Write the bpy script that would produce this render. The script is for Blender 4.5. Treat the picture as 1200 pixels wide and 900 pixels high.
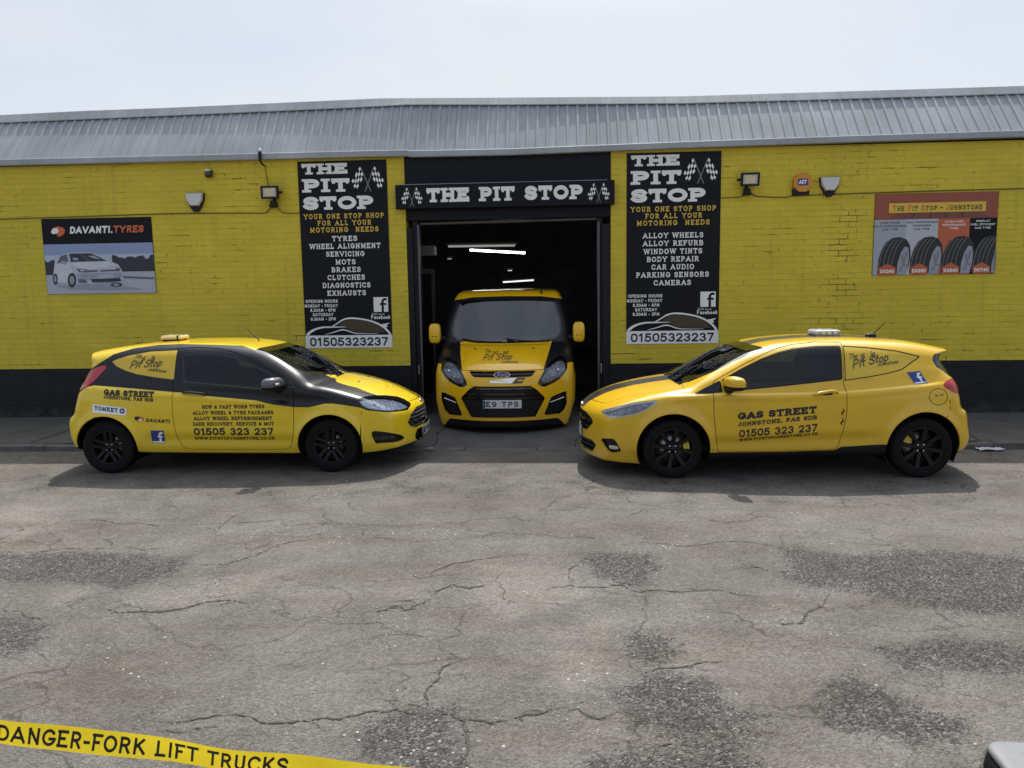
import bpy, math, random
import numpy as np
from mathutils import Vector, Matrix
from mathutils.geometry import delaunay_2d_cdt

for o in list(bpy.data.objects): bpy.data.objects.remove(o)
scn = bpy.context.scene
COL = scn.collection
rad = math.radians
random.seed(7)

# ------------------------------------------------------------------ camera
PITCH, YAW, ROLL, FPX, CAMH, CAMD = 0.12366, -0.06382, -0.01552, 903.4, 1.978, 11.138
cp, sp, cy, sy = math.cos(PITCH), math.sin(PITCH), math.cos(YAW), math.sin(YAW)
fwd = Vector((sy*cp, cy*cp, -sp)); rgt = Vector((cy, -sy, 0)); upv = rgt.cross(fwd)
cr, sr = math.cos(ROLL), math.sin(ROLL)
r2 = cr*rgt + sr*upv; u2 = -sr*rgt + cr*upv
cam = bpy.data.objects.new('camera', bpy.data.cameras.new('camera'))
COL.objects.link(cam)
cam.matrix_world = Matrix(((r2.x, u2.x, -fwd.x, 0), (r2.y, u2.y, -fwd.y, -CAMD), (r2.z, u2.z, -fwd.z, CAMH), (0, 0, 0, 1)))
cam.data.sensor_width = 36.0
cam.data.lens = FPX/1200*36.0
cam.data.clip_start = 0.05
cam.data.clip_end = 2000
scn.camera = cam

# ------------------------------------------------------------------ world and sun
SUN_EL, SUN_AZ = rad(57.8), rad(6.0)          # azimuth measured from +Y (behind the building) towards +X
w = bpy.data.worlds.new('World'); scn.world = w; w.use_nodes = True
nt = w.node_tree; nt.nodes.clear()
out = nt.nodes.new('ShaderNodeOutputWorld')
bg = nt.nodes.new('ShaderNodeBackground'); bg.inputs['Strength'].default_value = 0.10
sky = nt.nodes.new('ShaderNodeTexSky'); sky.sky_type = 'NISHITA'; sky.sun_disc = False
sky.sun_elevation = SUN_EL; sky.sun_rotation = SUN_AZ; sky.air_density = 1.0; sky.dust_density = 2.0
tc = nt.nodes.new('ShaderNodeTexCoord')
mp = nt.nodes.new('ShaderNodeMapping'); mp.inputs['Scale'].default_value = (1.0, 1.0, 2.6)
nz = nt.nodes.new('ShaderNodeTexNoise'); nz.inputs['Scale'].default_value = 2.3; nz.inputs['Detail'].default_value = 7; nz.inputs['Roughness'].default_value = 0.55
rmp = nt.nodes.new('ShaderNodeMapRange'); rmp.inputs[1].default_value = 0.30; rmp.inputs[2].default_value = 0.66
rmp.inputs[3].default_value = 0.52; rmp.inputs[4].default_value = 0.97
mix = nt.nodes.new('ShaderNodeMixRGB'); mix.inputs[2].default_value = (6.3, 6.6, 7.05, 1)
nt.links.new(tc.outputs['Generated'], mp.inputs[0]); nt.links.new(mp.outputs[0], nz.inputs['Vector'])
sep = nt.nodes.new('ShaderNodeSeparateXYZ'); nt.links.new(tc.outputs['Generated'], sep.inputs[0])
veil = nt.nodes.new('ShaderNodeMapRange'); veil.interpolation_type = 'SMOOTHSTEP'; veil.inputs[1].default_value = -0.35; veil.inputs[2].default_value = 0.55
veil.inputs[3].default_value = 0.62; veil.inputs[4].default_value = 1.0; nt.links.new(sep.outputs[1], veil.inputs[0])
vm = nt.nodes.new('ShaderNodeMath'); vm.operation = 'MULTIPLY'; nt.links.new(rmp.outputs[0], vm.inputs[0]); nt.links.new(veil.outputs[0], vm.inputs[1])
nt.links.new(nz.outputs[0], rmp.inputs[0]); nt.links.new(vm.outputs[0], mix.inputs[0])
nt.links.new(sky.outputs[0], mix.inputs[1])
# the thin cloud is brightest round the veiled sun
dt = nt.nodes.new('ShaderNodeVectorMath'); dt.operation = 'DOT_PRODUCT'; nt.links.new(tc.outputs['Generated'], dt.inputs[0])
dt.inputs[1].default_value = (math.sin(SUN_AZ)*math.cos(SUN_EL), math.cos(SUN_AZ)*math.cos(SUN_EL), math.sin(SUN_EL))
glow = nt.nodes.new('ShaderNodeMapRange'); glow.interpolation_type = 'SMOOTHSTEP'; glow.inputs[1].default_value = 0.76; glow.inputs[2].default_value = 1.0
glow.inputs[3].default_value = 1.0; glow.inputs[4].default_value = 4.0; nt.links.new(dt.outputs['Value'], glow.inputs[0])
gm = nt.nodes.new('ShaderNodeMixRGB'); gm.blend_type = 'MULTIPLY'; gm.inputs[0].default_value = 1.0
nt.links.new(mix.outputs[0], gm.inputs[1]); nt.links.new(glow.outputs[0], gm.inputs[2]); nt.links.new(gm.outputs[0], bg.inputs['Color'])
nt.links.new(bg.outputs[0], out.inputs[0])

sun = bpy.data.objects.new('sun', bpy.data.lights.new('sun', 'SUN')); COL.objects.link(sun)
sun.data.energy = 3.7; sun.data.angle = rad(0.5); sun.data.color = (1.0, 0.955, 0.88)
sd_ = Vector((math.sin(SUN_AZ)*math.cos(SUN_EL), math.cos(SUN_AZ)*math.cos(SUN_EL), math.sin(SUN_EL)))
sun.rotation_euler = sd_.to_track_quat('Z', 'Y').to_euler(); sun.location = (4, 30, 40)

scn.view_settings.view_transform = 'Standard'; scn.view_settings.look = 'None'
scn.view_settings.exposure = 0.36; scn.view_settings.gamma = 1.0; scn.view_settings.use_curve_mapping = False
scn.render.engine = 'CYCLES'
scn.cycles.max_bounces = 7; scn.cycles.transparent_max_bounces = 12

# ------------------------------------------------------------------ materials
def mat(name, col, rough=0.6, metal=0.0, coat=0.0, var=0.0, vscale=3.0, bump=0.0, bscale=60.0, spec=0.5, emit=None, estr=0.0):
    m = bpy.data.materials.new(name); m.use_nodes = True
    t = m.node_tree; b = t.nodes['Principled BSDF']
    b.inputs['Base Color'].default_value = (*col, 1); b.inputs['Roughness'].default_value = rough
    b.inputs['Metallic'].default_value = metal; b.inputs['Coat Weight'].default_value = coat
    b.inputs['Coat Roughness'].default_value = 0.05; b.inputs['Specular IOR Level'].default_value = spec
    if emit: b.inputs['Emission Color'].default_value = (*emit, 1); b.inputs['Emission Strength'].default_value = estr
    if var or bump:
        c = t.nodes.new('ShaderNodeTexCoord')
    if var:
        n = t.nodes.new('ShaderNodeTexNoise'); n.inputs['Scale'].default_value = vscale; n.inputs['Detail'].default_value = 6
        n.inputs['Roughness'].default_value = 0.6
        t.links.new(c.outputs['Object'], n.inputs['Vector'])
        r = t.nodes.new('ShaderNodeMapRange'); r.inputs[1].default_value = 0.3; r.inputs[2].default_value = 0.7
        r.inputs[3].default_value = 1-var; r.inputs[4].default_value = 1+var
        x = t.nodes.new('ShaderNodeMixRGB'); x.blend_type = 'MULTIPLY'; x.inputs[0].default_value = 1
        x.inputs[1].default_value = (*col, 1)
        t.links.new(n.outputs[0], r.inputs[0]); t.links.new(r.outputs[0], x.inputs[2]); t.links.new(x.outputs[0], b.inputs['Base Color'])
        r2_ = t.nodes.new('ShaderNodeMapRange'); r2_.inputs[3].default_value = max(0, rough-0.12); r2_.inputs[4].default_value = min(1, rough+0.12)
        t.links.new(n.outputs[0], r2_.inputs[0]); t.links.new(r2_.outputs[0], b.inputs['Roughness'])
    if bump:
        n2 = t.nodes.new('ShaderNodeTexNoise'); n2.inputs['Scale'].default_value = bscale; n2.inputs['Detail'].default_value = 5
        t.links.new(c.outputs['Object'], n2.inputs['Vector'])
        bm = t.nodes.new('ShaderNodeBump'); bm.inputs['Strength'].default_value = bump; bm.inputs['Distance'].default_value = 0.01
        t.links.new(n2.outputs[0], bm.inputs['Height']); t.links.new(bm.outputs[0], b.inputs['Normal'])
    return m

def glass_mat(name, tint, clear, rough=0.02):
    """window glass: a tinted see-through share plus a fresnel gloss"""
    m = bpy.data.materials.new(name); m.use_nodes = True
    t = m.node_tree; t.nodes.clear()
    o = t.nodes.new('ShaderNodeOutputMaterial')
    tr = t.nodes.new('ShaderNodeBsdfTransparent'); tr.inputs[0].default_value = (*[clear*k for k in tint], 1)
    gl = t.nodes.new('ShaderNodeBsdfGlossy'); gl.inputs['Roughness'].default_value = rough; gl.inputs[0].default_value = (0.95, 0.97, 1, 1)
    fr = t.nodes.new('ShaderNodeFresnel'); fr.inputs['IOR'].default_value = 1.52
    mx = t.nodes.new('ShaderNodeMixShader')
    t.links.new(fr.outputs[0], mx.inputs[0]); t.links.new(tr.outputs[0], mx.inputs[1]); t.links.new(gl.outputs[0], mx.inputs[2])
    t.links.new(mx.outputs[0], o.inputs[0])
    return m

M = {}
M['black_board'] = mat('black_board', (0.0075, 0.009, 0.0145), 0.4, var=0.12, vscale=2, spec=.16)
M['black_paint'] = mat('black_paint', (0.010, 0.011, 0.014), 0.55, var=0.3, vscale=4, bump=0.25, bscale=40, spec=.25)
M['white_print'] = mat('white_print', (0.84, 0.86, 0.88), 0.45, var=0.05)
M['yellow_print'] = mat('yellow_print', (0.72, 0.5, 0.05), 0.45)
M['grey_print'] = mat('grey_print', (0.2, 0.2, 0.21), 0.45)
M['black_print'] = mat('black_print', (0.012, 0.012, 0.014), 0.45)
M['orange_print'] = mat('orange_print', (0.62, 0.13, 0.04), 0.45)
M['brown_print'] = mat('brown_print', (0.30, 0.075, 0.04), 0.45)
M['blue_print'] = mat('blue_print', (0.025, 0.05, 0.24), 0.4)
M['grey_plastic'] = mat('grey_plastic', (0.17, 0.175, 0.18), 0.6, var=0.12, vscale=9, bump=0.2, bscale=90)
M['black_plastic'] = mat('black_plastic', (0.010, 0.010, 0.012), 0.5, spec=.3)
M['white_plastic'] = mat('white_plastic', (0.62, 0.65, 0.68), 0.4, var=0.06)
M['rubber'] = mat('rubber', (0.007, 0.007, 0.008), 0.8, spec=.2, var=0.25, vscale=14)
M['chrome'] = mat('chrome', (0.75, 0.76, 0.78), 0.16, metal=1.0)
M['steel'] = mat('steel', (0.35, 0.36, 0.38), 0.42, metal=0.9, var=0.2)
M['gloss_black'] = mat('gloss_black', (0.012, 0.012, 0.015), 0.12, coat=0.6)
M['wheel_black'] = mat('wheel_black', (0.005, 0.005, 0.006), 0.4, var=0.2, vscale=12, spec=.28)
M['cabin'] = mat('cabin', (0.03, 0.03, 0.034), 0.8)

# ------------------------------------------------------------------ object helpers
def tag(o, label=None, cat=None, group=None, kind=None):
    if label: o['label'] = label
    if cat: o['category'] = cat
    if group: o['group'] = group
    if kind: o['kind'] = kind
    return o
def empty(name, loc=(0, 0, 0), rz=0.0, parent=None):
    o = bpy.data.objects.new(name, None); o.empty_display_size = 0.1; COL.objects.link(o)
    o.location = loc; o.rotation_euler = (0, 0, rz); o.parent = parent
    return o

class MB:
    """collects shapes into one mesh"""
    def __init__(s): s.v = []; s.f = []; s.m = []; s.sm = []
    def add(s, vs, fs, mi=0, smooth=False):
        b = len(s.v); s.v += [tuple(p) for p in vs]
        for f in fs: s.f.append(tuple(b+i for i in f)); s.m.append(mi); s.sm.append(smooth)
    def box(s, x0, x1, y0, y1, z0, z1, mi=0, bev=0.0):
        if bev <= 0:
            v = [(x, y, z) for x in (x0, x1) for y in (y0, y1) for z in (z0, z1)]
            s.add(v, [(0, 1, 3, 2), (4, 6, 7, 5), (0, 4, 5, 1), (2, 3, 7, 6), (0, 2, 6, 4), (1, 5, 7, 3)], mi)
        else:
            c = [(x0, x1), (y0, y1), (z0, z1)]; b = min(bev, (x1-x0)/2.01, (y1-y0)/2.01, (z1-z0)/2.01)
            vs = []; idx = {}
            for sx in (0, 1):
                for sy_ in (0, 1):
                    for sz in (0, 1):
                        q = [c[0][sx], c[1][sy_], c[2][sz]]; d = [b if k == 0 else -b for k in (sx, sy_, sz)]
                        for a in range(3):
                            p = [q[i]+(d[i] if i != a else 0) for i in range(3)]
                            idx[(sx, sy_, sz, a)] = len(vs); vs.append(p)
            fs = []
            for a in range(3):
                o1, o2 = [(1, 2), (2, 0), (0, 1)][a]
                for sgn in (0, 1):
                    ks = []
                    for (p, q) in ((0, 0), (1, 0), (1, 1), (0, 1)):
                        k = [0, 0, 0]; k[a] = sgn; k[o1] = p; k[o2] = q; ks.append(idx[(*k, a)])
                    fs.append(ks if sgn else ks[::-1])
            for a in range(3):
                o1, o2 = [(1, 2), (2, 0), (0, 1)][a]
                for p in (0, 1):
                    for q in (0, 1):
                        k0 = [0, 0, 0]; k0[o1] = p; k0[o2] = q; k1 = list(k0); k1[a] = 1
                        f = [idx[(*k0, o1)], idx[(*k1, o1)], idx[(*k1, o2)], idx[(*k0, o2)]]
                        fs.append(f if p != q else f[::-1])
            for sx in (0, 1):
                for sy_ in (0, 1):
                    for sz in (0, 1):
                        f = [idx[(sx, sy_, sz, a)] for a in range(3)]
                        fs.append(f if (sx+sy_+sz) % 2 else f[::-1])
            s.add(vs, fs, mi)
    def prism(s, poly, axis, a0, a1, mi=0):
        """extrude a 2D polygon; axis 'y': poly in (x,z); 'x': (y,z); 'z': (x,y)"""
        n = len(poly)
        def P(p, a): return {'y': (p[0], a, p[1]), 'x': (a, p[0], p[1]), 'z': (p[0], p[1], a)}[axis]
        v = [P(p, a0) for p in poly]+[P(p, a1) for p in poly]
        fs = [tuple(range(n)), tuple(range(2*n-1, n-1, -1))]+[((i+1) % n, i, n+i, n+(i+1) % n) for i in range(n)]
        s.add(v, fs, mi)
    def tube(s, pts, r, seg=8, mi=0, cap=True, smooth=True):
        pts = [Vector([float(q) for q in p]) for p in pts]; n = len(pts); rs = [float(q) for q in r] if isinstance(r, (list, tuple)) else [float(r)]*n
        vs = []; prev = None
        for i, p in enumerate(pts):
            d = (pts[min(i+1, n-1)]-pts[max(i-1, 0)]).normalized()
            a = prev if prev is not None else (Vector((0, 0, 1)) if abs(d.z) < 0.9 else Vector((1, 0, 0)))
            u = d.cross(a).normalized(); v_ = u.cross(d).normalized(); prev = v_
            for k in range(seg):
                t = 2*math.pi*k/seg; vs.append(p+rs[i]*(math.cos(t)*u+math.sin(t)*v_))
        fs = [(i*seg+k, i*seg+(k+1) % seg, (i+1)*seg+(k+1) % seg, (i+1)*seg+k) for i in range(n-1) for k in range(seg)]
        s.add(vs, fs, mi, smooth)
        if cap: s.add(vs[:seg], [tuple(range(seg))[::-1]], mi); s.add(vs[-seg:], [tuple(range(seg))], mi)
    def lathe(s, prof, c, axis='y', seg=32, mi=0, smooth=True, close=False):
        """prof: (radius, along axis)"""
        vs = []
        for (r, a) in prof:
            for k in range(seg):
                t = 2*math.pi*k/seg; p, q = r*math.cos(t), r*math.sin(t)
                vs.append({'y': (c[0]+p, c[1]+a, c[2]+q), 'z': (c[0]+p, c[1]+q, c[2]+a), 'x': (c[0]+a, c[1]+p, c[2]+q)}[axis])
        n = len(prof)
        fs = [(i*seg+k, i*seg+(k+1) % seg, (i+1)*seg+(k+1) % seg, (i+1)*seg+k) for i in range(n-1) for k in range(seg)]
        s.add(vs, fs, mi, smooth)
        if close: s.add(vs[:seg], [tuple(range(seg))[::-1]], mi); s.add(vs[-seg:], [tuple(range(seg))], mi)
    def ellipsoid(s, c, r, e=1.0, seg=24, rings=14, mi=0):
        """super-ellipsoid; e < 1 gives a boxier shape"""
        def pw(x): return math.copysign(abs(x)**e, x)
        vs = []
        for i in range(rings+1):
            ph = -math.pi/2+math.pi*i/rings
            for k in range(seg):
                th = 2*math.pi*k/seg
                vs.append((c[0]+r[0]*pw(math.cos(ph))*pw(math.cos(th)), c[1]+r[1]*pw(math.cos(ph))*pw(math.sin(th)), c[2]+r[2]*pw(math.sin(ph))))
        fs = [(i*seg+k, i*seg+(k+1) % seg, (i+1)*seg+(k+1) % seg, (i+1)*seg+k) for i in range(rings) for k in range(seg)]
        s.add(vs, fs, mi, True)
    def build(s, name, mats, parent=None):
        if not isinstance(mats, (list, tuple)): mats = [mats]
        me = bpy.data.meshes.new(name); me.from_pydata(s.v, [], s.f)
        for m in mats: me.materials.append(m)
        me.polygons.foreach_set('material_index', s.m); me.polygons.foreach_set('use_smooth', s.sm)
        me.update(); me.validate()
        o = bpy.data.objects.new(name, me); COL.objects.link(o); o.parent = parent
        return o

# ------------------------------------------------------------------ lettering: a stroke alphabet with optional slab serifs
def arc(cx, cy_, rx, ry, a0, a1, n=9):
    return [(cx+rx*math.cos(rad(a0+(a1-a0)*i/(n-1))), cy_+ry*math.sin(rad(a0+(a1-a0)*i/(n-1)))) for i in range(n)]
def S_curve(w):
    return arc(w/2, .74, w/2*.95, .26, 15, 215, 9)[:-1]+[(w*.30, .545), (w*.70, .455)]+arc(w/2, .26, w/2, .26, 35, -165, 9)
GL = {   # char: (width, strokes, serif spots (x, y[, side]))
 'A': (.86, [[(0, 0), (.43, 1)], [(.43, 1), (.86, 0)], [(.18, .3), (.68, .3)]], [(0, 0), (.86, 0)]),
 'B': (.66, [[(.06, 0), (.06, 1)], [(.06, 1), (.38, 1)]+arc(.38, .765, .22, .235, 90, -90, 7)+[(.06, .53)], [(.38, .53)]+arc(.40, .265, .26, .265, 90, -90, 7)+[(.06, 0)]], [(.0, 0, 'l'), (.0, 1, 'l')]),
 'C': (.72, [arc(.40, .5, .40, .5, 42, 318, 15)], [(.70, .80, 'v')]),
 'D': (.74, [[(.08, 0), (.08, 1)], [(.08, 1), (.34, 1)]+arc(.34, .5, .40, .5, 90, -90, 11)+[(.08, 0)]], [(.0, 0, 'l'), (.0, 1, 'l')]),
 'E': (.64, [[(.08, 0), (.08, 1)], [(.0, 1), (.62, 1)], [(.08, .52), (.44, .52)], [(.0, 0), (.64, 0)]], [(.62, .9, 'v'), (.64, .1, 'v'), (.0, 0, 'l'), (.0, 1, 'l')]),
 'F': (.60, [[(.08, 0), (.08, 1)], [(.0, 1), (.60, 1)], [(.08, .5), (.42, .5)]], [(.60, .9, 'v'), (.08, 0), (.0, 1, 'l')]),
 'G': (.78, [arc(.40, .5, .40, .5, 42, 350, 16), [(.46, .42), (.80, .42)]], [(.70, .80, 'v')]),
 'H': (.74, [[(.08, 0), (.08, 1)], [(.66, 0), (.66, 1)], [(.08, .5), (.66, .5)]], [(.08, 0), (.08, 1), (.66, 0), (.66, 1)]),
 'I': (.20, [[(.10, 0), (.10, 1)]], [(.10, 0), (.10, 1)]),
 'J': (.48, [[(.38, 1), (.38, .25)]+arc(.19, .25, .19, .25, 0, -170, 7)], [(.38, 1)]),
 'K': (.74, [[(.08, 0), (.08, 1)], [(.08, .38), (.62, 1)], [(.26, .58), (.70, 0)]], [(.08, 0), (.08, 1), (.62, 1), (.70, 0)]),
 'L': (.60, [[(.10, 0), (.10, 1)], [(.0, 0), (.58, 0)]], [(.58, .12, 'v'), (.10, 1), (0, 0, 'l')]),
 'M': (.94, [[(.10, 0), (.10, 1)], [(.84, 0), (.84, 1)], [(.10, 1), (.47, .15), (.84, 1)]], [(.10, 0), (.84, 0), (.05, 1, 'l'), (.9, 1, 'l')]),
 'N': (.78, [[(.10, 0), (.10, 1)], [(.68, 0), (.68, 1)], [(.10, 1), (.68, 0)]], [(.10, 0), (.68, 1), (.05, 1, 'l')]),
 'O': (.78, [arc(.39, .5, .39, .5, 0, 360, 21)], []),
 'P': (.66, [[(.10, 0), (.10, 1)], [(.10, 1), (.38, 1)]+arc(.38, .72, .27, .28, 90, -90, 8)+[(.10, .44)]], [(.10, 0), (.02, 1, 'l')]),
 'Q': (.78, [arc(.39, .5, .39, .5, 0, 360, 21), [(.46, .25), (.78, -.05)]], []),
 'R': (.72, [[(.10, 0), (.10, 1)], [(.10, 1), (.38, 1)]+arc(.38, .74, .25, .26, 90, -90, 8)+[(.10, .48)], [(.38, .48), (.66, 0)]], [(.10, 0), (.02, 1, 'l'), (.68, 0, 'l')]),
 'S': (.62, [S_curve(.62)], [(.57, .86, 'v'), (.02, .14, 'v')]),
 'T': (.70, [[(.35, 0), (.35, 1)], [(.0, 1), (.70, 1)]], [(.35, 0), (.0, .88, 'v'), (.70, .88, 'v')]),
 'U': (.74, [[(.10, 1), (.10, .32)]+arc(.37, .30, .27, .30, 180, 360, 9)+[(.64, 1)]], [(.10, 1), (.64, 1)]),
 'V': (.84, [[(0, 1), (.42, 0)], [(.42, 0), (.84, 1)]], [(0, 1), (.84, 1)]),
 'W': (1.16, [[(0, 1), (.29, 0)], [(.29, 0), (.58, .95)], [(.58, .95), (.87, 0)], [(.87, 0), (1.16, 1)]], [(0, 1), (1.16, 1), (.58, 1)]),
 'X': (.76, [[(.04, 0), (.72, 1)], [(.04, 1), (.72, 0)]], [(.04, 0), (.72, 1), (.04, 1), (.72, 0)]),
 'Y': (.80, [[(0, 1), (.40, .48)], [(.80, 1), (.40, .48)], [(.40, .5), (.40, 0)]], [(0, 1), (.80, 1), (.40, 0)]),
 'Z': (.64, [[(.0, 1), (.62, 1)], [(.62, 1), (0, 0)], [(0, 0), (.64, 0)]], []),
 '0': (.62, [arc(.31, .68, .31, .32, 0, 180, 11)+arc(.31, .32, .31, .32, 180, 360, 11)+[(.62, .68)]], []),
 '1': (.40, [[(.26, 0), (.26, 1)], [(.26, 1), (.03, .82)]], [(.26, 0)]),
 '2': (.60, [arc(.30, .71, .29, .29, 165, -28, 11)+[(.02, 0)], [(.0, 0), (.60, 0)]], []),
 '3': (.60, [arc(.29, .745, .27, .255, 155, -80, 10)+arc(.29, .265, .31, .265, 85, -158, 12)], []),
 '4': (.66, [[(.46, 0), (.46, 1)], [(.46, 1), (0, .28)], [(0, .27), (.66, .27)]], [(.46, 0)]),
 '5': (.60, [[(.55, 1), (.08, 1)], [(.08, 1), (.05, .52)], arc(.27, .32, .33, .32, 130, -155, 13)], []),
 '6': (.62, [arc(.33, .5, .31, .5, 65, 190, 9)+arc(.31, .31, .31, .31, 180, 530, 17)], []),
 '7': (.58, [[(0, 1), (.58, 1)], [(.58, 1), (.20, 0)]], []),
 '8': (.62, [arc(.31, .755, .26, .245, 0, 360, 15), arc(.31, .26, .31, .26, 0, 360, 15)], []),
 '9': (.62, [arc(.29, .5, .31, .5, 245, 370, 9)[:-1], arc(.31, .69, .31, .31, 0, 360, 17)], []),
 '.': (.08, [[(.04, 0), (.04, .02)]], []), ',': (.10, [[(.06, .03), (.02, -.14)]], []), '-': (.34, [[(.02, .42), (.32, .42)]], []),
 '&': (.78, [[(.74, 0), (.22, .64)]+arc(.36, .79, .19, .21, 200, -30, 9)+[(.10, .40)]+arc(.28, .23, .26, .23, 140, 300, 8)+[(.72, .45)]], []),
 ' ': (.26, [], []),
 # brush-script and lower-case letters
 'i_': (.16, [[(.08, 0), (.08, .60)], [(.10, .80), (.10, .84)]], []),
 't_': (.30, [[(.14, .95), (.12, .12), (.24, .02)], [(-.03, .62), (.32, .62)]], []),
 'o_': (.44, [arc(.22, .29, .22, .30, 0, 360, 15)], []),
 'p_': (.46, [[(.06, -.36), (.06, .60)], arc(.24, .29, .22, .30, 150, -150, 12)], []),
 'h_': (.42, [[(.05, 0), (.05, 1)], [(.05, .40), (.12, .55)]+arc(.22, .42, .16, .18, 120, 0, 6)+[(.38, 0)]], []),
 'e_': (.42, [[(.02, .30), (.40, .32)]+arc(.21, .30, .20, .30, 10, 310, 13)], []),
 'n_': (.42, [[(.05, 0), (.05, .6)], [(.05, .40), (.12, .55)]+arc(.22, .42, .16, .18, 120, 0, 6)+[(.38, 0)]], []),
 's_': (.36, [[(p[0]*.56, p[1]*.6) for p in S_curve(.62)]], []),
 'f_': (.34, [arc(.30, .80, .18, .20, 80, 180, 6)+[(.12, 0)], [(-.04, .60), (.32, .60)]], []),
 'a_': (.44, [arc(.20, .29, .20, .30, 40, 330, 13), [(.40, .6), (.40, 0)]], []),
 'c_': (.38, [arc(.21, .29, .20, .30, 50, 310, 11)], []),
 'b_': (.44, [[(.05, 0), (.05, 1)], arc(.22, .29, .21, .30, 150, -150, 12)], []),
 'k_': (.42, [[(.05, 0), (.05, 1)], [(.05, .24), (.36, .6)], [(.16, .36), (.40, 0)]], []),
 'u_': (.44, [[(.05, .6), (.05, .2)]+arc(.2, .2, .15, .19, 180, 340, 7), [(.40, .6), (.40, 0)]], []),
}
_gcache = {}
def union2d(polys):
    """one flat triangulation of overlapping polygons, nothing doubled"""
    vs = []; fs = []
    for p in polys:
        if sum(p[i-1][0]*p[i][1]-p[i][0]*p[i-1][1] for i in range(len(p))) < 0: p = p[::-1]
        b = len(vs); vs += [Vector((q[0]+2e-5*math.sin(37*len(vs)+11*i), q[1]+2e-5*math.cos(53*len(vs)+17*i))) for i, q in enumerate(p)]; fs.append(list(range(b, b+len(p))))
    ov, oe, of, a, b_, orig = delaunay_2d_cdt(vs, [], fs, 0, 1e-6)
    tri = [f for f, og in zip(of, orig) if og]
    res = []
    for f in tri:
        p0, p1, p2 = ov[f[0]], ov[f[1]], ov[f[2]]
        if (p1-p0).cross(p2-p0) < 0: f = f[::-1]
        res.append(tuple(f))
    return [(p.x, p.y) for p in ov], res
def clip_y(poly, lim, sg):
    o = []
    for i in range(len(poly)):
        a, b = poly[i-1], poly[i]; ia, ib = sg*(a[1]-lim) <= 1e-9, sg*(b[1]-lim) <= 1e-9
        if ia != ib: t = (lim-a[1])/(b[1]-a[1]); o.append((a[0]+t*(b[0]-a[0]), lim))
        if ib: o.append(b)
    return o
def glyph(ch, wt, serif, xs):
    key = (ch, round(wt, 3), serif, round(xs, 3))
    if key in _gcache: return _gcache[key]
    W, strokes, ser = GL[ch]; polys = []; h = wt/2
    def tr(p): return (h+p[0]*xs, h+p[1]*(1-wt))
    lim = (-.45, 1.0)
    for st in strokes:
        q = [tr(p) for p in st]
        for i in range(len(q)-1):
            a = Vector(q[i]); b = Vector(q[i+1]); d = b-a
            if d.length < 1e-6: continue
            d.normalize(); n = Vector((-d.y, d.x))*h
            a2 = a-d*h if i == 0 else a; b2 = b+d*h if i == len(q)-2 else b
            poly = [a2-n, b2-n, b2+n, a2+n]
            low = 0.0 if min(p[1] for p in st) >= 0 else -1
            poly = clip_y(clip_y([(p.x, p.y) for p in poly], 1.0, 1), low, -1)
            if len(poly) > 2: polys.append(poly)
        for p in q[1:-1]:
            polys.append([(p[0]+h*math.cos(t*math.pi/5), min(1.0, p[1]+h*math.sin(t*math.pi/5))) for t in range(10)])
    if serif:
        sw, stt = wt*1.02, wt*.62
        for s_ in ser:
            x, y = tr(s_); sd = s_[2] if len(s_) > 2 else 'h'
            if sd == 'h':
                y0 = 0 if s_[1] < .5 else 1-stt
                polys.append([(x-sw, y0), (x+sw, y0), (x+sw, y0+stt), (x-sw, y0+stt)])
            elif sd == 'l':
                y0 = 0 if s_[1] < .5 else 1-stt
                polys.append([(x-h*1.3, y0), (x+sw*.8, y0), (x+sw*.8, y0+stt), (x-h*1.3, y0+stt)])
            else:
                hh = .16 if s_[1] < .5 else -.16
                y0, y1 = sorted((y-hh*.8, y+hh)); y0 = max(y0, 0); y1 = min(y1, 1)
                polys.append([(x-stt*.5, y0), (x+stt*.5, y0), (x+stt*.5, y1), (x-stt*.5, y1)])
    if polys: vs, fs = union2d(polys)
    else: vs, fs = [], []
    _gcache[key] = (vs, fs, W*xs+wt)
    return _gcache[key]
def tokens(s):
    o = []
    for ch in s:
        if ch.islower(): o.append(ch+'_' if ch+'_' in GL else ch.upper())
        else: o.append(ch if ch in GL else ' ')
    return o
def text2d(s, height, wt=.16, serif=False, xs=1.0, gap=.10, slant=0.0, width=None, align='c', caps=None):
    """flat triangles of a line of text; width squeezes or stretches it to fit; caps gives per-letter heights"""
    vs = []; fs = []; x = 0.0
    for i, tk in enumerate(tokens(s)):
        k = caps[i] if caps else 1.0
        g = glyph(tk, wt, serif, xs); b = len(vs)
        vs += [(x+p[0]*k+slant*p[1]*k, p[1]*k) for p in g[0]]; fs += [tuple(b+j for j in f) for f in g[1]]
        x += g[2]*k+gap*(1.35 if serif else 1.0)
    x -= gap
    kx = (width/x) if width else height
    off = {'c': -x*kx/2, 'l': 0, 'r': -x*kx}[align]
    return [(p[0]*kx+off, p[1]*height) for p in vs], fs, x*kx
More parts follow.
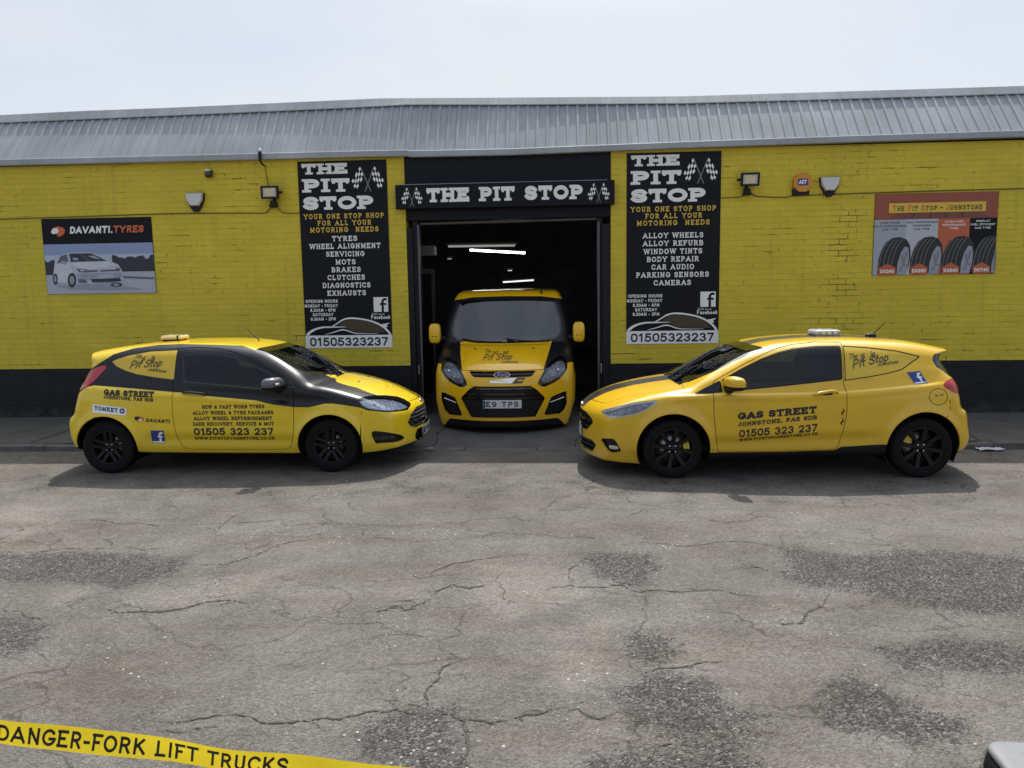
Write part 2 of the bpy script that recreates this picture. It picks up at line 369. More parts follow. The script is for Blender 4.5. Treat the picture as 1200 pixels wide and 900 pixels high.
def flagpair(w, h, n=5):
    """two crossed chequered flags; returns (white polys, dark polys, pole polys) centred on 0,0"""
    wh, bk, pole = [], [], []
    for sg in (-1, 1):
        T, I, O, B = (.22, .49), (.10, .06), (.50, -.06), (.40, -.46)
        def P(u, v):
            x = (T[0]*(1-u)+O[0]*u)*(1-v)+(I[0]*(1-u)+B[0]*u)*v; y = (T[1]*(1-u)+O[1]*u)*(1-v)+(I[1]*(1-u)+B[1]*u)*v
            return (sg*x*w, (y+.03*math.sin(6.3*u)+.0*v)*h)
        for i in range(n):
            for j in range(n-1):
                q = [P(i/n, j/(n-1)), P((i+1)/n, j/(n-1)), P((i+1)/n, (j+1)/(n-1)), P(i/n, (j+1)/(n-1))]
                (wh if (i+j) % 2 == 0 else bk).append(q)
        a = (sg*.20*w, .44*h); b = (-sg*.09*w, -.5*h); t = .016*w
        pole.append([(a[0]-t, a[1]), (b[0]-t, b[1]), (b[0]+t, b[1]), (a[0]+t, a[1])])
    return wh, bk, pole

class Print:
    """flat printed layers on a board facing -Y: 2D x,z shapes laid a hair apart"""
    def __init__(s): s.mb = MB()
    def tri(s, vf, x, z, lay, mi):
        vs, fs = vf[0], vf[1]
        s.mb.add([(x+p[0], -0.006-0.0012*lay, z+p[1]) for p in vs], fs, mi)
    def polys(s, ps, x, z, lay, mi):
        vs, fs = union2d(ps); s.tri((vs, fs), x, z, lay, mi)
    def rect(s, x0, x1, z0, z1, lay, mi):
        y = -.006-.0012*lay; s.mb.add([(x0, y, z0), (x1, y, z0), (x1, y, z1), (x0, y, z1)], [(0, 1, 2, 3)], mi)
    def text(s, t, x, z, h, lay, mi, **k): s.tri(text2d(t, h, **k), x, z, lay, mi)
def band(pts, ws):
    """outline of a stroke with changing width"""
    L_, R_ = [], []
    for i, p in enumerate(pts):
        a = Vector(pts[max(i-1, 0)]); b = Vector(pts[min(i+1, len(pts)-1)]); d = (b-a).normalized(); n = Vector((-d.y, d.x))*ws[i]/2
        L_.append((p[0]+n.x, p[1]+n.y)); R_.append((p[0]-n.x, p[1]-n.y))
    return [[L_[i], R_[i], R_[i+1], L_[i+1]] for i in range(len(pts)-1)]
def smooth_pts(pts, n=6, closed=False):
    """Catmull-Rom"""
    P = [Vector(p) for p in pts]; N = len(P); o = []
    rng = range(N) if closed else range(N-1)
    for i in rng:
        if closed: a, b, c, d = P[(i-1) % N], P[i], P[(i+1) % N], P[(i+2) % N]
        else: a, b, c, d = P[max(i-1, 0)], P[i], P[i+1], P[min(i+2, N-1)]
        for k in range(n):
            t = k/n
            o.append(tuple(.5*((2*b)+(-a+c)*t+(2*a-5*b+4*c-d)*t*t+(-a+3*b-3*c+d)*t**3)))
    if not closed: o.append(tuple(P[-1]))
    return o

# ================================================================== ground, road, pavement
def node(t, typ, **kw):
    n = t.nodes.new(typ)
    for k, v in kw.items():
        if k.startswith('_'): setattr(n, k[1:], v)
        else: n.inputs[int(k[1:]) if k[1:].isdigit() and k[0] == 'i' else k].default_value = v
    return n
def road_material():
    m = bpy.data.materials.new('worn_asphalt'); m.use_nodes = True; t = m.node_tree; b = t.nodes['Principled BSDF']; L = t.links.new
    b.inputs['Specular IOR Level'].default_value = 0.35
    c = t.nodes.new('ShaderNodeTexCoord'); P = c.outputs['Object']
    at = node(t, 'ShaderNodeAttribute', _attribute_name='patch')
    def noise(sc, det=5, ro=.6, off=0.0, dist=0.0):
        n = t.nodes.new('ShaderNodeTexNoise'); n.inputs['Scale'].default_value = sc; n.inputs['Detail'].default_value = det
        n.inputs['Roughness'].default_value = ro; n.inputs['Distortion'].default_value = dist
        if off:
            mp_ = t.nodes.new('ShaderNodeMapping'); mp_.inputs['Location'].default_value = (off, off*.7, 0); L(P, mp_.inputs[0]); L(mp_.outputs[0], n.inputs['Vector'])
        else: L(P, n.inputs['Vector'])
        return n.outputs[0]
    def math_(op, a, b_=None, cl=False):
        n = t.nodes.new('ShaderNodeMath'); n.operation = op; n.use_clamp = cl
        for i, q in enumerate((a, b_)):
            if q is None: continue
            if isinstance(q, (int, float)): n.inputs[i].default_value = q
            else: L(q, n.inputs[i])
        return n.outputs[0]
    def rng(v, a, b_, lo=0., hi=1.):
        n = t.nodes.new('ShaderNodeMapRange'); n.inputs[1].default_value = a; n.inputs[2].default_value = b_; n.inputs[3].default_value = lo; n.inputs[4].default_value = hi
        L(v, n.inputs[0]); return n.outputs[0]
    def mixc(f, a, b_, mode='MIX'):
        n = t.nodes.new('ShaderNodeMixRGB'); n.blend_type = mode
        for i, q in ((0, f), (1, a), (2, b_)):
            if isinstance(q, (int, float)): n.inputs[i].default_value = q
            elif isinstance(q, tuple): n.inputs[i].default_value = (*q, 1)
            else: L(q, n.inputs[i])
        return n.outputs[0]
    big = noise(.55, 4, .55); mid = noise(2.3, 6, .65, 3.1); fine = noise(26, 6, .75, 1.7); grit = noise(150, 3, .8, 5.2)
    # coarse dark aggregate against pale dusty binder; the mask wobbles with noise
    mask = math_('ADD', at.outputs['Fac'], math_('MULTIPLY', math_('SUBTRACT', mid, .5), 1.9))
    mask = math_('ADD', mask, math_('MULTIPLY', math_('SUBTRACT', fine, .5), 2.2))
    mask = math_('ADD', mask, math_('MULTIPLY', math_('SUBTRACT', grit, .5), 1.3)); dk = rng(mask, .36, .70)
    pl = rng(mask, -.45, -1.25)
    ton = rng(big, .3, .7)
    base = mixc(ton, (.134, .124, .111), (.180, .168, .151))
    base = mixc(rng(mid, .38, .66), base, mixc(1., base, (.74, .735, .73), 'MULTIPLY'))
    base = mixc(math_('MULTIPLY', pl, .7), base, (.215, .198, .172))
    base = mixc(math_('MULTIPLY', dk, .60), base, (.098, .096, .092))
    # brown grime washed along the road
    mp2 = t.nodes.new('ShaderNodeMapping'); mp2.inputs['Scale'].default_value = (.35, 1.7, 1); L(P, mp2.inputs[0])
    st = t.nodes.new('ShaderNodeTexNoise'); st.inputs['Scale'].default_value = 1.6; st.inputs['Detail'].default_value = 7; st.inputs['Roughness'].default_value = .65; L(mp2.outputs[0], st.inputs['Vector'])
    base = mixc(rng(st.outputs[0], .47, .68, 0, .6), base, mixc(1., base, (.80, .69, .57), 'MULTIPLY'))
    # stones
    vo = t.nodes.new('ShaderNodeTexVoronoi'); vo.inputs['Scale'].default_value = 85; L(P, vo.inputs['Vector'])
    vs = t.nodes.new('ShaderNodeSeparateColor'); L(vo.outputs['Color'], vs.inputs[0])
    stone = rng(vs.outputs[0], 0, 1, .45, 1.6)
    base = mixc(math_('ADD', math_('MULTIPLY', dk, .5), .5), base, mixc(1., base, stone, 'MULTIPLY'))
    base = mixc(.8, base, mixc(1., base, rng(grit, .30, .70, .50, 1.5), 'MULTIPLY'))
    base = mixc(.7, base, mixc(1., base, rng(fine, .3, .7, .82, 1.15), 'MULTIPLY'))
    # pale chips
    base = mixc(math_('MULTIPLY', dk, .8), base, mixc(1., base, rng(math_('POWER', vs.outputs[1], 2.2), 0, 1, .55, 2.1), 'MULTIPLY'))
    v2 = t.nodes.new('ShaderNodeTexVoronoi'); v2.inputs['Scale'].default_value = 16; L(P, v2.inputs['Vector'])
    chip = math_('MULTIPLY', rng(v2.outputs['Distance'], .13, .09), rng(noise(1.3, 3, .5, 9.), .56, .62))
    base = mixc(chip, base, (.5, .48, .44))
    # hairline crazing: warped cell borders, only in some areas
    wr = t.nodes.new('ShaderNodeTexNoise'); wr.inputs['Scale'].default_value = 1.8; wr.inputs['Detail'].default_value = 5; L(P, wr.inputs['Vector'])
    wv = t.nodes.new('ShaderNodeVectorMath'); wv.operation = 'MULTIPLY_ADD'; wv.inputs[1].default_value = (.75, .75, 0); L(wr.outputs['Color'], wv.inputs[0]); L(P, wv.inputs[2])
    mp3 = t.nodes.new('ShaderNodeMapping'); mp3.inputs['Scale'].default_value = (.8, 1.7, 1); L(wv.outputs[0], mp3.inputs[0])
    v3 = t.nodes.new('ShaderNodeTexVoronoi'); v3.feature = 'DISTANCE_TO_EDGE'; v3.inputs['Scale'].default_value = 1.15; L(mp3.outputs[0], v3.inputs['Vector'])
    lim = rng(fine, .36, .66, .0, .013)
    crk = math_('MULTIPLY', math_('LESS_THAN', v3.outputs[0], lim), rng(noise(.9, 4, .6, 12.), .43, .55))
    base = mixc(math_('MULTIPLY', crk, .75), base, (.06, .052, .044))
    L(base, b.inputs['Base Color'])
    b.inputs['Roughness'].default_value = .9
    h = math_('ADD', math_('MULTIPLY', math_('ADD', math_('MULTIPLY', vo.outputs['Distance'], -1.2), grit), math_('ADD', math_('MULTIPLY', dk, .8), .35)), math_('MULTIPLY', fine, .9))
    h = math_('ADD', h, math_('MULTIPLY', mid, 1.5))
    h = math_('SUBTRACT', h, math_('MULTIPLY', crk, 1.2))
    bm = t.nodes.new('ShaderNodeBump'); bm.inputs['Strength'].default_value = .9; bm.inputs['Distance'].default_value = .016
    L(h, bm.inputs['Height']); L(bm.outputs[0], b.inputs['Normal'])
    return m
DARK = [[(1.66, -5.46), (2.01, -5.54), (2.48, -5.44), (3.35, -5.52), (3.3, -6.16), (2.75, -6.57), (2.4, -6.58), (2.0, -6.33), (1.62, -6.2), (1.52, -5.98)], [(0.17, -5.58), (0.68, -5.51), (0.7, -5.83), (0.49, -6.15), (0.21, -6.08)], [(0.34, -6.92), (0.57, -6.8), (0.68, -7.07), (0.56, -7.27), (0.36, -7.22)], [(0.25, -7.49), (0.48, -7.36), (0.71, -7.39), (0.77, -7.63), (0.94, -7.74), (0.83, -7.88), (0.56, -7.95), (0.29, -7.83)], [(1.31, -7.37), (1.49, -7.28), (1.59, -7.57), (1.87, -7.71), (1.73, -7.91), (1.36, -7.92), (1.21, -7.8)], [(1.71, -6.99), (2.11, -6.87), (2.43, -6.91), (2.61, -7.11), (2.25, -7.26), (1.71, -7.27)], [(0.09, -8.03), (0.7, -7.98), (0.84, -8.12), (0.69, -8.44), (0.06, -8.37)], [(-4.74, -5.67), (-3.61, -5.55), (-2.8, -5.73), (-2.67, -6.07), (-2.93, -6.31), (-3.29, -6.32), (-3.63, -6.17), (-4.12, -6.26)], [(-0.88, -7.8), (-0.53, -7.72), (-0.44, -8.12), (-0.48, -8.29), (-0.87, -8.07)], [(-3.74, -6.74), (-3.07, -6.91), (-2.96, -7.28), (-3.34, -7.24)]]
PALE = [[(-3.5, -6.39), (-3.22, -6.24), (-3.1, -6.38), (-3.19, -6.6), (-3.34, -6.67)], [(-5.86, -4.31), (-4.47, -4.3), (-4.34, -5.36), (-4.81, -5.57)], [(-2.99, -6.45), (-2.6, -6.37), (-2.54, -6.06), (-2.06, -5.97), (-2.0, -6.43), (-2.27, -6.57), (-2.74, -6.65)], [(-0.61, -5.77), (0.13, -5.84), (0.17, -6.38), (-0.3, -6.77), (-0.66, -6.4)], [(-0.1, -6.76), (0.31, -6.63), (0.26, -7.45), (-0.08, -7.63)]]
CRACKS = [(2.2, [(-2.91, -6.67), (-2.71, -6.69), (-2.5, -6.68), (-2.37, -6.61), (-2.27, -6.52), (-2.08, -6.51), (-2.0, -6.54)]), (1.2, [(-3.56, -6.68), (-3.32, -6.78), (-3.21, -6.79)]), (1.0, [(-2.78, -5.84), (-2.47, -5.88), (-2.35, -5.72), (-2.24, -5.48), (-2.02, -5.32), (-1.91, -5.23)]), (0.8, [(-4.37, -5.46), (-4.42, -5.03), (-4.34, -4.81), (-3.99, -4.8), (-3.66, -4.84), (-3.07, -4.89), (-2.79, -4.82), (-2.45, -4.73), (-2.3, -4.94), (-1.95, -4.87), (-1.5, -4.89), (-1.15, -4.84), (-0.41, -4.95)]), (0.8, [(-2.1, -4.5), (-1.96, -4.87)]), (0.8, [(-1.66, -4.99), (-1.54, -5.21), (-1.21, -5.26)]), (1.1, [(-0.91, -6.07), (-0.85, -5.86), (-0.68, -5.73), (-0.38, -5.54)]), (1.6, [(-0.85, -6.4), (-0.74, -6.18), (-0.62, -6.25), (-0.34, -6.17)]), (1.3, [(-0.94, -6.63), (-0.84, -6.43)]), (2, [(-1.15, -6.67), (-1.06, -6.57), (-0.97, -6.64)]), (1.2, [(-2.09, -7.88), (-1.67, -7.85), (-1.23, -7.85), (-1.07, -7.83), (-0.91, -7.76), (-0.79, -7.73), (-0.72, -7.77)]), (1.3, [(-0.65, -7.72), (-0.68, -7.57), (-0.64, -7.39), (-0.6, -7.26)]), (1, [(-1.84, -7.96), (-1.56, -7.92)]), (1.6, [(-0.49, -7.83), (-0.37, -7.82), (-0.24, -7.81)]), (1, [(-0.5, -7.68), (-0.44, -8.17)]), (1.2, [(-0.11, -6.28), (0.06, -6.16), (0.35, -6.14), (0.51, -6.26), (0.87, -6.22), (1.11, -6.28), (1.38, -6.31)]), (1, [(0.06, -6.12), (0.13, -5.76)]), (0.9, [(0.55, -5.23), (0.77, -5.3), (1.2, -5.25), (1.46, -5.26), (1.68, -5.41), (1.89, -5.24)]), (1.1, [(1.29, -5.73), (1.43, -5.86), (1.57, -5.9)]), (1.5, [(1.08, -6.73), (1.3, -6.74), (1.4, -6.72), (1.48, -6.57), (1.61, -6.47), (1.72, -6.27)]), (1.2, [(0.39, -7.36), (0.49, -7.29), (0.7, -7.23), (0.86, -7.19)]), (1.3, [(-0.24, -7.81), (-0.12, -7.76), (0.01, -7.68)]), (1.1, [(0.08, -7.75), (0.16, -7.79), (0.21, -7.78)]), (1, [(0.36, -8.01), (0.52, -7.97)]), (0.8, [(-0.4, -5.14), (0.01, -5.2), (0.55, -5.23)]), (0.9, [(-4.38, -5.58), (-3.99, -5.56), (-3.64, -5.5), (-3.27, -5.54), (-3.06, -5.49)]), (0.8, [(-4.01, -4.84), (-3.63, -5.35), (-3.51, -5.45)])]

KERB_Y = -1.86
def poly_sd(P, poly):
    """signed distance (negative inside) of points Nx2 to a polygon"""
    P = np.asarray(P, float); V = np.asarray(poly, float); n = len(V)
    d = np.full(len(P), 1e9); ins = np.zeros(len(P), bool)
    for i in range(n):
        a, b = V[i], V[(i+1) % n]; e = b-a; w_ = P-a
        t = np.clip((w_@e)/max(e@e, 1e-12), 0, 1); q = w_-t[:, None]*e
        d = np.minimum(d, (q*q).sum(1))
        c1 = (a[1] <= P[:, 1]) != (b[1] <= P[:, 1])
        if abs(e[1]) > 1e-12:
            xi = a[0]+(P[:, 1]-a[1])*e[0]/e[1]; ins ^= c1 & (P[:, 0] < xi)
    d = np.sqrt(d); return np.where(ins, -d, d)
def build_road():
    xs = np.unique(np.concatenate([np.linspace(-70, -9, 40), np.arange(-9, 9, .05), np.linspace(9, 70, 40)]))
    ys = np.unique(np.concatenate([np.linspace(-60, -11.2, 30), np.arange(-11.2, KERB_Y, .045), [KERB_Y]]))
    X, Y = np.meshgrid(xs, ys); P = np.stack([X.ravel(), Y.ravel()], 1)
    rg = np.random.default_rng(3)
    # gentle hollows and patches
    Z = .010*np.sin(P[:, 0]*1.1+.4*P[:, 1])*np.sin(P[:, 1]*.9+1.)+.006*np.sin(P[:, 0]*2.7+1.3)*np.sin(P[:, 1]*2.1)
    Z *= np.clip((-2.6-P[:, 1])/1.5, 0, 1)*np.clip((P[:, 1]+11)/1., 0, 1)
    att = np.zeros(len(P))
    for poly in DARK: att += np.clip(.5-poly_sd(P, poly)/.22, 0, 1)*1.0
    for poly in PALE: att -= np.clip(.5-poly_sd(P, poly)/.16, 0, 1)*1.0
    att = np.clip(att, -1, 1)
    # the lane beside the cars is coarser, greyer
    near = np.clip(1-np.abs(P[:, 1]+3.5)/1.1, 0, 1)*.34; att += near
    nx, ny = len(xs), len(ys)
    idx = np.arange(nx*ny).reshape(ny, nx)
    F = np.stack([idx[:-1, :-1], idx[:-1, 1:], idx[1:, 1:], idx[1:, :-1]], -1).reshape(-1, 4)
    verts = np.column_stack([P, Z]).tolist(); faces = F.tolist(); mi = [0]*len(faces); nb = len(verts)
    random.seed(11)
    def zat(x, y):
        z = .010*math.sin(x*1.1+.4*y)*math.sin(y*.9+1.)+.006*math.sin(x*2.7+1.3)*math.sin(y*2.1)
        return z*min(max((-2.6-y)/1.5, 0), 1)*min(max((y+11), 0), 1)
    def jag(pts, amp, it):
        for _ in range(it):
            o = [pts[0]]
            for a, b in zip(pts, pts[1:]):
                l = math.hypot(b[0]-a[0], b[1]-a[1]); s = amp*l
                o += [((a[0]+b[0])/2+random.uniform(-s, s), (a[1]+b[1])/2+random.uniform(-s, s)), b]
            pts = o
        return pts
    for wd, pts in CRACKS:
        pts = jag(pts, .16, 4); n = len(pts)
        strips = [(pts, wd)]
        for _ in range(2):      # short side branches
            k = random.randrange(n-1); a = pts[k]; an = random.uniform(0, 2*math.pi); l = random.uniform(.08, .3)
            strips.append((jag([a, (a[0]+l*math.cos(an), a[1]+l*.5*math.sin(an))], .22, 3), wd*.5))
        for pts_, w_ in strips:
            vs = []; m_ = len(pts_)
            for i, p in enumerate(pts_):
                q0 = pts_[max(i-1, 0)]; q1 = pts_[min(i+1, m_-1)]; dx, dy = q1[0]-q0[0], q1[1]-q0[1]; l = math.hypot(dx, dy) or 1
                hw = .0044*w_*max(0, random.gauss(.75, .55))*min(1, 4*min(i, m_-1-i)/m_+.12)
                vs += [(p[0]-dy/l*hw, p[1]+dx/l*hw, zat(*p)+.004), (p[0]+dy/l*hw, p[1]-dx/l*hw, zat(*p)+.004)]
            b = len(verts); verts += vs
            for i in range(m_-1): faces.append((b+2*i, b+2*i+1, b+2*i+3, b+2*i+2)); mi.append(1)
    rs = random.Random(4); ck = [p for _, ps in CRACKS for p in ps]
    for i in range(900):      # loose chippings, thicker beside the cracks
        if i % 2: c0 = rs.choice(ck); x, y = c0[0]+rs.gauss(0, .12), c0[1]+rs.gauss(0, .10)
        else: x, y = rs.uniform(-3.5, 3.5), rs.uniform(-9.2, -4.5)
        if y > -3: continue
        s_ = rs.choice((.003, .004, .005, .005, .006, .008)); b = len(verts); z = zat(x, y)
        verts += [(x+s_*rs.uniform(.7, 1.3), y, z+s_*.3), (x, y+s_*rs.uniform(.7, 1.3), z+s_*.3), (x-s_*rs.uniform(.7, 1.3), y, z+s_*.3), (x, y-s_*rs.uniform(.7, 1.3), z+s_*.3), (x+s_*.2, y, z+s_*1.1)]
        faces += [(b, b+1, b+4), (b+1, b+2, b+4), (b+2, b+3, b+4), (b+3, b, b+4)]; mi += [2 if rs.random() < .6 else 3]*4
    me = bpy.data.meshes.new('road'); me.from_pydata(verts, [], faces)
    me.materials.append(road_material()); me.materials.append(mat('dark_crack', (.052, .046, .039), .95)); me.materials.append(mat('pale_chipping', (.32, .30, .27), .9)); me.materials.append(mat('dark_chipping', (.09, .085, .08), .9))  # crack strips have their own plain dark colour
    me.polygons.foreach_set('material_index', mi); me.polygons.foreach_set('use_smooth', [True]*len(faces))
    a = me.attributes.new('patch', 'FLOAT', 'POINT'); a.data.foreach_set('value', np.concatenate([att, np.zeros(len(verts)-nb)]).astype(np.float32))
    me.update()
    o = bpy.data.objects.new('road', me); COL.objects.link(o); tag(o, kind='structure')
    return o
build_road()
m = MB(); m.box(-400, 400, -400, 400, -.6, -.14); tag(m.build('ground', mat('bare_ground', (.12, .115, .1), .9, var=.2)), kind='structure')

# pavement with a dropped crossing in front of the garage door
M['pavement'] = mat('pavement', (.085, .083, .082), .85, var=.28, vscale=3.5, bump=.5, bscale=70)
M['kerb'] = mat('kerb', (.105, .10, .096), .85, var=.3, vscale=5, bump=.4, bscale=50)
def kerb_z(x):
    def ss(a, b, v): v = min(max((v-a)/(b-a), 0), 1); return v*v*(3-2*v)
    return .012+.068*(1-ss(-6.1, -5.0, x)*(1-ss(4.1, 4.9, x)))
def build_pavement():
    m = MB(); xs = [-60, -30, -15]+[-12+.25*i for i in range(97)]+[15, 30, 60]
    ys = [KERB_Y+.125, -1.2, -.6, 0.02]
    vs = [(x, y, kerb_z(x)+(.135-kerb_z(x))*(y-ys[0])/(ys[-1]-ys[0])) for y in ys for x in xs]; n = len(xs)
    m.add(vs, [(j*n+i, j*n+i+1, (j+1)*n+i+1, (j+1)*n+i) for j in range(len(ys)-1) for i in range(n-1)], 0, True)
    random.seed(8)
    for pts in ([(-1.62, -1.72), (-1.60, -1.4), (-1.66, -1.05), (-1.60, -.8)], [(.17, -1.72), (.20, -1.35), (.30, -1.1), (.27, -.7), (.36, -.4)], [(-6.9, -1.72), (-6.85, -1.2), (-6.95, -.5)], [(5.0, -1.72), (5.06, -1.1), (4.97, -.3)]):
        q = smooth_pts(pts, 8); vs = []
        for p in q: z = kerb_z(p[0])+(.135-kerb_z(p[0]))*(p[1]-ys[0])/(ys[-1]-ys[0])+.004; h = random.uniform(.004, .012); vs += [(p[0]-h+random.uniform(-.01, .01), p[1], z), (p[0]+h, p[1], z)]
        m.add(vs, [(2*i, 2*i+1, 2*i+3, 2*i+2) for i in range(len(q)-1)], 1)
    tag(m.build('pavement', [M['pavement'], mat('pavement_crack', (.015, .015, .015), .9)]), kind='structure')
    k = MB(); x = -30.0; random.seed(5)
    while x < 30:     # kerb stones laid end to end
        x1 = x+.9; a, b = kerb_z(x), kerb_z(x1); e = .006; d = random.uniform(-.004, .004)
        y0, y1 = KERB_Y-.002, KERB_Y+.123
        v = [(x+e, y0, -.1), (x1-e, y0, -.1), (x1-e, y1, -.1), (x+e, y1, -.1), (x+e, y0+.008, a-.012+d), (x1-e, y0+.008, b-.012+d), (x1-e, y1, b+d), (x+e, y1, a+d),
             (x+e, y0+.03, a+d), (x1-e, y0+.03, b+d)]
        k.add(v, [(0, 1, 5, 4), (4, 5, 9, 8), (8, 9, 6, 7), (1, 2, 6, 9, 5), (3, 0, 4, 8, 7), (2, 3, 7, 6)]); x = x1
    tag(k.build('kerb', M['kerb']), kind='structure')
build_pavement()

# ================================================================== the building
def brick_material():
    m = bpy.data.materials.new('painted_brick'); m.use_nodes = True; t = m.node_tree; b = t.nodes['Principled BSDF']; L = t.links.new
    c = t.nodes.new('ShaderNodeTexCoord'); s = t.nodes.new('ShaderNodeSeparateXYZ'); L(c.outputs['Object'], s.inputs[0])
    k = t.nodes.new('ShaderNodeCombineXYZ'); L(s.outputs[0], k.inputs[0]); L(s.outputs[2], k.inputs[1])
    wob = t.nodes.new('ShaderNodeTexNoise'); wob.inputs['Scale'].default_value = 5; wob.inputs['Detail'].default_value = 3; L(k.outputs[0], wob.inputs['Vector'])
    wv = t.nodes.new('ShaderNodeVectorMath'); wv.operation = 'MULTIPLY_ADD'; wv.inputs[1].default_value = (.010, .010, 0); L(wob.outputs['Color'], wv.inputs[0]); L(k.outputs[0], wv.inputs[2])
    br = t.nodes.new('ShaderNodeTexBrick'); br.inputs['Scale'].default_value = 1.0; br.inputs['Brick Width'].default_value = .235; br.inputs['Row Height'].default_value = .0785
    br.inputs['Mortar Size'].default_value = .0075; br.inputs['Mortar Smooth'].default_value = .35; br.inputs['Bias'].default_value = 0
    br.inputs['Color1'].default_value = (.80, .80, .80, 1); br.inputs['Color2'].default_value = (1.12, 1.12, 1.12, 1); br.inputs['Mortar'].default_value = (.93, .93, .93, 1)
    L(wv.outputs[0], br.inputs['Vector'])
    def noise(sc, det, off, sx=1., sy=1.):
        mp_ = t.nodes.new('ShaderNodeMapping'); mp_.inputs['Location'].default_value = (off, off, 0); mp_.inputs['Scale'].default_value = (sx, sy, 1)
        n = t.nodes.new('ShaderNodeTexNoise'); n.inputs['Scale'].default_value = sc; n.inputs['Detail'].default_value = det; n.inputs['Roughness'].default_value = .62
        L(k.outputs[0], mp_.inputs[0]); L(mp_.outputs[0], n.inputs['Vector']); return n.outputs[0]
    def rng(v, a, b_, lo=0., hi=1.):
        n = t.nodes.new('ShaderNodeMapRange'); n.inputs[1].default_value = a; n.inputs[2].default_value = b_; n.inputs[3].default_value = lo; n.inputs[4].default_value = hi; L(v, n.inputs[0]); return n.outputs[0]
    def mul(a, b_):
        n = t.nodes.new('ShaderNodeMath'); n.operation = 'MULTIPLY'
        for i, q in enumerate((a, b_)):
            if isinstance(q, (int, float)): n.inputs[i].default_value = q
            else: L(q, n.inputs[i])
        return n.outputs[0]
    def mixc(f, a, b_, mode='MIX'):
        n = t.nodes.new('ShaderNodeMixRGB'); n.blend_type = mode
        for i, q in ((0, f), (1, a), (2, b_)):
            if isinstance(q, (int, float)): n.inputs[i].default_value = q
            elif isinstance(q, tuple): n.inputs[i].default_value = (*q, 1)
            else: L(q, n.inputs[i])
        return n.outputs[0]
    yel = mixc(rng(noise(.7, 6, 3), .3, .7), (.63, .50, .042), (.735, .585, .058))
    yel = mixc(rng(noise(3., 6, 8, .4, 1.), .42, .75, 0, .45), yel, (.47, .38, .030))
    yel = mixc(.18, yel, mixc(1., yel, br.outputs['Color'], 'MULTIPLY'))
    # open joints: mortar gone, only here and there, more along some courses
    gone = mul(br.outputs['Fac'], mul(rng(noise(5.5, 4, 1.3, .45, 2.4), .57, .62), rng(noise(.9, 4, 5.), .45, .62, .0, 1.)))
    yel = mixc(mul(br.outputs['Fac'], .10), yel, (.30, .25, .02))
    yel = mixc(mul(gone, .9), yel, (.045, .042, .02))
    # flaked spots of bare masonry
    fl = mul(rng(noise(13, 5, 21.), .69, .72), rng(noise(.8, 3, 33.), .52, .66))
    def near(x, w_):
        a = t.nodes.new('ShaderNodeMath'); a.operation = 'SUBTRACT'; a.inputs[1].default_value = x; L(s.outputs[0], a.inputs[0])
        q = t.nodes.new('ShaderNodeMath'); q.operation = 'ABSOLUTE'; L(a.outputs[0], q.inputs[0]); return rng(q.outputs[0], w_, w_*.2)
    def plus(a, b_):
        n = t.nodes.new('ShaderNodeMath'); n.operation = 'ADD'; n.use_clamp = True; L(a, n.inputs[0]); L(b_, n.inputs[1]); return n.outputs[0]
    worn = plus(plus(mul(near(4.17, .16), rng(s.outputs[2], 3.25, 3.6)), mul(near(3.85, .55), rng(s.outputs[2], 3.2, 2.2, .0, .75))), plus(mul(near(4.05, .3), .85), mul(near(.66, .12), .8)))
    # under the eaves and beside old joints the paint has come away in patches, and courses stand open
    fl = plus(fl, mul(worn, mul(rng(noise(15, 5, 51.), .60, .66), .8)))
    yel = mixc(fl, yel, (.12, .11, .10))
    yel = mixc(mul(br.outputs['Fac'], mul(mul(worn, .72), rng(noise(2.6, 5, 61., .6, 1.6), .50, .60))), yel, (.03, .028, .02))
    dr = mul(rng(noise(1.9, 5, 71., 3.5, .22), .55, .75), .5)
    yel = mixc(dr, yel, (.42, .345, .055))
    # painted black plinth with an uneven upper edge
    e = t.nodes.new('ShaderNodeMath'); e.operation = 'MULTIPLY_ADD'; e.inputs[1].default_value = .012; L(noise(9, 4, 2.), e.inputs[0]); L(s.outputs[2], e.inputs[2])
    blk = t.nodes.new('ShaderNodeMath'); blk.operation = 'LESS_THAN'; blk.inputs[1].default_value = .882; L(e.outputs[0], blk.inputs[0])
    dark = mixc(rng(noise(4, 6, 6), .35, .75), (.007, .008, .012), (.014, .015, .019))
    dark = mixc(mul(rng(s.outputs[2], .32, .14), rng(noise(7, 6, 14.), .4, .7)), dark, (.06, .058, .055))
    L(mixc(blk.outputs[0], yel, dark), b.inputs['Base Color'])
    b.inputs['Roughness'].default_value = .55; b.inputs['Specular IOR Level'].default_value = .3
    L(rng(noise(6, 5, 40), .3, .7, .42, .7), b.inputs['Roughness'])
    hh = t.nodes.new('ShaderNodeMath'); hh.operation = 'MULTIPLY_ADD'; hh.inputs[1].default_value = -1.0; L(br.outputs['Fac'], hh.inputs[0]); L(mul(noise(38, 5, 4), .55), hh.inputs[2])
    h2 = t.nodes.new('ShaderNodeMath'); h2.operation = 'MULTIPLY_ADD'; h2.inputs[1].default_value = -1.3; L(gone, h2.inputs[0]); L(hh.outputs[0], h2.inputs[2])
    bm = t.nodes.new('ShaderNodeBump'); bm.inputs['Strength'].default_value = .55; bm.inputs['Distance'].default_value = .006; L(h2.outputs[0], bm.inputs['Height']); L(bm.outputs[0], b.inputs['Normal'])
    return m
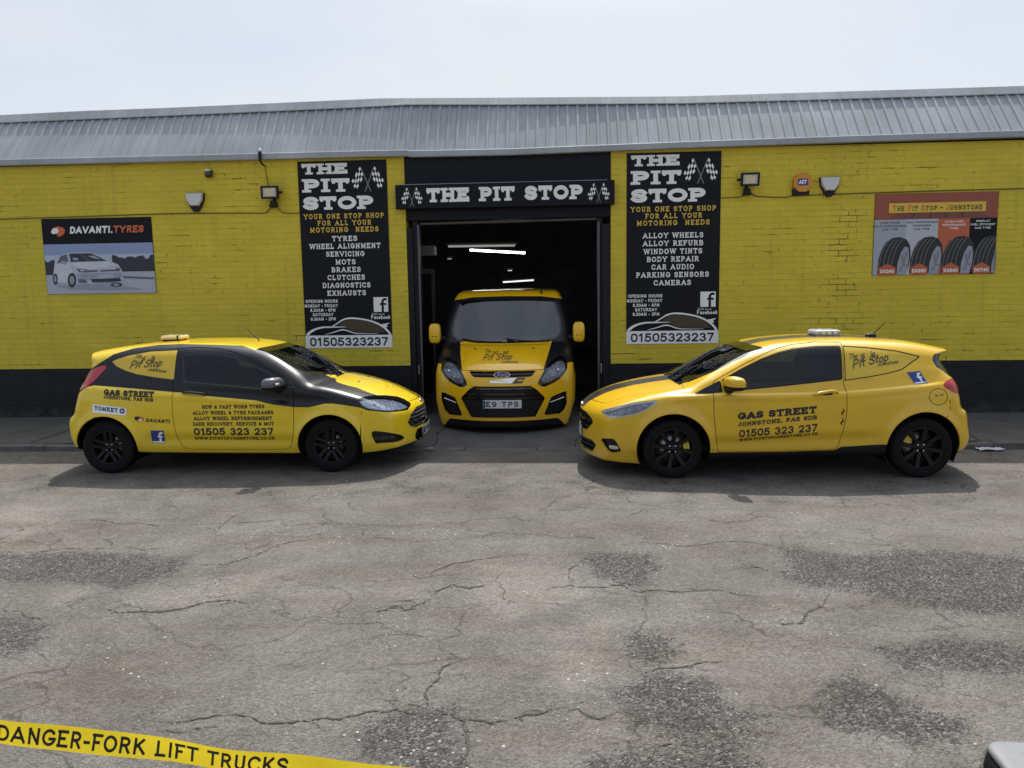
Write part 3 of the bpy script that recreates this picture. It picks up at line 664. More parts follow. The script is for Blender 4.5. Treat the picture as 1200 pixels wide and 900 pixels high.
def sheet_material(name, c0, c1, rough):
    m = bpy.data.materials.new(name); m.use_nodes = True; t = m.node_tree; b = t.nodes['Principled BSDF']; L = t.links.new
    c = t.nodes.new('ShaderNodeTexCoord')
    mp_ = t.nodes.new('ShaderNodeMapping'); mp_.inputs['Scale'].default_value = (7, .5, .5); L(c.outputs['Object'], mp_.inputs[0])
    n = t.nodes.new('ShaderNodeTexNoise'); n.inputs['Scale'].default_value = 2.2; n.inputs['Detail'].default_value = 8; n.inputs['Roughness'].default_value = .68; L(mp_.outputs[0], n.inputs['Vector'])
    n2 = t.nodes.new('ShaderNodeTexNoise'); n2.inputs['Scale'].default_value = 1.1; n2.inputs['Detail'].default_value = 6; L(c.outputs['Object'], n2.inputs['Vector'])
    r = t.nodes.new('ShaderNodeMapRange'); r.inputs[1].default_value = .32; r.inputs[2].default_value = .68; L(n.outputs[0], r.inputs[0])
    x = t.nodes.new('ShaderNodeMixRGB'); x.inputs[1].default_value = (*c0, 1); x.inputs[2].default_value = (*c1, 1); L(r.outputs[0], x.inputs[0])
    r2_ = t.nodes.new('ShaderNodeMapRange'); r2_.inputs[1].default_value = .35; r2_.inputs[2].default_value = .7; r2_.inputs[3].default_value = .85; r2_.inputs[4].default_value = 1.12; L(n2.outputs[0], r2_.inputs[0])
    y = t.nodes.new('ShaderNodeMixRGB'); y.blend_type = 'MULTIPLY'; y.inputs[0].default_value = 1; L(x.outputs[0], y.inputs[1]); L(r2_.outputs[0], y.inputs[2])
    L(y.outputs[0], b.inputs['Base Color']); b.inputs['Roughness'].default_value = rough; b.inputs['Metallic'].default_value = .0
    return m
M['brick'] = brick_material()
M['sheet'] = sheet_material('weathered_sheeting', (.30, .315, .335), (.395, .415, .44), .75)
M['flash'] = sheet_material('flashing', (.33, .355, .39), (.39, .415, .45), .6)
M['interior'] = mat('interior_paint', (.24, .26, .32), .8, var=.3, vscale=2)
M['dark_floor'] = mat('garage_floor', (.10, .10, .10), .6, var=.35, vscale=3)
X0, X1, EAVE = -22.0, 22.0, 3.86
DL, DR = -2.2, .72           # yellow brick stops here; the black door surround sits between
bld = tag(empty('garage_building', (-.75, 0, 0)), 'single-storey garage of yellow painted brick with black plinth and grey ribbed sheet roof', 'building')
bo = Vector((.75, 0, 0))
def bpart(mb, name, mats, parent=None):
    o = mb.build(name, mats, bld if parent is None else parent); o.matrix_parent_inverse = Matrix.Translation(bo) if parent is None else Matrix.Identity(4)
    return o
m = MB(); m.box(X0, DL, 0, .30, -.05, EAVE-.004); bpart(m, 'brick_wall', M['brick'])
m = MB(); m.box(DR, X1, 0, .30, -.05, EAVE-.004); bpart(m, 'brick_wall', M['brick'])
# black door surround: pilasters (stepped), header board and shutter housing
for bx in ((DL+.002, -2.115, .012, .30, -.05, 2.86), (-2.113, -2.04, .05, .30, -.05, 2.95), (DR-.115, DR-.002, .012, .30, -.05, 2.86), (DR-.19, DR-.117, .05, .30, -.05, 2.95)):
    m = MB(); m.box(*bx); bpart(m, 'door_surround', M['black_paint'])
m = MB(); m.box(DL+.004, DR-.004, -.012, .10, 3.452, EAVE-.03); bpart(m, 'header_panel', M['black_board'])
m = MB(); m.box(DL+.004, DR-.004, .03, .28, 2.955, 3.45, bev=.01); bpart(m, 'shutter_box', M['black_board'])
M['guide_metal'] = mat('guide_metal', (.10, .105, .115), .35, metal=.7)
for x in (-2.045, .535): m = MB(); m.box(x, x+.028, .026, .048, .1, 2.9); bpart(m, 'shutter_guide', M['guide_metal'])
for x in (-2.085, .572): m = MB(); m.box(x, x+.022, -.006, .046, .74, .88, bev=.006); bpart(m, 'door_latch', M['steel'])
m = MB(); m.tube([(-2.0, .06, 2.915), (.52, .06, 2.935)], .022, 10)
bpart(m, 'shutter_slat', mat('shutter_bottom', (.09, .075, .065), .45, metal=.4, var=.3))
# roof sheeting: trapezoidal ribs, leaning back
CAPB = [(-22, 4.57), (-8.6, 4.57), (-5.87, 4.599), (-3.24, 4.631), (-2.21, 4.65), (-.69, 4.606), (1.8, 4.551), (4.2, 4.545), (6.6, 4.545), (22, 4.545)]
RIDG = [(-22, 4.709), (-8.56, 4.709), (-7.2, 4.733), (-5.86, 4.74), (-3.23, 4.772), (-2.6, 4.779), (-.685, 4.733), (1.8, 4.676), (4.2, 4.675), (22, 4.675)]
EAVS = [(-22, 3.872), (-8.2, 3.868), (-5.6, 3.858), (-3.1, 3.853), (-2.12, 3.848), (-2.1, 3.835), (-.66, 3.826), (.55, 3.842), (1.7, 3.857), (4., 3.876), (6.2, 3.885), (22, 3.89)]
def ip(T, x): return float(np.interp(x, [a for a, _ in T], [b for _, b in T]))
m = MB(); x = X0; pitch = .142; row = []
random.seed(3)
while x < X1:
    j = random.uniform(-.003, .003)
    for dx, h in ((0, 0), (.088+j, 0), (.099+j, .017), (.129+j, .017), (.140+j, 0)): row.append((x+dx, h))
    x += pitch
vs = []
for (xx, h) in row:
    zb, zt = ip(EAVS, xx)+.058, ip(CAPB, xx)+.055; dy, dz = .565, zt-zb; l = math.hypot(dy, dz); ny, nz_ = -dz/l, dy/l
    vs += [(xx, -.080+ny*h, zb+nz_*h), (xx, .485+ny*h, zt+nz_*h)]
m.add(vs, [(2*i, 2*i+2, 2*i+3, 2*i+1) for i in range(len(row)-1)])
bpart(m, 'roof_sheeting', M['sheet'])
m = MB(); xs = sorted(set([X0+.5*i for i in range(89)]+[a for a, _ in RIDG]+[a for a, _ in CAPB])); vs = []
for xx in xs:
    zb, zt = ip(CAPB, xx), ip(RIDG, xx); vs += [(xx, .410, zb), (xx, .408, zb+.012), (xx, .50, zt), (xx, .68, zt-.03), (xx, 13, zt-.10)]
m.add(vs, [(5*i+k, 5*i+5+k, 5*i+6+k, 5*i+1+k) for i in range(len(xs)-1) for k in range(4)])
bpart(m, 'ridge_capping', M['sheet'])
m = MB(); xs = sorted(set([X0+.5*i for i in range(89)]+[a for a, _ in EAVS])); vs = []
for xx in xs:
    z = ip(EAVS, xx); vs += [(xx, .02, z-.002), (xx, -.105, z-.006), (xx, -.112, z+.004), (xx, -.108, z+.074), (xx, -.098, z+.084), (xx, -.07, z+.080)]
m.add(vs, [(6*i+k, 6*i+6+k, 6*i+7+k, 6*i+1+k) for i in range(len(xs)-1) for k in range(5)])
bpart(m, 'eaves_flashing', M['flash'])
# dark workshop behind the door
m = MB()
m.box(-4.6, -4.5, .3, 12.95, -.05, 4.2); m.box(3.5, 3.6, .3, 12.95, -.05, 4.2); m.box(-4.498, 3.498, 12.8, 12.9, -.05, 4.198); m.box(-4.6, 3.6, .3, 12.95, 4.2, 4.3)
m.box(-4.5, -2.36, .302, .36, -.05, 4.2); m.box(.9, 3.5, .302, .36, -.05, 4.2); m.box(-2.36, .9, .302, .36, 3.3, 4.2)
bpart(m, 'workshop_shell', M['interior'])
m = MB()
m.add([(X0, 13, -.05), (X1, 13, -.05), (X1, 13, 4.6), (X0, 13, 4.6)], [(0, 1, 2, 3)])
m.box(X0-.05, X0, 0, 13, -.05, 4.6); m.box(X1, X1+.05, 0, 13, -.05, 4.6); bpart(m, 'rear_wall', M['brick'])
m = MB(); m.add([(-4.5, .0, .139), (3.5, .0, .139), (3.5, 12.9, .139), (-4.5, 12.9, .139)], [(0, 1, 2, 3)]); tag(m.build('workshop_floor', M['dark_floor']), kind='structure')
# things inside the workshop
def batten(loc, ln, dy, lit, label, r=.019):
    o = tag(empty('strip_light', loc), label, 'strip light', 'strip lights in the dark workshop')
    a = MB(); a.box(-ln/2, ln/2, -.03, .03, .02, .06, bev=.008); a.build('housing', M['white_plastic'], o)
    b = MB(); b.tube([(-ln/2+.03, 0, .0), (ln/2-.03, 0, .0)], r, 10); b.build('tube', mat('lamp_glow', (.8, .8, .8), .4, emit=(1, .97, .92), estr=lit), o)
    for sx in (-1, 1): c = MB(); c.tube([(sx*ln/3, 0, .06), (sx*ln/3, 0, 4.2-loc[2])], .003, 5); c.build('hanger', M['black_plastic'], o)
    o.rotation_euler = (0, dy, 0); return o
batten((-1.52, 4., 2.80), 1.36, 0.005, .2, 'long dim strip light hanging nearest the garage door')
batten((-1.29, 5., 2.735), 1.2, .07, 9.0, 'brightest strip light, tilted, below the dim one')
batten((-1.08, 9., 2.155), .86, -.05, .9, 'low strip light just above the van roof')
batten((-2.72, 8., 2.72), .16, 0, .35, 'tiny far light, upper left of two small lights', .008)
batten((-1.23, 8., 2.41), .16, 0, .7, 'tiny far light, lower right of two small lights', .009)
o = tag(empty('wall_heater', (-2.18, 1.5, 2.53)), 'pale slatted heater box high on the left inside the doorway', 'heater')
a = MB(); a.box(-.14, .14, 0, .22, 0, .16, bev=.01); a.build('case', mat('heater_case', (.35, .35, .36), .5, var=.15), o)
for i in range(4): a = MB(); a.box(-.125, .125, -.014, -.002, .02+.033*i, .037+.033*i); a.build('slat', M['steel'], o)
for sx in (-.1, .1): a = MB(); a.tube([(sx, .1, .16), (sx, .1, 1.67)], .006); a.build('hanger', M['black_plastic'], o)
o = tag(empty('inner_door', (-2.36, 2.5, .139)), 'dim inner door with grey frame on the left inside the workshop', 'door')
a = MB(); a.box(-.16, .08, .03, .07, 0, 2.1); a.build('door_leaf', M['black_plastic'], o)
a = MB(); a.box(.085, .135, 0, .10, 0, 2.2, bev=.006); a.box(-.22, -.165, 0, .10, 0, 2.2, bev=.006); a.box(-.163, .083, 0, .10, 2.12, 2.2); a.build('door_frame', mat('frame_grey', (.16, .165, .175), .6), o)

# ================================================================== signs on the wall
PM = ['black_board', 'white_print', 'yellow_print', 'grey_print', 'black_print', 'orange_print', 'brown_print', 'blue_print']
MI = {k: i for i, k in enumerate(PM)}
def pmats(extra=()): return [M[k] for k in PM]+list(extra)
WH, YE, GR, BK, OR, BR_, BL = 1, 2, 3, 4, 5, 6, 7
def flags(p, cx, cz, w_, h_, lay):
    wh, bk, pole = flagpair(w_, h_)
    p.polys(wh, cx, cz, lay, WH); p.polys(pole, cx, cz, lay, GR)
def f_logo(p, x0, z0, s, lay, sq, ff, flip=False):
    """square social badge with a lower-case f cut at its lower right"""
    p.rect(x0, x0+s, z0, z0+s, lay, sq)
    hk = [(.62, .0), (.62, .66), (.635, .76), (.69, .83), (.78, .855), (.92, .85)]
    ps = band([(q[0]*s, q[1]*s) for q in hk], [.16*s]*len(hk))+[[(.44*s, .46*s), (.88*s, .46*s), (.86*s, .60*s), (.44*s, .60*s)]]
    p.polys(ps, x0, z0, lay+1, ff)
def banner(x0, x1, z0, z1, rows, label, name_w):
    o = tag(empty('banner_sign', (x0, -.004, z0)), label, 'sign', 'tall black banners beside the garage door')
    W, H = x1-x0, z1-z0
    b = MB(); b.box(0, W, -.006, 0, 0, H); b.build('panel', M['black_board'], o)
    def U(u): return u*W
    def Z(v): return (1-v)*H
    def row(p, t, u0, u1, v0, v1, mi, serif=True, wt=.2, **k):
        q = Print(); q.text(t, U((u0+u1)/2), Z(v1), (v1-v0)*H, 1, mi, serif=serif, wt=wt, width=(u1-u0)*W, **k); q.mb.build('lettering', pmats(), o)
    p = Print()
    row(p, 'THE', .045, .565, .012, .068, WH, wt=.30, xs=1.25, gap=.06); row(p, 'PIT', .045, .585, .092, .162, WH, wt=.30, xs=1.3, gap=.08); row(p, 'STOP', .045, .845, .185, .255, WH, wt=.30, xs=1.3, gap=.06)
    row(p, 'YOUR ONE STOP SHOP', .045, .955, .276, .303, YE, gap=.22); row(p, 'FOR ALL YOUR', .20, .81, .312, .339, YE, gap=.22); row(p, 'MOTORING  NEEDS', .11, .89, .348, .375, YE, gap=.22)
    for t, u0, u1, v0 in rows: row(p, t, u0, u1, v0, v0+.028, WH, gap=.16)
    for t, u0, u1, v0 in (('OPENING HOURS', .02, .39, .735), ('MONDAY - FRIDAY', .005, .39, .760), ('8.30AM - 6PM', .07, .36, .784), ('SATURDAY', .095, .335, .808), ('8.30AM - 2PM', .07, .36, .832)):
        row(p, t, u0, u1, v0, v0+.0175, WH, serif=False, wt=.22, gap=.14)
    row(p, 'Find us on', .775, .92, .812, .822, WH, serif=False, wt=.14); row(p, 'Facebook', .765, .985, .824, .845, WH, serif=False, wt=.2)
    p = Print(); flags(p, U(.785), Z(.098), .36*W, .132*H, 1); p.mb.build('flag_emblem', pmats(), o)
    p = Print(); f_logo(p, U(.80), Z(.806), .165*W, 1, WH, 0); p.mb.build('badge', pmats(), o)
    # sports-car outline above the telephone strip
    p = Print()
    def c(x, y): return (U((x-155)/885), Z(.93-(540-y)/1800))
    k = W/885
    def st(pts, ws, mi, lay=2):
        q = smooth_pts([c(*a) for a in pts], 5); ww = np.interp(np.linspace(0, 1, len(q)), np.linspace(0, 1, len(ws)), ws)
        p.polys(band(q, [v*k for v in ww]), 0, 0, lay, mi)
    st([(172, 541), (205, 508), (265, 478), (340, 462), (430, 460), (575, 460)], [30, 26, 20, 16, 14, 4], WH)
    st([(430, 456), (480, 428), (550, 388), (625, 375), (720, 383), (820, 403), (900, 433), (962, 472), (1003, 512), (1020, 541)], [10, 12, 15, 17, 17, 17, 18, 19, 21, 24], WH)
    st([(360, 532), (450, 510), (520, 490), (570, 492), (630, 514), (710, 526), (900, 527)], [3, 10, 13, 12, 10, 7, 2], WH)
    p.polys([[c(930, 440), c(955, 462), c(975, 470), c(1000, 466), c(985, 450), c(1020, 424)]], 0, 0, 3, WH)
    gl = [c(*a) for a in [(500, 440), (560, 400), (640, 390), (740, 400), (850, 425), (930, 470), (975, 520), (900, 518), (700, 515), (620, 500), (580, 470)]]
    p.polys([gl], 0, 0, 1, 8)
    p.mb.build('car_graphic', pmats([mat('graphic_tint', (.06, .045, .02), .4)]), o)
    p = Print(); p.rect(0, U(1), 0, Z(.931), 2, WH); p.text('01505323237', U(.5), Z(.990), .047*H, 3, BK, wt=.2, width=.90*W, gap=.13); p.mb.build('phone_strip', pmats(), o)
    return o
banner(-3.742, -2.452, 1.147, 3.82, [('TYRES', .355, .645, .395), ('WHEEL ALIGNMENT', .095, .905, .435), ('SERVICING', .28, .72, .477), ('MOTS', .385, .615, .520), ('BRAKES', .335, .67, .561), ('CLUTCHES', .285, .715, .603), ('DIAGNOSTICS', .225, .775, .645), ('EXHAUSTS', .275, .72, .687)],
       'tall black banner listing TYRES to EXHAUSTS above a phone number', 'l')
banner(.94, 2.24, 1.157, 3.817, [('ALLOY WHEELS', .175, .825, .413), ('ALLOY REFURB', .175, .825, .454), ('WINDOW TINTS', .185, .815, .496), ('BODY REPAIR', .22, .78, .537), ('CAR AUDIO', .27, .73, .578), ('PARKING SENSORS', .105, .89, .619), ('CAMERAS', .295, .70, .661)],
       'tall black banner listing ALLOY WHEELS to CAMERAS above a phone number', 'r')

# fascia sign over the door
o = tag(empty('fascia_sign', (-2.315, -.03, 3.112)), 'long black board with white THE PIT STOP lettering over the garage door', 'sign')
b = MB(); b.box(0, 3.08, -.09, 0, 0, .335, bev=.006); b.build('board', M['black_board'], o)
b = MB(); b.box(.10, 2.98, -.075, -.005, .336, .342); b.build('top_trim', M['steel'], o)
p = Print(); L0 = -.0845
def shift(mb, dy): mb.v = [(v[0], v[1]+dy, v[2]) for v in mb.v]
p.text('THE PIT STOP', 1.545, .085, .195, 1, WH, serif=True, wt=.30, xs=1.2, gap=.08, width=2.20); shift(p.mb, L0); p.mb.build('lettering', pmats(), o)
for cx in (.235, 2.86):
    p = Print(); flags(p, cx, .165, .30, .27, 1); shift(p.mb, L0); p.mb.build('flag_emblem', pmats(), o)

# picture board on the left
o = tag(empty('advert_board', (-7.632, -.004, 1.99)), 'advert board showing a white hatchback driving under a black header', 'sign')
W, H = 1.675, 1.105
b = MB(); b.box(0, W, -.005, 0, 0, H); b.build('panel', M['black_board'], o)
def C(x, y): return ((x-190-(y-105)*.084)/858*W, (1-(y-105-(1-(x-190)/860)*-6)/592)*H)
pic = [mat('photo_sky', (.26, .34, .55), .4), mat('photo_snow', (.42, .45, .54), .4), mat('photo_trees', (.022, .025, .04), .4, var=.3, vscale=30), mat('photo_car', (.50, .53, .62), .4), mat('photo_shade', (.10, .12, .18), .4), mat('photo_track', (.30, .32, .40), .4), mat('photo_sky_low', (.45, .52, .68), .4)]
pic += [mat('photo_light', (.60, .62, .70), .4, var=.08, vscale=9), mat('photo_mid', (.30, .34, .44), .4, var=.15, vscale=9)]
SKY_, SNOW, TREE, PCAR, PSH, PTR, SKL, PLT, PMID = 8, 9, 10, 11, 12, 13, 14, 15, 16
def ell2(cx, cy_, rx, ry): return [C(cx+rx*math.cos(t*math.pi/8), cy_+ry*math.sin(t*math.pi/8)) for t in range(16)]
p = Print()
hz = .31
p.rect(.004, W-.004, .40*H, .665*H, 1, SKY_); p.rect(.004, W-.004, .36*H, .52*H, 2, SKL); p.rect(.004, W-.004, .004, .29*H, 1, SNOW); p.rect(.004, W-.004, .288*H, .38*H, 3, PTR)
random.seed(2)
def treeline(u0, u1, zb, zt, n):
    q = [(u0*W, zb*H)]
    q += [(u1*W, zb*H)]+[((u1+(u0-u1)*i/n)*W, (zt+random.uniform(-.03, .03))*H) for i in range(n+1)]
    return [q]
p.polys(treeline(.62, .997, .29, .48, 16), 0, 0, 4, TREE); p.polys(treeline(.003, .09, .26, .46, 5), 0, 0, 4, TREE)
p.polys([[C(840, 560), C(1080, 575), C(1080, 590), C(840, 575)]], 0, 0, 4, PSH)
p.polys([[C(300, 620), C(860, 640), C(1000, 665), C(820, 668), C(420, 655)]], 0, 0, 5, PTR)
body = [(288, 530), (298, 455), (345, 385), (408, 366), (590, 368), (690, 405), (735, 440), (800, 468), (830, 520), (836, 590), (820, 628), (740, 640), (470, 636), (400, 610), (300, 598)]
p.polys([[C(*q) for q in body]], 0, 0, 6, PCAR)
for q in ([(410, 372), (590, 374), (712, 438), (425, 440)], [(345, 392), (396, 376), (408, 436), (315, 450)], [(470, 490), (552, 500), (556, 526), (490, 522)], [(782, 490), (812, 500), (818, 520), (782, 522)], [(556, 508), (780, 505), (782, 520), (556, 524)], [(578, 575), (815, 570), (826, 600), (760, 608), (600, 606)], [(480, 575), (540, 578), (560, 608), (490, 606)]):
    p.polys([[C(*a) for a in q]], 0, 0, 7, PSH)
for cx, cy_, rx, ry in ((436, 582, 34, 58), (304, 570, 20, 44), (785, 626, 46, 16)):
    p.polys([[C(cx+rx*math.cos(t*math.pi/8), cy_+ry*math.sin(t*math.pi/8)) for t in range(16)]], 0, 0, 7, TREE)
    p.polys([[C(cx+rx*.55*math.cos(t*math.pi/8), cy_+ry*.6*math.sin(t*math.pi/8)) for t in range(16)]], 0, 0, 8, PTR)
for q, mi in (([(290, 520), (300, 458), (344, 392), (404, 372), (412, 440), (425, 470), (440, 520), (405, 540), (385, 600), (300, 592)], PLT), ([(425, 446), (712, 444), (790, 474), (560, 500), (470, 486)], PLT), ([(470, 532), (820, 530), (832, 570), (578, 570), (560, 600), (500, 606)], PMID), ([(440, 612), (600, 612), (826, 606), (820, 628), (740, 640), (470, 636)], PMID)):
    p.polys([[C(*a) for a in q]], 0, 0, 6.5, mi)
p.polys([[C(*a) for a in [(420, 376), (500, 378), (560, 436), (432, 436)]]], 0, 0, 7.5, TREE); p.polys([[C(*a) for a in [(510, 378), (588, 378), (700, 436), (580, 437)]]], 0, 0, 7.5, TREE)
p.polys([[C(*a) for a in [(580, 580), (812, 577), (820, 597), (600, 602)]]], 0, 0, 7.6, TREE); p.polys([[C(*a) for a in [(345, 435), (372, 428), (395, 440), (385, 462), (352, 452)]]], 0, 0, 7.6, PMID)
p.polys([ell2(650, 514, 14, 12)], 0, 0, 8, SNOW)
p.polys([[C(*a) for a in [(640, 545), (762, 543), (764, 572), (642, 576)]]], 0, 0, 8, SNOW)
p.polys([[C(*a) for a in [(500, 497), (540, 503), (530, 516), (498, 512)]]], 0, 0, 8, SNOW)
p.polys([[C(*a) for a in [(440, 405), (480, 408), (485, 428), (445, 425)]], [C(*a) for a in [(560, 395), (610, 392), (660, 425), (600, 415)]]], 0, 0, 8, PTR)
p.mb.build('picture', pmats(pic), o)
p = Print()
t = text2d('DAVANTI', .095*H, wt=.27, slant=.16, width=.372*W, align='l', gap=.06); p.tri(t, .25*W, .80*H, 1, WH)
p.rect(.628*W, .642*W, .80*H, .82*H, 1, WH)
t = text2d('TYRES', .095*H, wt=.25, slant=.16, width=.275*W, align='l', gap=.07); p.tri(t, .648*W, .80*H, 1, OR)
p.mb.build('lettering', pmats(), o)
p = Print()
def ell(cx, cz, rx, rz, n=20, t0=0): return [(cx+rx*math.cos(2*math.pi*i/n+t0), cz+rz*math.sin(2*math.pi*i/n+t0)) for i in range(n)]
p.polys([[(.085*W, .85*H), (.105*W, .885*H), (.15*W, .90*H), (.195*W, .885*H), (.213*W, .85*H), (.20*W, .80*H), (.165*W, .765*H), (.135*W, .77*H), (.14*W, .83*H)]], 0, 0, 1, OR)
p.polys([[(.080*W, .825*H), (.105*W, .875*H), (.145*W, .875*H), (.155*W, .84*H), (.135*W, .805*H), (.10*W, .80*H)]], 0, 0, 2, WH); p.mb.build('emblem', pmats(), o)

# tyre poster on the right
o = tag(empty('tyre_poster', (4.335, -.004, 2.075)), 'orange poster with four big tyres and a yellow title strip', 'sign')
W, H = 1.64, 1.11
pm = pmats([mat('pale_panel', (.36, .40, .48), .4), mat('paler_panel', (.47, .50, .57), .4), mat('tread_black', (.014, .015, .02), .45), mat('alloy_grey', (.30, .33, .40), .4), mat('dim_brown', (.19, .06, .045), .45), mat('panel_orange', (.50, .115, .045), .45)])
PP, PQ, TRD, ALL, DBR, POR = 8, 9, 10, 11, 12, 13
b = MB(); b.box(0, W, -.005, 0, 0, H); b.build('panel', M['black_board'], o)
p = Print(); p.rect(.002, W-.002, .685*H, H-.002, 1, BR_)
tp = [(.12*W, .69*H), (.20*W, .76*H), (.35*W, .80*H), (.5*W, .81*H), (.7*W, .80*H), (.86*W, .77*H), (.94*W, .69*H)]
p.polys([tp], 0, 0, 2, DBR)
p.polys(band([(.3*W, .69*H), (.34*W, .79*H)], [.012]*2)+band([(.45*W, .69*H), (.46*W, .80*H)], [.012]*2)+band([(.58*W, .69*H), (.575*W, .80*H)], [.012]*2)+band([(.72*W, .69*H), (.70*W, .79*H)], [.012]*2), 0, 0, 3, BK)
for u0, u1, mi in ((.002, .262, PP), (.262, .522, PQ), (.522, .778, POR), (.778, .998, 0)): p.rect(u0*W, u1*W, .003, .684*H, 1, mi)
p.mb.build('backdrop', pm, o)
for i, u in enumerate((.035, .297, .555, .805)):
    p = Print(); wd = min(.30, .995-u)
    def clip(q): return (min(q[0], .996*W), max(q[1], .004))
    def ty(sx, sz, n=14): # leaning tyre outline
        return [clip(((u+.135+sx*math.cos(a)*.14)*W, (.10+sz*math.sin(a)*.37)*H)) for a in [math.pi*k/(n-1) for k in range(n)]]
    q = [clip(((u+.005)*W, .02*H))]+[clip(((u+a)*W, b_*H)) for a, b_ in ((.012, .20), (.035, .32), (.07, .41), (.12, .46), (.18, .47), (.235, .44), (.265, .37), (.275, .25), (.265, .12), (.24, .02))]
    p.polys([q], 0, 0, 2+(i % 2), TRD)
    for k in range(4):
        a0 = .028+.034*k; g = [clip(((u+a0-.015)*W, .05*H)), clip(((u+a0+.004)*W, .24*H)), clip(((u+a0+.035)*W, .36*H)), clip(((u+a0+.075)*W, .44*H))]
        p.polys(band(smooth_pts(g, 4), [.007]*13), 0, 0, 4, GR)
    rim = [clip(((u+a)*W, b_*H)) for a, b_ in ((.165, .01), (.168, .14), (.19, .27), (.222, .35), (.25, .34), (.262, .25), (.258, .13), (.24, .01))]
    p.polys([rim], 0, 0, 5, ALL)
    sp = []
    for a in ((.19, .05), (.205, .25), (.24, .28), (.25, .12)): sp += band([clip(((u+.215)*W, .12*H)), clip(((u+a[0])*W, a[1]*H))], [.016, .03])
    p.polys(sp, 0, 0, 6, GR)
    p.mb.build('tyre_picture', pm, o)
    p = Print(); hx = u+.085
    p.polys([[clip(((hx-.07)*W, .004)), clip(((hx+.07)*W, .004)), clip(((hx+.07)*W, .09*H)), clip((hx*W, .145*H)), clip(((hx-.07)*W, .09*H))]], 0, 0, 7, POR)
    p.text(('DX240', 'DX390', 'DX640', 'DX740')[i], hx*W, .028*H, .044*H, 8, WH, wt=.24, width=.115*W)
    p.mb.build('size_tag', pm, o)
p = Print()
for cx, mi, ls in ((.13, BK, ('LONG RANGE', 'MULTI PERFORMANCE', 'CAR TYRE')), (.39, BK, ('HIGH PERFORMANCE', 'PASSENGER', 'CAR TYRE')), (.65, WH, ('ULTRA HIGH', 'PERFORMANCE', 'TYRE')), (.885, WH, ('RUNFLAT', 'FUEL EFFICIENT', 'CAR TYRE'))):
    for k, s_ in enumerate(ls): p.text(s_, cx*W, (.635-.042*k)*H, .024*H, 2, mi, wt=.2, gap=.12)
p.mb.build('caption', pm, o)
p = Print(); p.rect(.115*W, .90*W, .765*H, .882*H, 4, YE); p.mb.build('title_strip', pm, o)
p = Print(); s_ = 'THE PIT STOP - JOHNSTONE'
caps = [1.0 if (i == 0 or s_[i-1] == ' ') else .80 for i in range(len(s_))]
vs, fs, wd = text2d(s_, .072*H, wt=.2, serif=True, caps=caps, width=.73*W, gap=.14)
red = set()   # first letters are orange, the rest black: split by letter
x = 0; spans = []
tot = 0
for i, tk in enumerate(tokens(s_)):
    g = glyph(tk, .2, True, 1.0); spans.append((tot, tot+g[2]*caps[i], tk)); tot += g[2]*caps[i]+.14*1.35
kx = .73*W/(tot-.14); fa, fb = [], []
for f in fs:
    cx = sum(vs[i][0] for i in f)/3/kx+(tot-.14)/2
    init = any(a-.05 <= cx <= b_+.05 and (s_[i] in 'TPSJ') and (i == 0 or s_[i-1] == ' ') for i, (a, b_, tk) in enumerate(spans))
    (fa if init else fb).append(f)
p.tri((vs, fa), .508*W, .787*H, 5, OR); p.tri((vs, fb), .508*W, .787*H, 5, BK); p.mb.build('lettering', pm, o)

# ================================================================== fixtures on the wall
def shield(x, z, label):
    o = tag(empty('alarm_box', (x, -.002, z)), label, 'alarm', 'white shield-shaped alarm boxes')
    b = MB(); b.prism([(-.137, .265), (.137, .265), (.12, .15), (.07, .05), (.03, .0), (-.03, 0), (-.07, .05), (-.12, .15)], 'y', -.05, 0); b.build('backplate', M['black_plastic'], o)
    b = MB(); n = 8
    q = [(-.130, .262), (.130, .262), (.112, .155), (.062, .078), (-.062, .078), (-.112, .155)]
    v0 = [(a, -.052, c_) for a, c_ in q]; v1 = [(a*.90, -.095, .165+(c_-.165)*.88) for a, c_ in q]; k = len(q)
    b.add(v0+v1, [(i, (i+1) % k, k+(i+1) % k, k+i) for i in range(k)]+[tuple(range(2*k-1, k-1, -1))[::-1]]); b.build('cover', M['white_plastic'], o)
shield(-5.262, 3.15, 'white shield-shaped alarm box below the small dark sensor, left of the left banner'); shield(3.705, 3.16, 'white shield-shaped alarm box beside the orange octagonal alarm')
o = tag(empty('octagonal_alarm', (3.335, -.002, 3.335)), 'orange octagonal alarm box reading ADT with black base', 'alarm')
b = MB(); R_ = .132; oc = [(R_*math.cos(rad(22.5+45*i)), .02+R_*math.sin(rad(22.5+45*i))) for i in range(8)]
b.prism(oc[::-1], 'y', -.075, 0); b.build('case', mat('alarm_orange', (.62, .26, .02), .4, var=.1), o)
b = MB(); b.prism([(-.115, -.145), (.09, -.145), (.095, -.085), (-.1, -.085), (-.125, -.06), (-.13, -.09)][::-1], 'y', -.06, -.001); b.build('base', M['black_plastic'], o)
p = Print(); p.rect(-.068, .068, -.02, .072, 1, 7); t = text2d('ADT', .056, wt=.26, slant=.18, width=.105, gap=.02); p.tri(t, -.006, -.001, 2, 1); shift(p.mb, -.0705); p.mb.build('badge', pmats(), o)
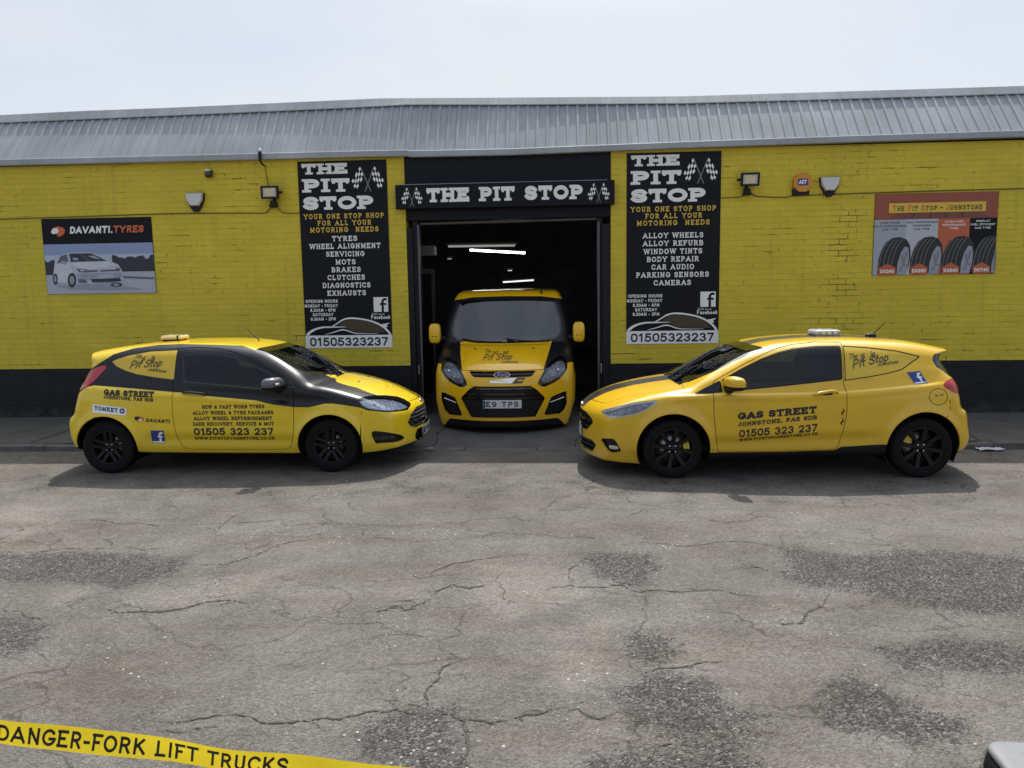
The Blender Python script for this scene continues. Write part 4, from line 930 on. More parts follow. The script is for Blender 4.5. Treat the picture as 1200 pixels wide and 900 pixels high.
def flood(x, z, sx, label):
    o = tag(empty('floodlight', (x, -.002, z)), label, 'floodlight', 'black framed floodlights with sensors')
    b = MB()
    def q(a, c_, y): return (a+sx*.05*(c_-.1), y-.16*(.2-c_)*.5, c_)
    w_, h_ = .125, .18
    fr = [(-w_, 0), (w_, 0), (w_, h_), (-w_, h_)]; inn = [(-w_+.028, .026), (w_-.028, .026), (w_-.028, h_-.026), (-w_+.028, h_-.026)]
    vs = [q(a, c_, -.13) for a, c_ in fr]+[q(a, c_, -.13) for a, c_ in inn]+[q(a, c_, -.085) for a, c_ in fr]+[q(a, c_, -.122) for a, c_ in inn]
    b.add(vs, [(i, (i+1) % 4, 4+(i+1) % 4, 4+i) for i in range(4)]+[((i+1) % 4, i, 8+i, 8+(i+1) % 4) for i in range(4)]+[(11, 10, 9, 8)]+[(4+i, 4+(i+1) % 4, 12+(i+1) % 4, 12+i) for i in range(4)]); b.build('frame', M['black_plastic'], o)
    b = MB(); b.add(vs[12:], [(0, 1, 2, 3)]); b.build('lens', mat('flood_lens', (.45, .45, .44), .25, coat=.5), o)
    b = MB(); b.add([q(a*.62, .1+(c_-.1)*.6, -.1215) for a, c_ in ((-w_, .02), (w_, .02), (w_, .18), (-w_, .18))], [(0, 1, 2, 3)]); b.add([(v[0], v[1]-.0035, v[2]) for v in [q(a*.55, .09+(c_-.09)*.6, -.122) for a, c_ in ((-w_, .0), (w_, .0), (w_, .18), (-w_, .18))]], [(0, 1, 2, 3)])
    b.build('led_panel', mat('led_cream', (.62, .52, .33), .4), o)
    b = MB(); b.box(-.02, .02, -.085, 0, .05, .12, bev=.006); b.build('bracket', M['black_plastic'], o)
    b = MB(); b.ellipsoid((-sx*.03, -.07, -.07), (.05, .05, .045), .6); b.ellipsoid((-sx*.03, -.075, -.10), (.06, .06, .022), .7); b.box(-sx*.03-.02, -sx*.03+.02, -.05, 0, -.09, .06, bev=.006); b.build('motion_sensor', M['black_plastic'], o)
    b = MB(); b.ellipsoid((-sx*.15, -.1, .09), (.03, .02, .018), .7); b.build('hinge_knob', M['black_plastic'], o)
flood(-4.125, 3.298, -1, 'black framed floodlight left of the left banner'); flood(2.612, 3.318, 1, 'black framed floodlight right of the right banner')
o = tag(empty('dark_sensor', (-5.03, -.002, 3.69)), 'small dark dome sensor on the yellow wall above the alarm box', 'sensor')
b = MB(); b.box(-.04, .04, -.03, 0, -.05, .05, bev=.01); b.build('bracket', M['black_plastic'], o)
b = MB(); b.ellipsoid((0, -.07, -.02), (.05, .05, .055), .8); b.build('dome', M['gloss_black'], o)
b = MB(); b.ellipsoid((0, -.075, .03), (.038, .045, .02), .8); b.build('cap', M['white_plastic'], o)
o = tag(empty('bullet_camera', (-4.235, -.115, 3.885)), 'small camera hanging from the roof edge, left of the left banner', 'camera')
b = MB(); b.tube([(0, -.01, .07), (0, -.03, -.06)], [.024, .022], 12); b.build('body', M['black_plastic'], o)
b = MB(); b.ellipsoid((0, -.012, .085), (.028, .028, .028)); b.build('cap', M['white_plastic'], o)
b = MB(); b.tube([(0, -.03, -.055), (.012, .02, -.10), (.03, .06, -.115)], .012, 8); b.build('bracket', M['black_plastic'], o)
# cables clipped along the wall
def cable(pts, label, r=.007):
    b = MB(); b.tube(smooth_pts(pts, 5), r, 6); tag(b.build('wall_cable', M['cable']), label, 'cable')
M['cable'] = mat('painted_cable', (.10, .085, .02), .6)
Y_ = -.010
cable([(-12, Y_, 3.10), (-9.5, Y_, 3.105), (-8.27, Y_, 3.108), (-7.0, Y_, 3.12), (-5.66, Y_, 3.132), (-4.6, Y_, 3.118), (-4.27, Y_, 3.112), (-4.2, Y_, 3.15), (-4.14, Y_-.02, 3.2)], 'dark cable along the wall left of the left floodlight')
cable([(-4.06, Y_-.02, 3.2), (-3.98, Y_, 3.11), (-3.745, Y_, 3.10)], 'short cable drooping between left floodlight and left banner', .006)
cable([(2.243, Y_, 3.18), (2.5, Y_, 3.185), (2.58, Y_-.02, 3.22)], 'short cable between right banner and right floodlight', .006)
cable([(2.66, Y_-.02, 3.23), (2.75, Y_, 3.19), (3.1, Y_, 3.17), (3.25, Y_, 3.185), (3.9, Y_, 3.195), (4.4, Y_, 3.202), (6.3, Y_, 3.215), (12, Y_, 3.23)], 'dark cable along the wall right of the right floodlight')
cable([(-4.21, -.012, 3.78), (-4.2, -.012, 3.62), (-4.17, -.02, 3.48)], 'short cable from hanging camera down to floodlight', .005)

# ================================================================== vehicle bodies: a smooth solid, skinned, then cut along panel lines
def sstep(a, b, v): t = np.clip((v-a)/(b-a), 0, 1); return t*t*(3-2*t)
def smax(a, b, k): h = np.maximum(k-np.abs(a-b), 0); return np.maximum(a, b)+h*h/(4*k)
def curve1(pts, n=400, sm=5):
    """smooth one-variable curve through control points"""
    p = np.array(pts, float); X = np.linspace(p[0, 0], p[-1, 0], n); Y = np.interp(X, p[:, 0], p[:, 1])
    k = int(n*sm/200)*2+1; ker = np.hanning(k+2)[1:-1]; ker /= ker.sum()
    Yp = np.concatenate([2*Y[0]-Y[k//2:0:-1], Y, 2*Y[-1]-Y[-2:-k//2-1:-1]]); Y2 = np.convolve(Yp, ker, 'valid')[:n]
    return lambda v: np.interp(v, X, Y2)
class Field2:
    """smooth signed distance to an outline, sampled from a grid with a cubic B-spline"""
    def __init__(s, poly, h=.012, pad=.35):
        poly = np.array(poly); lo = poly.min(0)-pad; hi = poly.max(0)+pad
        s.lo, s.h = lo, h; s.n = np.ceil((hi-lo)/h).astype(int)+4
        X, Z = np.meshgrid(lo[0]+h*np.arange(s.n[0]), lo[1]+h*np.arange(s.n[1]), indexing='ij')
        s.g = poly_sd(np.stack([X.ravel(), Z.ravel()], 1), poly).reshape(s.n)
    def __call__(s, x, z):
        sh = x.shape; u = (x.ravel()-s.lo[0])/s.h; v = (z.ravel()-s.lo[1])/s.h
        u = np.clip(u, 1.01, s.n[0]-3.01); v = np.clip(v, 1.01, s.n[1]-3.01)
        i = u.astype(int); j = v.astype(int); a = u-i; b = v-j
        def wts(t): return ((1-t)**3/6, (3*t**3-6*t*t+4)/6, (-3*t**3+3*t*t+3*t+1)/6, t**3/6)
        wa, wb = wts(a), wts(b); r = np.zeros(len(u))
        for p in range(4):
            for q in range(4): r += wa[p]*wb[q]*s.g[i+p-1, j+q-1]
        return r.reshape(sh)
def grad(F, P, e=.004):
    g = np.empty_like(P)
    for a in range(3):
        d = np.zeros(3); d[a] = e; g[:, a] = (F(P+d)-F(P-d))/(2*e)
    return g
class Skin:
    def __init__(s, V, N, T): s.V, s.N, s.T = V, N, T
def skin(F, lo, hi, h):
    """surface nets, pulled on to the surface"""
    ax = [np.arange(lo[a], hi[a]+h, h) for a in range(3)]
    ax[1] = np.arange(-math.ceil(hi[1]/h)*h, hi[1]+h, h)
    G = np.stack(np.meshgrid(*ax, indexing='ij'), -1); sh = G.shape[:3]
    val = F(G.reshape(-1, 3)).reshape(sh); ins = val < 0
    nc = tuple(n-1 for n in sh)
    cnt = np.zeros(nc, np.int32); acc = np.zeros(nc+(3,))
    offs = [(i, j, k) for i in (0, 1) for j in (0, 1) for k in (0, 1)]
    def sl(o): return tuple(slice(o[a], o[a]+nc[a]) for a in range(3))
    for o in offs:
        for a in range(3):
            if o[a]: continue
            p = list(o); p[a] = 1
            va, vb = val[sl(o)], val[sl(p)]; m_ = (va < 0) != (vb < 0)
            t = np.where(m_, va/np.where(m_, va-vb, 1), 0)
            for c in range(3): acc[..., c] += np.where(m_, o[c]+(t if c == a else 0), 0)
            cnt += m_
    act = cnt > 0; idx = -np.ones(nc, np.int64); idx[act] = np.arange(act.sum())
    ijk = np.argwhere(act); V = (ijk+acc[act]/cnt[act][:, None])*h+np.array([ax[a][0] for a in range(3)])
    Q = []
    for a in range(3):
        b, c = (a+1) % 3, (a+2) % 3
        s0 = [slice(None)]*3; s1 = [slice(None)]*3; s0[a] = slice(0, -1); s1[a] = slice(1, None)
        A, B = ins[tuple(s0)], ins[tuple(s1)]; E = np.argwhere(A != B)
        E = E[(E[:, b] > 0) & (E[:, c] > 0) & (E[:, b] < sh[b]-1) & (E[:, c] < sh[c]-1)]
        flip = A[tuple(E.T)]
        q = []
        for (db, dc) in ((1, 1), (0, 1), (0, 0), (1, 0)):
            e = E.copy(); e[:, b] -= db; e[:, c] -= dc; q.append(idx[tuple(e.T)])
        q = np.stack(q, 1); q[~flip] = q[~flip][:, ::-1]; Q.append(q)
    Q = np.concatenate(Q); Q = Q[(Q >= 0).all(1)]
    for _ in range(4):
        g = grad(F, V); f = F(V); V = V-np.clip(f/np.maximum((g*g).sum(1), .05), -h, h)[:, None]*g
    d1 = ((V[Q[:, 0]]-V[Q[:, 2]])**2).sum(1); d2 = ((V[Q[:, 1]]-V[Q[:, 3]])**2).sum(1)
    T = np.where((d1 < d2)[:, None, None], np.stack([Q[:, [0, 1, 2]], Q[:, [0, 2, 3]]], 1), np.stack([Q[:, [0, 1, 3]], Q[:, [1, 2, 3]]], 1)).reshape(-1, 3)
    N = grad(F, V, .006); N /= np.maximum(np.linalg.norm(N, axis=1), 1e-6)[:, None]
    return Skin(V, N, T)
def compact(V, N, T):
    if len(T) == 0: return Skin(V[:0], N[:0], T)
    u, inv = np.unique(T.ravel(), return_inverse=True)
    return Skin(V[u], N[u], inv.reshape(-1, 3))
def cut(m, sfun):
    """split a skin where a scalar changes sign: (inside < 0, outside)"""
    s = sfun(m.V, m.N); s = np.where(np.abs(s) < 1e-6, 1e-6, s); neg = s < 0; c = neg[m.T].sum(1)
    tin, tout = m.T[c == 3].tolist(), m.T[c == 0].tolist()
    V, N = m.V.tolist(), m.N.tolist(); cache = {}
    def mid(a, b):
        k = (a, b) if a < b else (b, a)
        if k not in cache:
            a_, b_ = k; t = s[a_]/(s[a_]-s[b_]); cache[k] = len(V)
            V.append((m.V[a_]+t*(m.V[b_]-m.V[a_])).tolist()); n = m.N[a_]+t*(m.N[b_]-m.N[a_]); N.append((n/max(np.linalg.norm(n), 1e-6)).tolist())
        return cache[k]
    for tr in m.T[(c == 1) | (c == 2)].tolist():
        ng = [neg[i] for i in tr]; one = ng.count(True) == 1
        k = ng.index(True) if one else ng.index(False)
        a, b, d = tr[k], tr[(k+1) % 3], tr[(k+2) % 3]; p, q = mid(a, b), mid(a, d)
        solo, pair = (tin, tout) if one else (tout, tin)
        solo.append([a, p, q]); pair += [[p, b, d], [p, d, q]]
    V, N = np.array(V), np.array(N)
    A = np.array(tin, np.int64).reshape(-1, 3); B = np.array(tout, np.int64).reshape(-1, 3)
    return compact(V, N, A), compact(V, N, B)
def join(*ms):
    V = np.concatenate([m.V for m in ms]); N = np.concatenate([m.N for m in ms]); T = []; b = 0
    for m in ms: T.append(m.T+b); b += len(m.V)
    return Skin(V, N, np.concatenate(T))
def push(m, d, off=None):
    V = m.V-m.N*d
    if off is not None: V = V+np.array(off)
    return Skin(V, m.N, m.T)
def rim(m, d):
    """turn the free edges inward by d so that a panel shows its thickness"""
    T = m.T; e = np.concatenate([T[:, [0, 1]], T[:, [1, 2]], T[:, [2, 0]]]); k = np.sort(e, 1)
    u, inv, cnt = np.unique(k, axis=0, return_inverse=True, return_counts=True); e = e[cnt[inv.ravel()] == 1]
    if len(e) == 0: return m
    a, b = e[:, 0], e[:, 1]; Va, Vb = m.V[a], m.V[b]; n = len(e)
    ev = Vb-Va; nn = np.cross(ev, m.N[a]); nn /= np.maximum(np.linalg.norm(nn, axis=1), 1e-9)[:, None]
    V = np.concatenate([Va, Vb, Vb-m.N[b]*d, Va-m.N[a]*d]); N = np.concatenate([nn]*4); i = np.arange(n)
    T2 = np.concatenate([np.stack([i+n, i, i+3*n], 1), np.stack([i+n, i+3*n, i+2*n], 1)])
    return join(m, Skin(V, N, T2))
def put(m, name, mats, parent, mi=None, attr=None, label=None):
    me = bpy.data.meshes.new(name); me.from_pydata(m.V.tolist(), [], m.T.tolist())
    for q in (mats if isinstance(mats, (list, tuple)) else [mats]): me.materials.append(q)
    if mi is not None: me.polygons.foreach_set('material_index', np.asarray(mi, np.int32))
    me.polygons.foreach_set('use_smooth', np.ones(len(m.T), bool))
    if attr is not None:
        a = me.attributes.new('livery', 'FLOAT', 'POINT'); a.data.foreach_set('value', np.asarray(attr, np.float32))
    me.update(); me.normals_split_custom_set_from_vertices(m.N.tolist())
    o = bpy.data.objects.new(name, me); COL.objects.link(o); o.parent = parent
    if label: o['label'] = label
    return o
def side_poly(poly, ymin=.3, closed_smooth=0, side=0):
    P = smooth_pts(poly, closed_smooth, True) if closed_smooth else poly
    def f(V, N):
        s = np.maximum(poly_sd(V[:, [0, 2]], P), ymin-np.abs(V[:, 1]))
        if side: s = np.maximum(s, -side*V[:, 1])
        return s
    return f
def front_poly(poly, xmin, closed_smooth=0, sym=True):
    P = smooth_pts(poly, closed_smooth, True) if closed_smooth else poly
    if sym: P = [(p[0] if p[0] > 1e-4 else -.6, p[1]) for p in P]     # mirrored outlines run across the centre line
    def f(V, N):
        y = np.abs(V[:, 1]) if sym else V[:, 1]
        return np.maximum(poly_sd(np.stack([y, V[:, 2]], 1), P), xmin-V[:, 0])
    return f
def grown(f, d): return lambda V, N: f(V, N)-d
def halves(m):
    return [(sg, compact(m.V, m.N, m.T[(sg*m.V[m.T][:, :, 1].mean(1)) > 0])) for sg in (-1, 1)]
def on_side(F, x, z, sg, off=.0022):
    """the point of the flank at (x, z), a hair outside"""
    x = np.asarray(x, float); z = np.asarray(z, float); a = np.zeros_like(x); b = np.full_like(x, 1.2)
    for _ in range(30):
        c = (a+b)/2; i = F(np.stack([x, sg*c, z], 1)) < 0; a = np.where(i, c, a); b = np.where(i, b, c)
    P = np.stack([x, sg*a, z], 1); g = grad(F, P); g /= np.linalg.norm(g, axis=1)[:, None]
    return P+g*off, g
def on_front(F, y, z, x0, off=.0022):
    y = np.asarray(y, float); z = np.asarray(z, float); a = np.full_like(y, x0); b = np.full_like(y, x0+3)
    for _ in range(34):
        c = (a+b)/2; i = F(np.stack([c, y, z], 1)) < 0; a = np.where(i, c, a); b = np.where(i, b, c)
    P = np.stack([a, y, z], 1); g = grad(F, P); g /= np.linalg.norm(g, axis=1)[:, None]
    return P+g*off, g
class Decal:
    """lettering laid on a flank; image-right runs along +x on a right flank and along -x on a left flank"""
    def __init__(s, F, sg, auto=None): s.F, s.sg, s.auto = F, sg, auto; s.clear()
    def clear(s): s.V, s.N, s.T, s.mi, s.n = [], [], [], [], 0
    def flat(s, vf, fn, mi, lay=0):
        vs, fs = vf[0], vf[1]
        if not fs: return
        vs = [tuple(p) for p in vs]; st = [tuple(f) for f in fs]; fs = []; mids = {}
        while st:      # fine enough to follow the panel
            f = st.pop(); e = [math.dist(vs[f[i]], vs[f[(i+1) % len(f)]]) for i in range(len(f))]
            if len(f) == 3 and max(e) > .022:
                i = e.index(max(e)); a, b, c_ = f[i], f[(i+1) % 3], f[(i+2) % 3]; k = (min(a, b), max(a, b))
                if k not in mids: mids[k] = len(vs); vs.append(((vs[a][0]+vs[b][0])/2, (vs[a][1]+vs[b][1])/2))
                st += [(a, mids[k], c_), (mids[k], b, c_)]
            else: fs.append(f)
        q = [fn(*p) for p in vs]; P, N = on_side(s.F, [a[0] for a in q], [a[1] for a in q], s.sg, .0024+.0011*lay)
        s.V.append(P); s.N.append(N); s.T += [tuple(s.n+i for i in (f if s.sg < 0 else f)) for f in fs]; s.mi += [mi]*len(fs); s.n += len(P)
    def line(s, t, p0, p1, h, mi, lay=0, **k):
        """baseline from p0 (image left) to p1 (image right) in (x, z)"""
        dx, dz = p1[0]-p0[0], p1[1]-p0[1]; w_ = math.hypot(dx, dz)
        vs, fs, wd = text2d(t, h, width=w_, align='l', **k)
        s.flat((vs, fs), lambda a, b: (p0[0]+a/w_*dx, p0[1]+a/w_*dz+b), mi, lay)
        if s.auto: s.build('lettering', DM(), s.auto)
    def quad(s, ps, mi, lay=0, n=6):
        vs = []; fs = []
        for i in range(n+1):
            for j in range(n+1):
                u, v = i/n, j/n; vs.append(tuple(ps[0][k]*(1-u)*(1-v)+ps[1][k]*u*(1-v)+ps[2][k]*u*v+ps[3][k]*(1-u)*v for k in (0, 1)))
        fs = [(i*(n+1)+j, (i+1)*(n+1)+j, (i+1)*(n+1)+j+1, i*(n+1)+j+1) for i in range(n) for j in range(n)]
        s.flat((vs, fs), lambda a, b: (a, b), mi, lay)
    def build(s, name, mats, parent):
        if not s.T: return
        me = bpy.data.meshes.new(name); me.from_pydata(np.concatenate(s.V).tolist(), [], s.T)
        for q in mats: me.materials.append(q)
        me.polygons.foreach_set('material_index', s.mi); me.polygons.foreach_set('use_smooth', [True]*len(s.T)); me.update()
        me.normals_split_custom_set_from_vertices(np.concatenate(s.N).tolist())
        o = bpy.data.objects.new(name, me); COL.objects.link(o); o.parent = parent; s.clear(); return o

def paint_material(name, col, alt, alt_rough=.28):
    """car paint; the painted livery shape is stored on the mesh as a distance: below zero is the second colour"""
    m = bpy.data.materials.new(name); m.use_nodes = True; t = m.node_tree; b = t.nodes['Principled BSDF']; L = t.links.new
    a = t.nodes.new('ShaderNodeAttribute'); a.attribute_name = 'livery'
    lt = t.nodes.new('ShaderNodeMath'); lt.operation = 'LESS_THAN'; lt.inputs[1].default_value = 0; L(a.outputs['Fac'], lt.inputs[0])
    c = t.nodes.new('ShaderNodeTexCoord'); n = t.nodes.new('ShaderNodeTexNoise'); n.inputs['Scale'].default_value = 2.5; n.inputs['Detail'].default_value = 7; n.inputs['Roughness'].default_value = .65
    L(c.outputs['Object'], n.inputs['Vector'])
    r = t.nodes.new('ShaderNodeMapRange'); r.inputs[1].default_value = .3; r.inputs[2].default_value = .7; r.inputs[3].default_value = .93; r.inputs[4].default_value = 1.05; L(n.outputs[0], r.inputs[0])
    x = t.nodes.new('ShaderNodeMixRGB'); x.inputs[1].default_value = (*col, 1); x.inputs[2].default_value = (*alt, 1); L(lt.outputs[0], x.inputs[0])
    y = t.nodes.new('ShaderNodeMixRGB'); y.blend_type = 'MULTIPLY'; y.inputs[0].default_value = 1; L(x.outputs[0], y.inputs[1]); L(r.outputs[0], y.inputs[2])
    # road dust low on the body
    s = t.nodes.new('ShaderNodeSeparateXYZ'); L(c.outputs['Object'], s.inputs[0])
    d = t.nodes.new('ShaderNodeMapRange'); d.inputs[1].default_value = .55; d.inputs[2].default_value = .18; d.inputs[3].default_value = 0; d.inputs[4].default_value = .34; L(s.outputs[2], d.inputs[0])
    dm = t.nodes.new('ShaderNodeMath'); dm.operation = 'MULTIPLY'; L(d.outputs[0], dm.inputs[0]); L(n.outputs[0], dm.inputs[1])
    z = t.nodes.new('ShaderNodeMixRGB'); z.inputs[2].default_value = (.22, .19, .15, 1); L(dm.outputs[0], z.inputs[0]); L(y.outputs[0], z.inputs[1])
    L(z.outputs[0], b.inputs['Base Color'])
    b.inputs['Roughness'].default_value = .36; b.inputs['Coat Weight'].default_value = .75; b.inputs['Specular IOR Level'].default_value = .35
    cw = t.nodes.new('ShaderNodeMapRange'); cw.inputs[3].default_value = .8; cw.inputs[4].default_value = .12; L(lt.outputs[0], cw.inputs[0]); L(cw.outputs[0], b.inputs['Coat Weight']); b.inputs['Coat Roughness'].default_value = .06
    L(dm.outputs[0], b.inputs['Roughness'])
    rr = t.nodes.new('ShaderNodeMapRange'); rr.inputs[3].default_value = .30; rr.inputs[4].default_value = .9; L(dm.outputs[0], rr.inputs[0]); L(rr.outputs[0], b.inputs['Roughness'])
    return m
M['tint_glass'] = glass_mat('tinted_window', (.55, .62, .75), .55)
M['van_glass'] = glass_mat('van_windscreen_glass', (.80, .90, .92), .72, .015)
M['van_glass'].node_tree.nodes['Fresnel'].inputs['IOR'].default_value = 2.1
M['clear_glass'] = glass_mat('windscreen_glass', (.80, .90, .92), .72)
M['clear_glass'].node_tree.nodes['Fresnel'].inputs['IOR'].default_value = 1.75
M['van_reflector'] = mat('van_lamp_reflector', (.34, .36, .42), .22, metal=.3, var=.75, vscale=24, bump=1.0, bscale=30)
M['lamp_bright'] = mat('lamp_bright_trim', (.80, .82, .86), .2, metal=.2)
M['lamp_glass'] = glass_mat('lamp_cover', (1, 1, 1), .92, .01)
M['lamp_chrome'] = mat('lamp_reflector', (.72, .78, .88), .25, metal=.1, var=.5, vscale=26, bump=1.0, bscale=30)
M['tail_red'] = mat('tail_light_red', (.42, .008, .022), .15, coat=.8, bump=.3, bscale=70)
M['tail_clear'] = mat('tail_light_clear', (.55, .5, .5), .12, coat=.8)
M['amber'] = mat('lamp_amber', (.55, .20, .01), .2, coat=.6)
M['vinyl_yellow'] = mat('vinyl_yellow', (.62, .42, .018), .3, coat=.4, var=.05)
M['plate_white'] = mat('plate_white', (.66, .68, .70), .35)
M['stitch'] = mat('seat_cloth', (.045, .045, .05), .85)
M['disc'] = mat('brake_disc', (.26, .24, .23), .35, metal=.9)
M['caliper'] = mat('caliper_yellow', (.62, .47, .03), .4)

def make_wheel(parent, c, sg, r, w_, rr, style, caliper=None):
    """rim with its spokes as the part; tyre, disc, nuts and caliper below it. sg = outward side (-1 / +1)"""
    x, y, z = c
    root = MB(); out_ = sg*w_/2
    root.lathe([(rr*.98, out_*.90), (rr*.95, out_*.98), (rr*.90, out_*.90), (rr*.885, out_*.35), (rr*.86, -out_*.6), (rr*.93, -out_*.95)], (0, 0, 0), 'y', 40)
    root.lathe([(.001, out_*.74), (.032, out_*.74), (.036, out_*.66), (.075, out_*.62), (.08, out_*.2)], (0, 0, 0), 'y', 24)
    n, half = (5, 2) if style == 'five' else (8, 1)
    for i in range(n):
        a = 2*math.pi*i/n+(math.pi/2 if style == 'five' else .18)
        for k in ([-1, 1] if half == 2 else [0]):
            w0, w1 = (.020, .019) if half == 2 else (.017, .024)
            off0, off1 = k*.024, k*.036
            d = (math.cos(a), math.sin(a)); t = (-d[1], d[0]); vs = []
            for (q, ww, of, dep) in ((.045, w0, off0, .66), (rr*.55, (w0+w1)/2*.85, (off0+off1)/2, .78), (rr*.93, w1, off1, .90)):
                for s_ in (-1, 1):
                    for dd in (dep, dep-.30):
                        lat = of+s_*ww*(1 if dd == dep else 1.35); vs.append((d[0]*q+t[0]*lat, out_*dd, d[1]*q+t[1]*lat))
            fs = []
            for j in (0, 4): fs += [(j, j+4, j+6, j+2), (j+1, j+3, j+7, j+5), (j, j+1, j+5, j+4), (j+2, j+6, j+7, j+3)]
            fs += [(0, 2, 3, 1), (8, 9, 11, 10)]
            root.add(vs, fs)
    o = root.build('wheel', M['wheel_black'], parent); o.location = (x, y, z)
    b = MB(); h = w_/2
    b.lathe([(rr*.96, -h*.92), (rr*1.05, -h*1.02), (r*.90, -h*1.04), (r*.975, -h*.90), (r*.995, -h*.70), (r, -h*.3), (r, h*.3), (r*.995, h*.70), (r*.975, h*.90), (r*.90, h*1.04), (rr*1.05, h*1.02), (rr*.96, h*.92)], (0, 0, 0), 'y', 56)
    b.build('tyre', M['rubber'], o)
    b = MB(); b.lathe([(.05, sg*.0), (rr*.72, sg*.0), (rr*.72, sg*.02), (.05, sg*.02)], (0, 0, 0), 'y', 32); b.lathe([(.02, -sg*.02), (rr*.86, -sg*.02)], (0, 0, 0), 'y', 32, 1); b.build('brake_disc', [M['disc'], M['black_plastic']], o)
    for k in range(4 if style != 'five' else 4):
        a = rad(45+90*k); b = MB(); b.lathe([(.001, out_*.74), (.0085, out_*.74), (.0095, out_*.58)], (.042*math.cos(a), 0, .042*math.sin(a)), 'y', 8)
        b.build('wheel_nut', M['chrome'] if style != 'five' else M['steel'], o)
    if caliper is not None:
        a0 = caliper; b = MB(); pr = []
        for a in np.linspace(a0-.42, a0+.42, 7): pr.append((rr*.80*math.cos(a), rr*.80*math.sin(a)))
        for a in np.linspace(a0+.42, a0-.42, 7): pr.append((rr*.52*math.cos(a), rr*.52*math.sin(a)))
        b.prism(pr if sg < 0 else pr[::-1], 'y', *sorted((sg*.024, sg*.052))); b.build('brake_caliper', M['caliper'], o)
    return o

# ================================================================== the two hatchbacks
def hatch_field(c):
    sil = Field2(smooth_pts(c['outline'], 4, True))
    Wz = curve1(c['width_z'], sm=7); Tx = curve1(c['width_x'], sm=9); SW = curve1(c['sweep'], sm=9); TG = curve1(c['glass_x'], sm=9)
    KZ = curve1([(0, .05), (.45, .06), (.75, .08), (1.0, .10), (1.25, .13), (1.6, .15)]); crz = c['crease']; CR = curve1(crz, sm=5)
    wx, wz, wr = c['wheels'], c['wheel_z'], c['arch_r']
    def F(P):
        x, y, z = P[:, 0], np.abs(P[:, 1]), P[:, 2]
        yy = np.minimum(y/.75, 1.3)
        xs = x+SW(x)*yy**2.2
        zs = z+sstep(.55, .9, z)*(.035-.018*sstep(1.0, 1.4, z))*yy**2*c.get('crown', 1.0)
        g = sstep(.9, 1.2, z)
        W = Wz(z)*(Tx(x)*(1-g)+TG(x)*g)
        # shoulder crease, lower scallop, arch flares
        d = z-CR(x); body = sstep(-1.62, -1.2, x)*(1-sstep(1.1, 1.45, x))
        W = W-.020*sstep(-.004, .026, d)*(1-sstep(.05, .16, d))*body-.007*np.exp(-((d+.02)/.03)**2)*body*-1
        e = z-(c['scallop'][0]+c['scallop'][1]*x); W = W-.013*np.exp(-((e)/.055)**2)*sstep(-.95, -.6, x)*(1-sstep(.75, .95, x))
        W = W+.006*np.exp(-((e-.10)/.05)**2)*sstep(-.95, -.6, x)*(1-sstep(.75, .95, x))
        for w0 in wx:
            r_ = np.hypot(x-w0, z-wz); W = W+.020*np.exp(-((r_-wr)/.055)**2)*sstep(.15, .35, z)
        for (poly, dep, wid) in c['dents']:
            pass
        side = (y-W)*.93
        front = sil(xs, zs)
        f = smax(side, front, KZ(z))
        for fn in c['extra']: f = fn(f, x, y, z, xs)
        return f
    return F
def groove(b, f, gap):
    core, b = cut(b, grown(f, gap)); core, ln = cut(core, grown(f, -gap))
    return ln, (join(core, b) if len(core.T) else b)
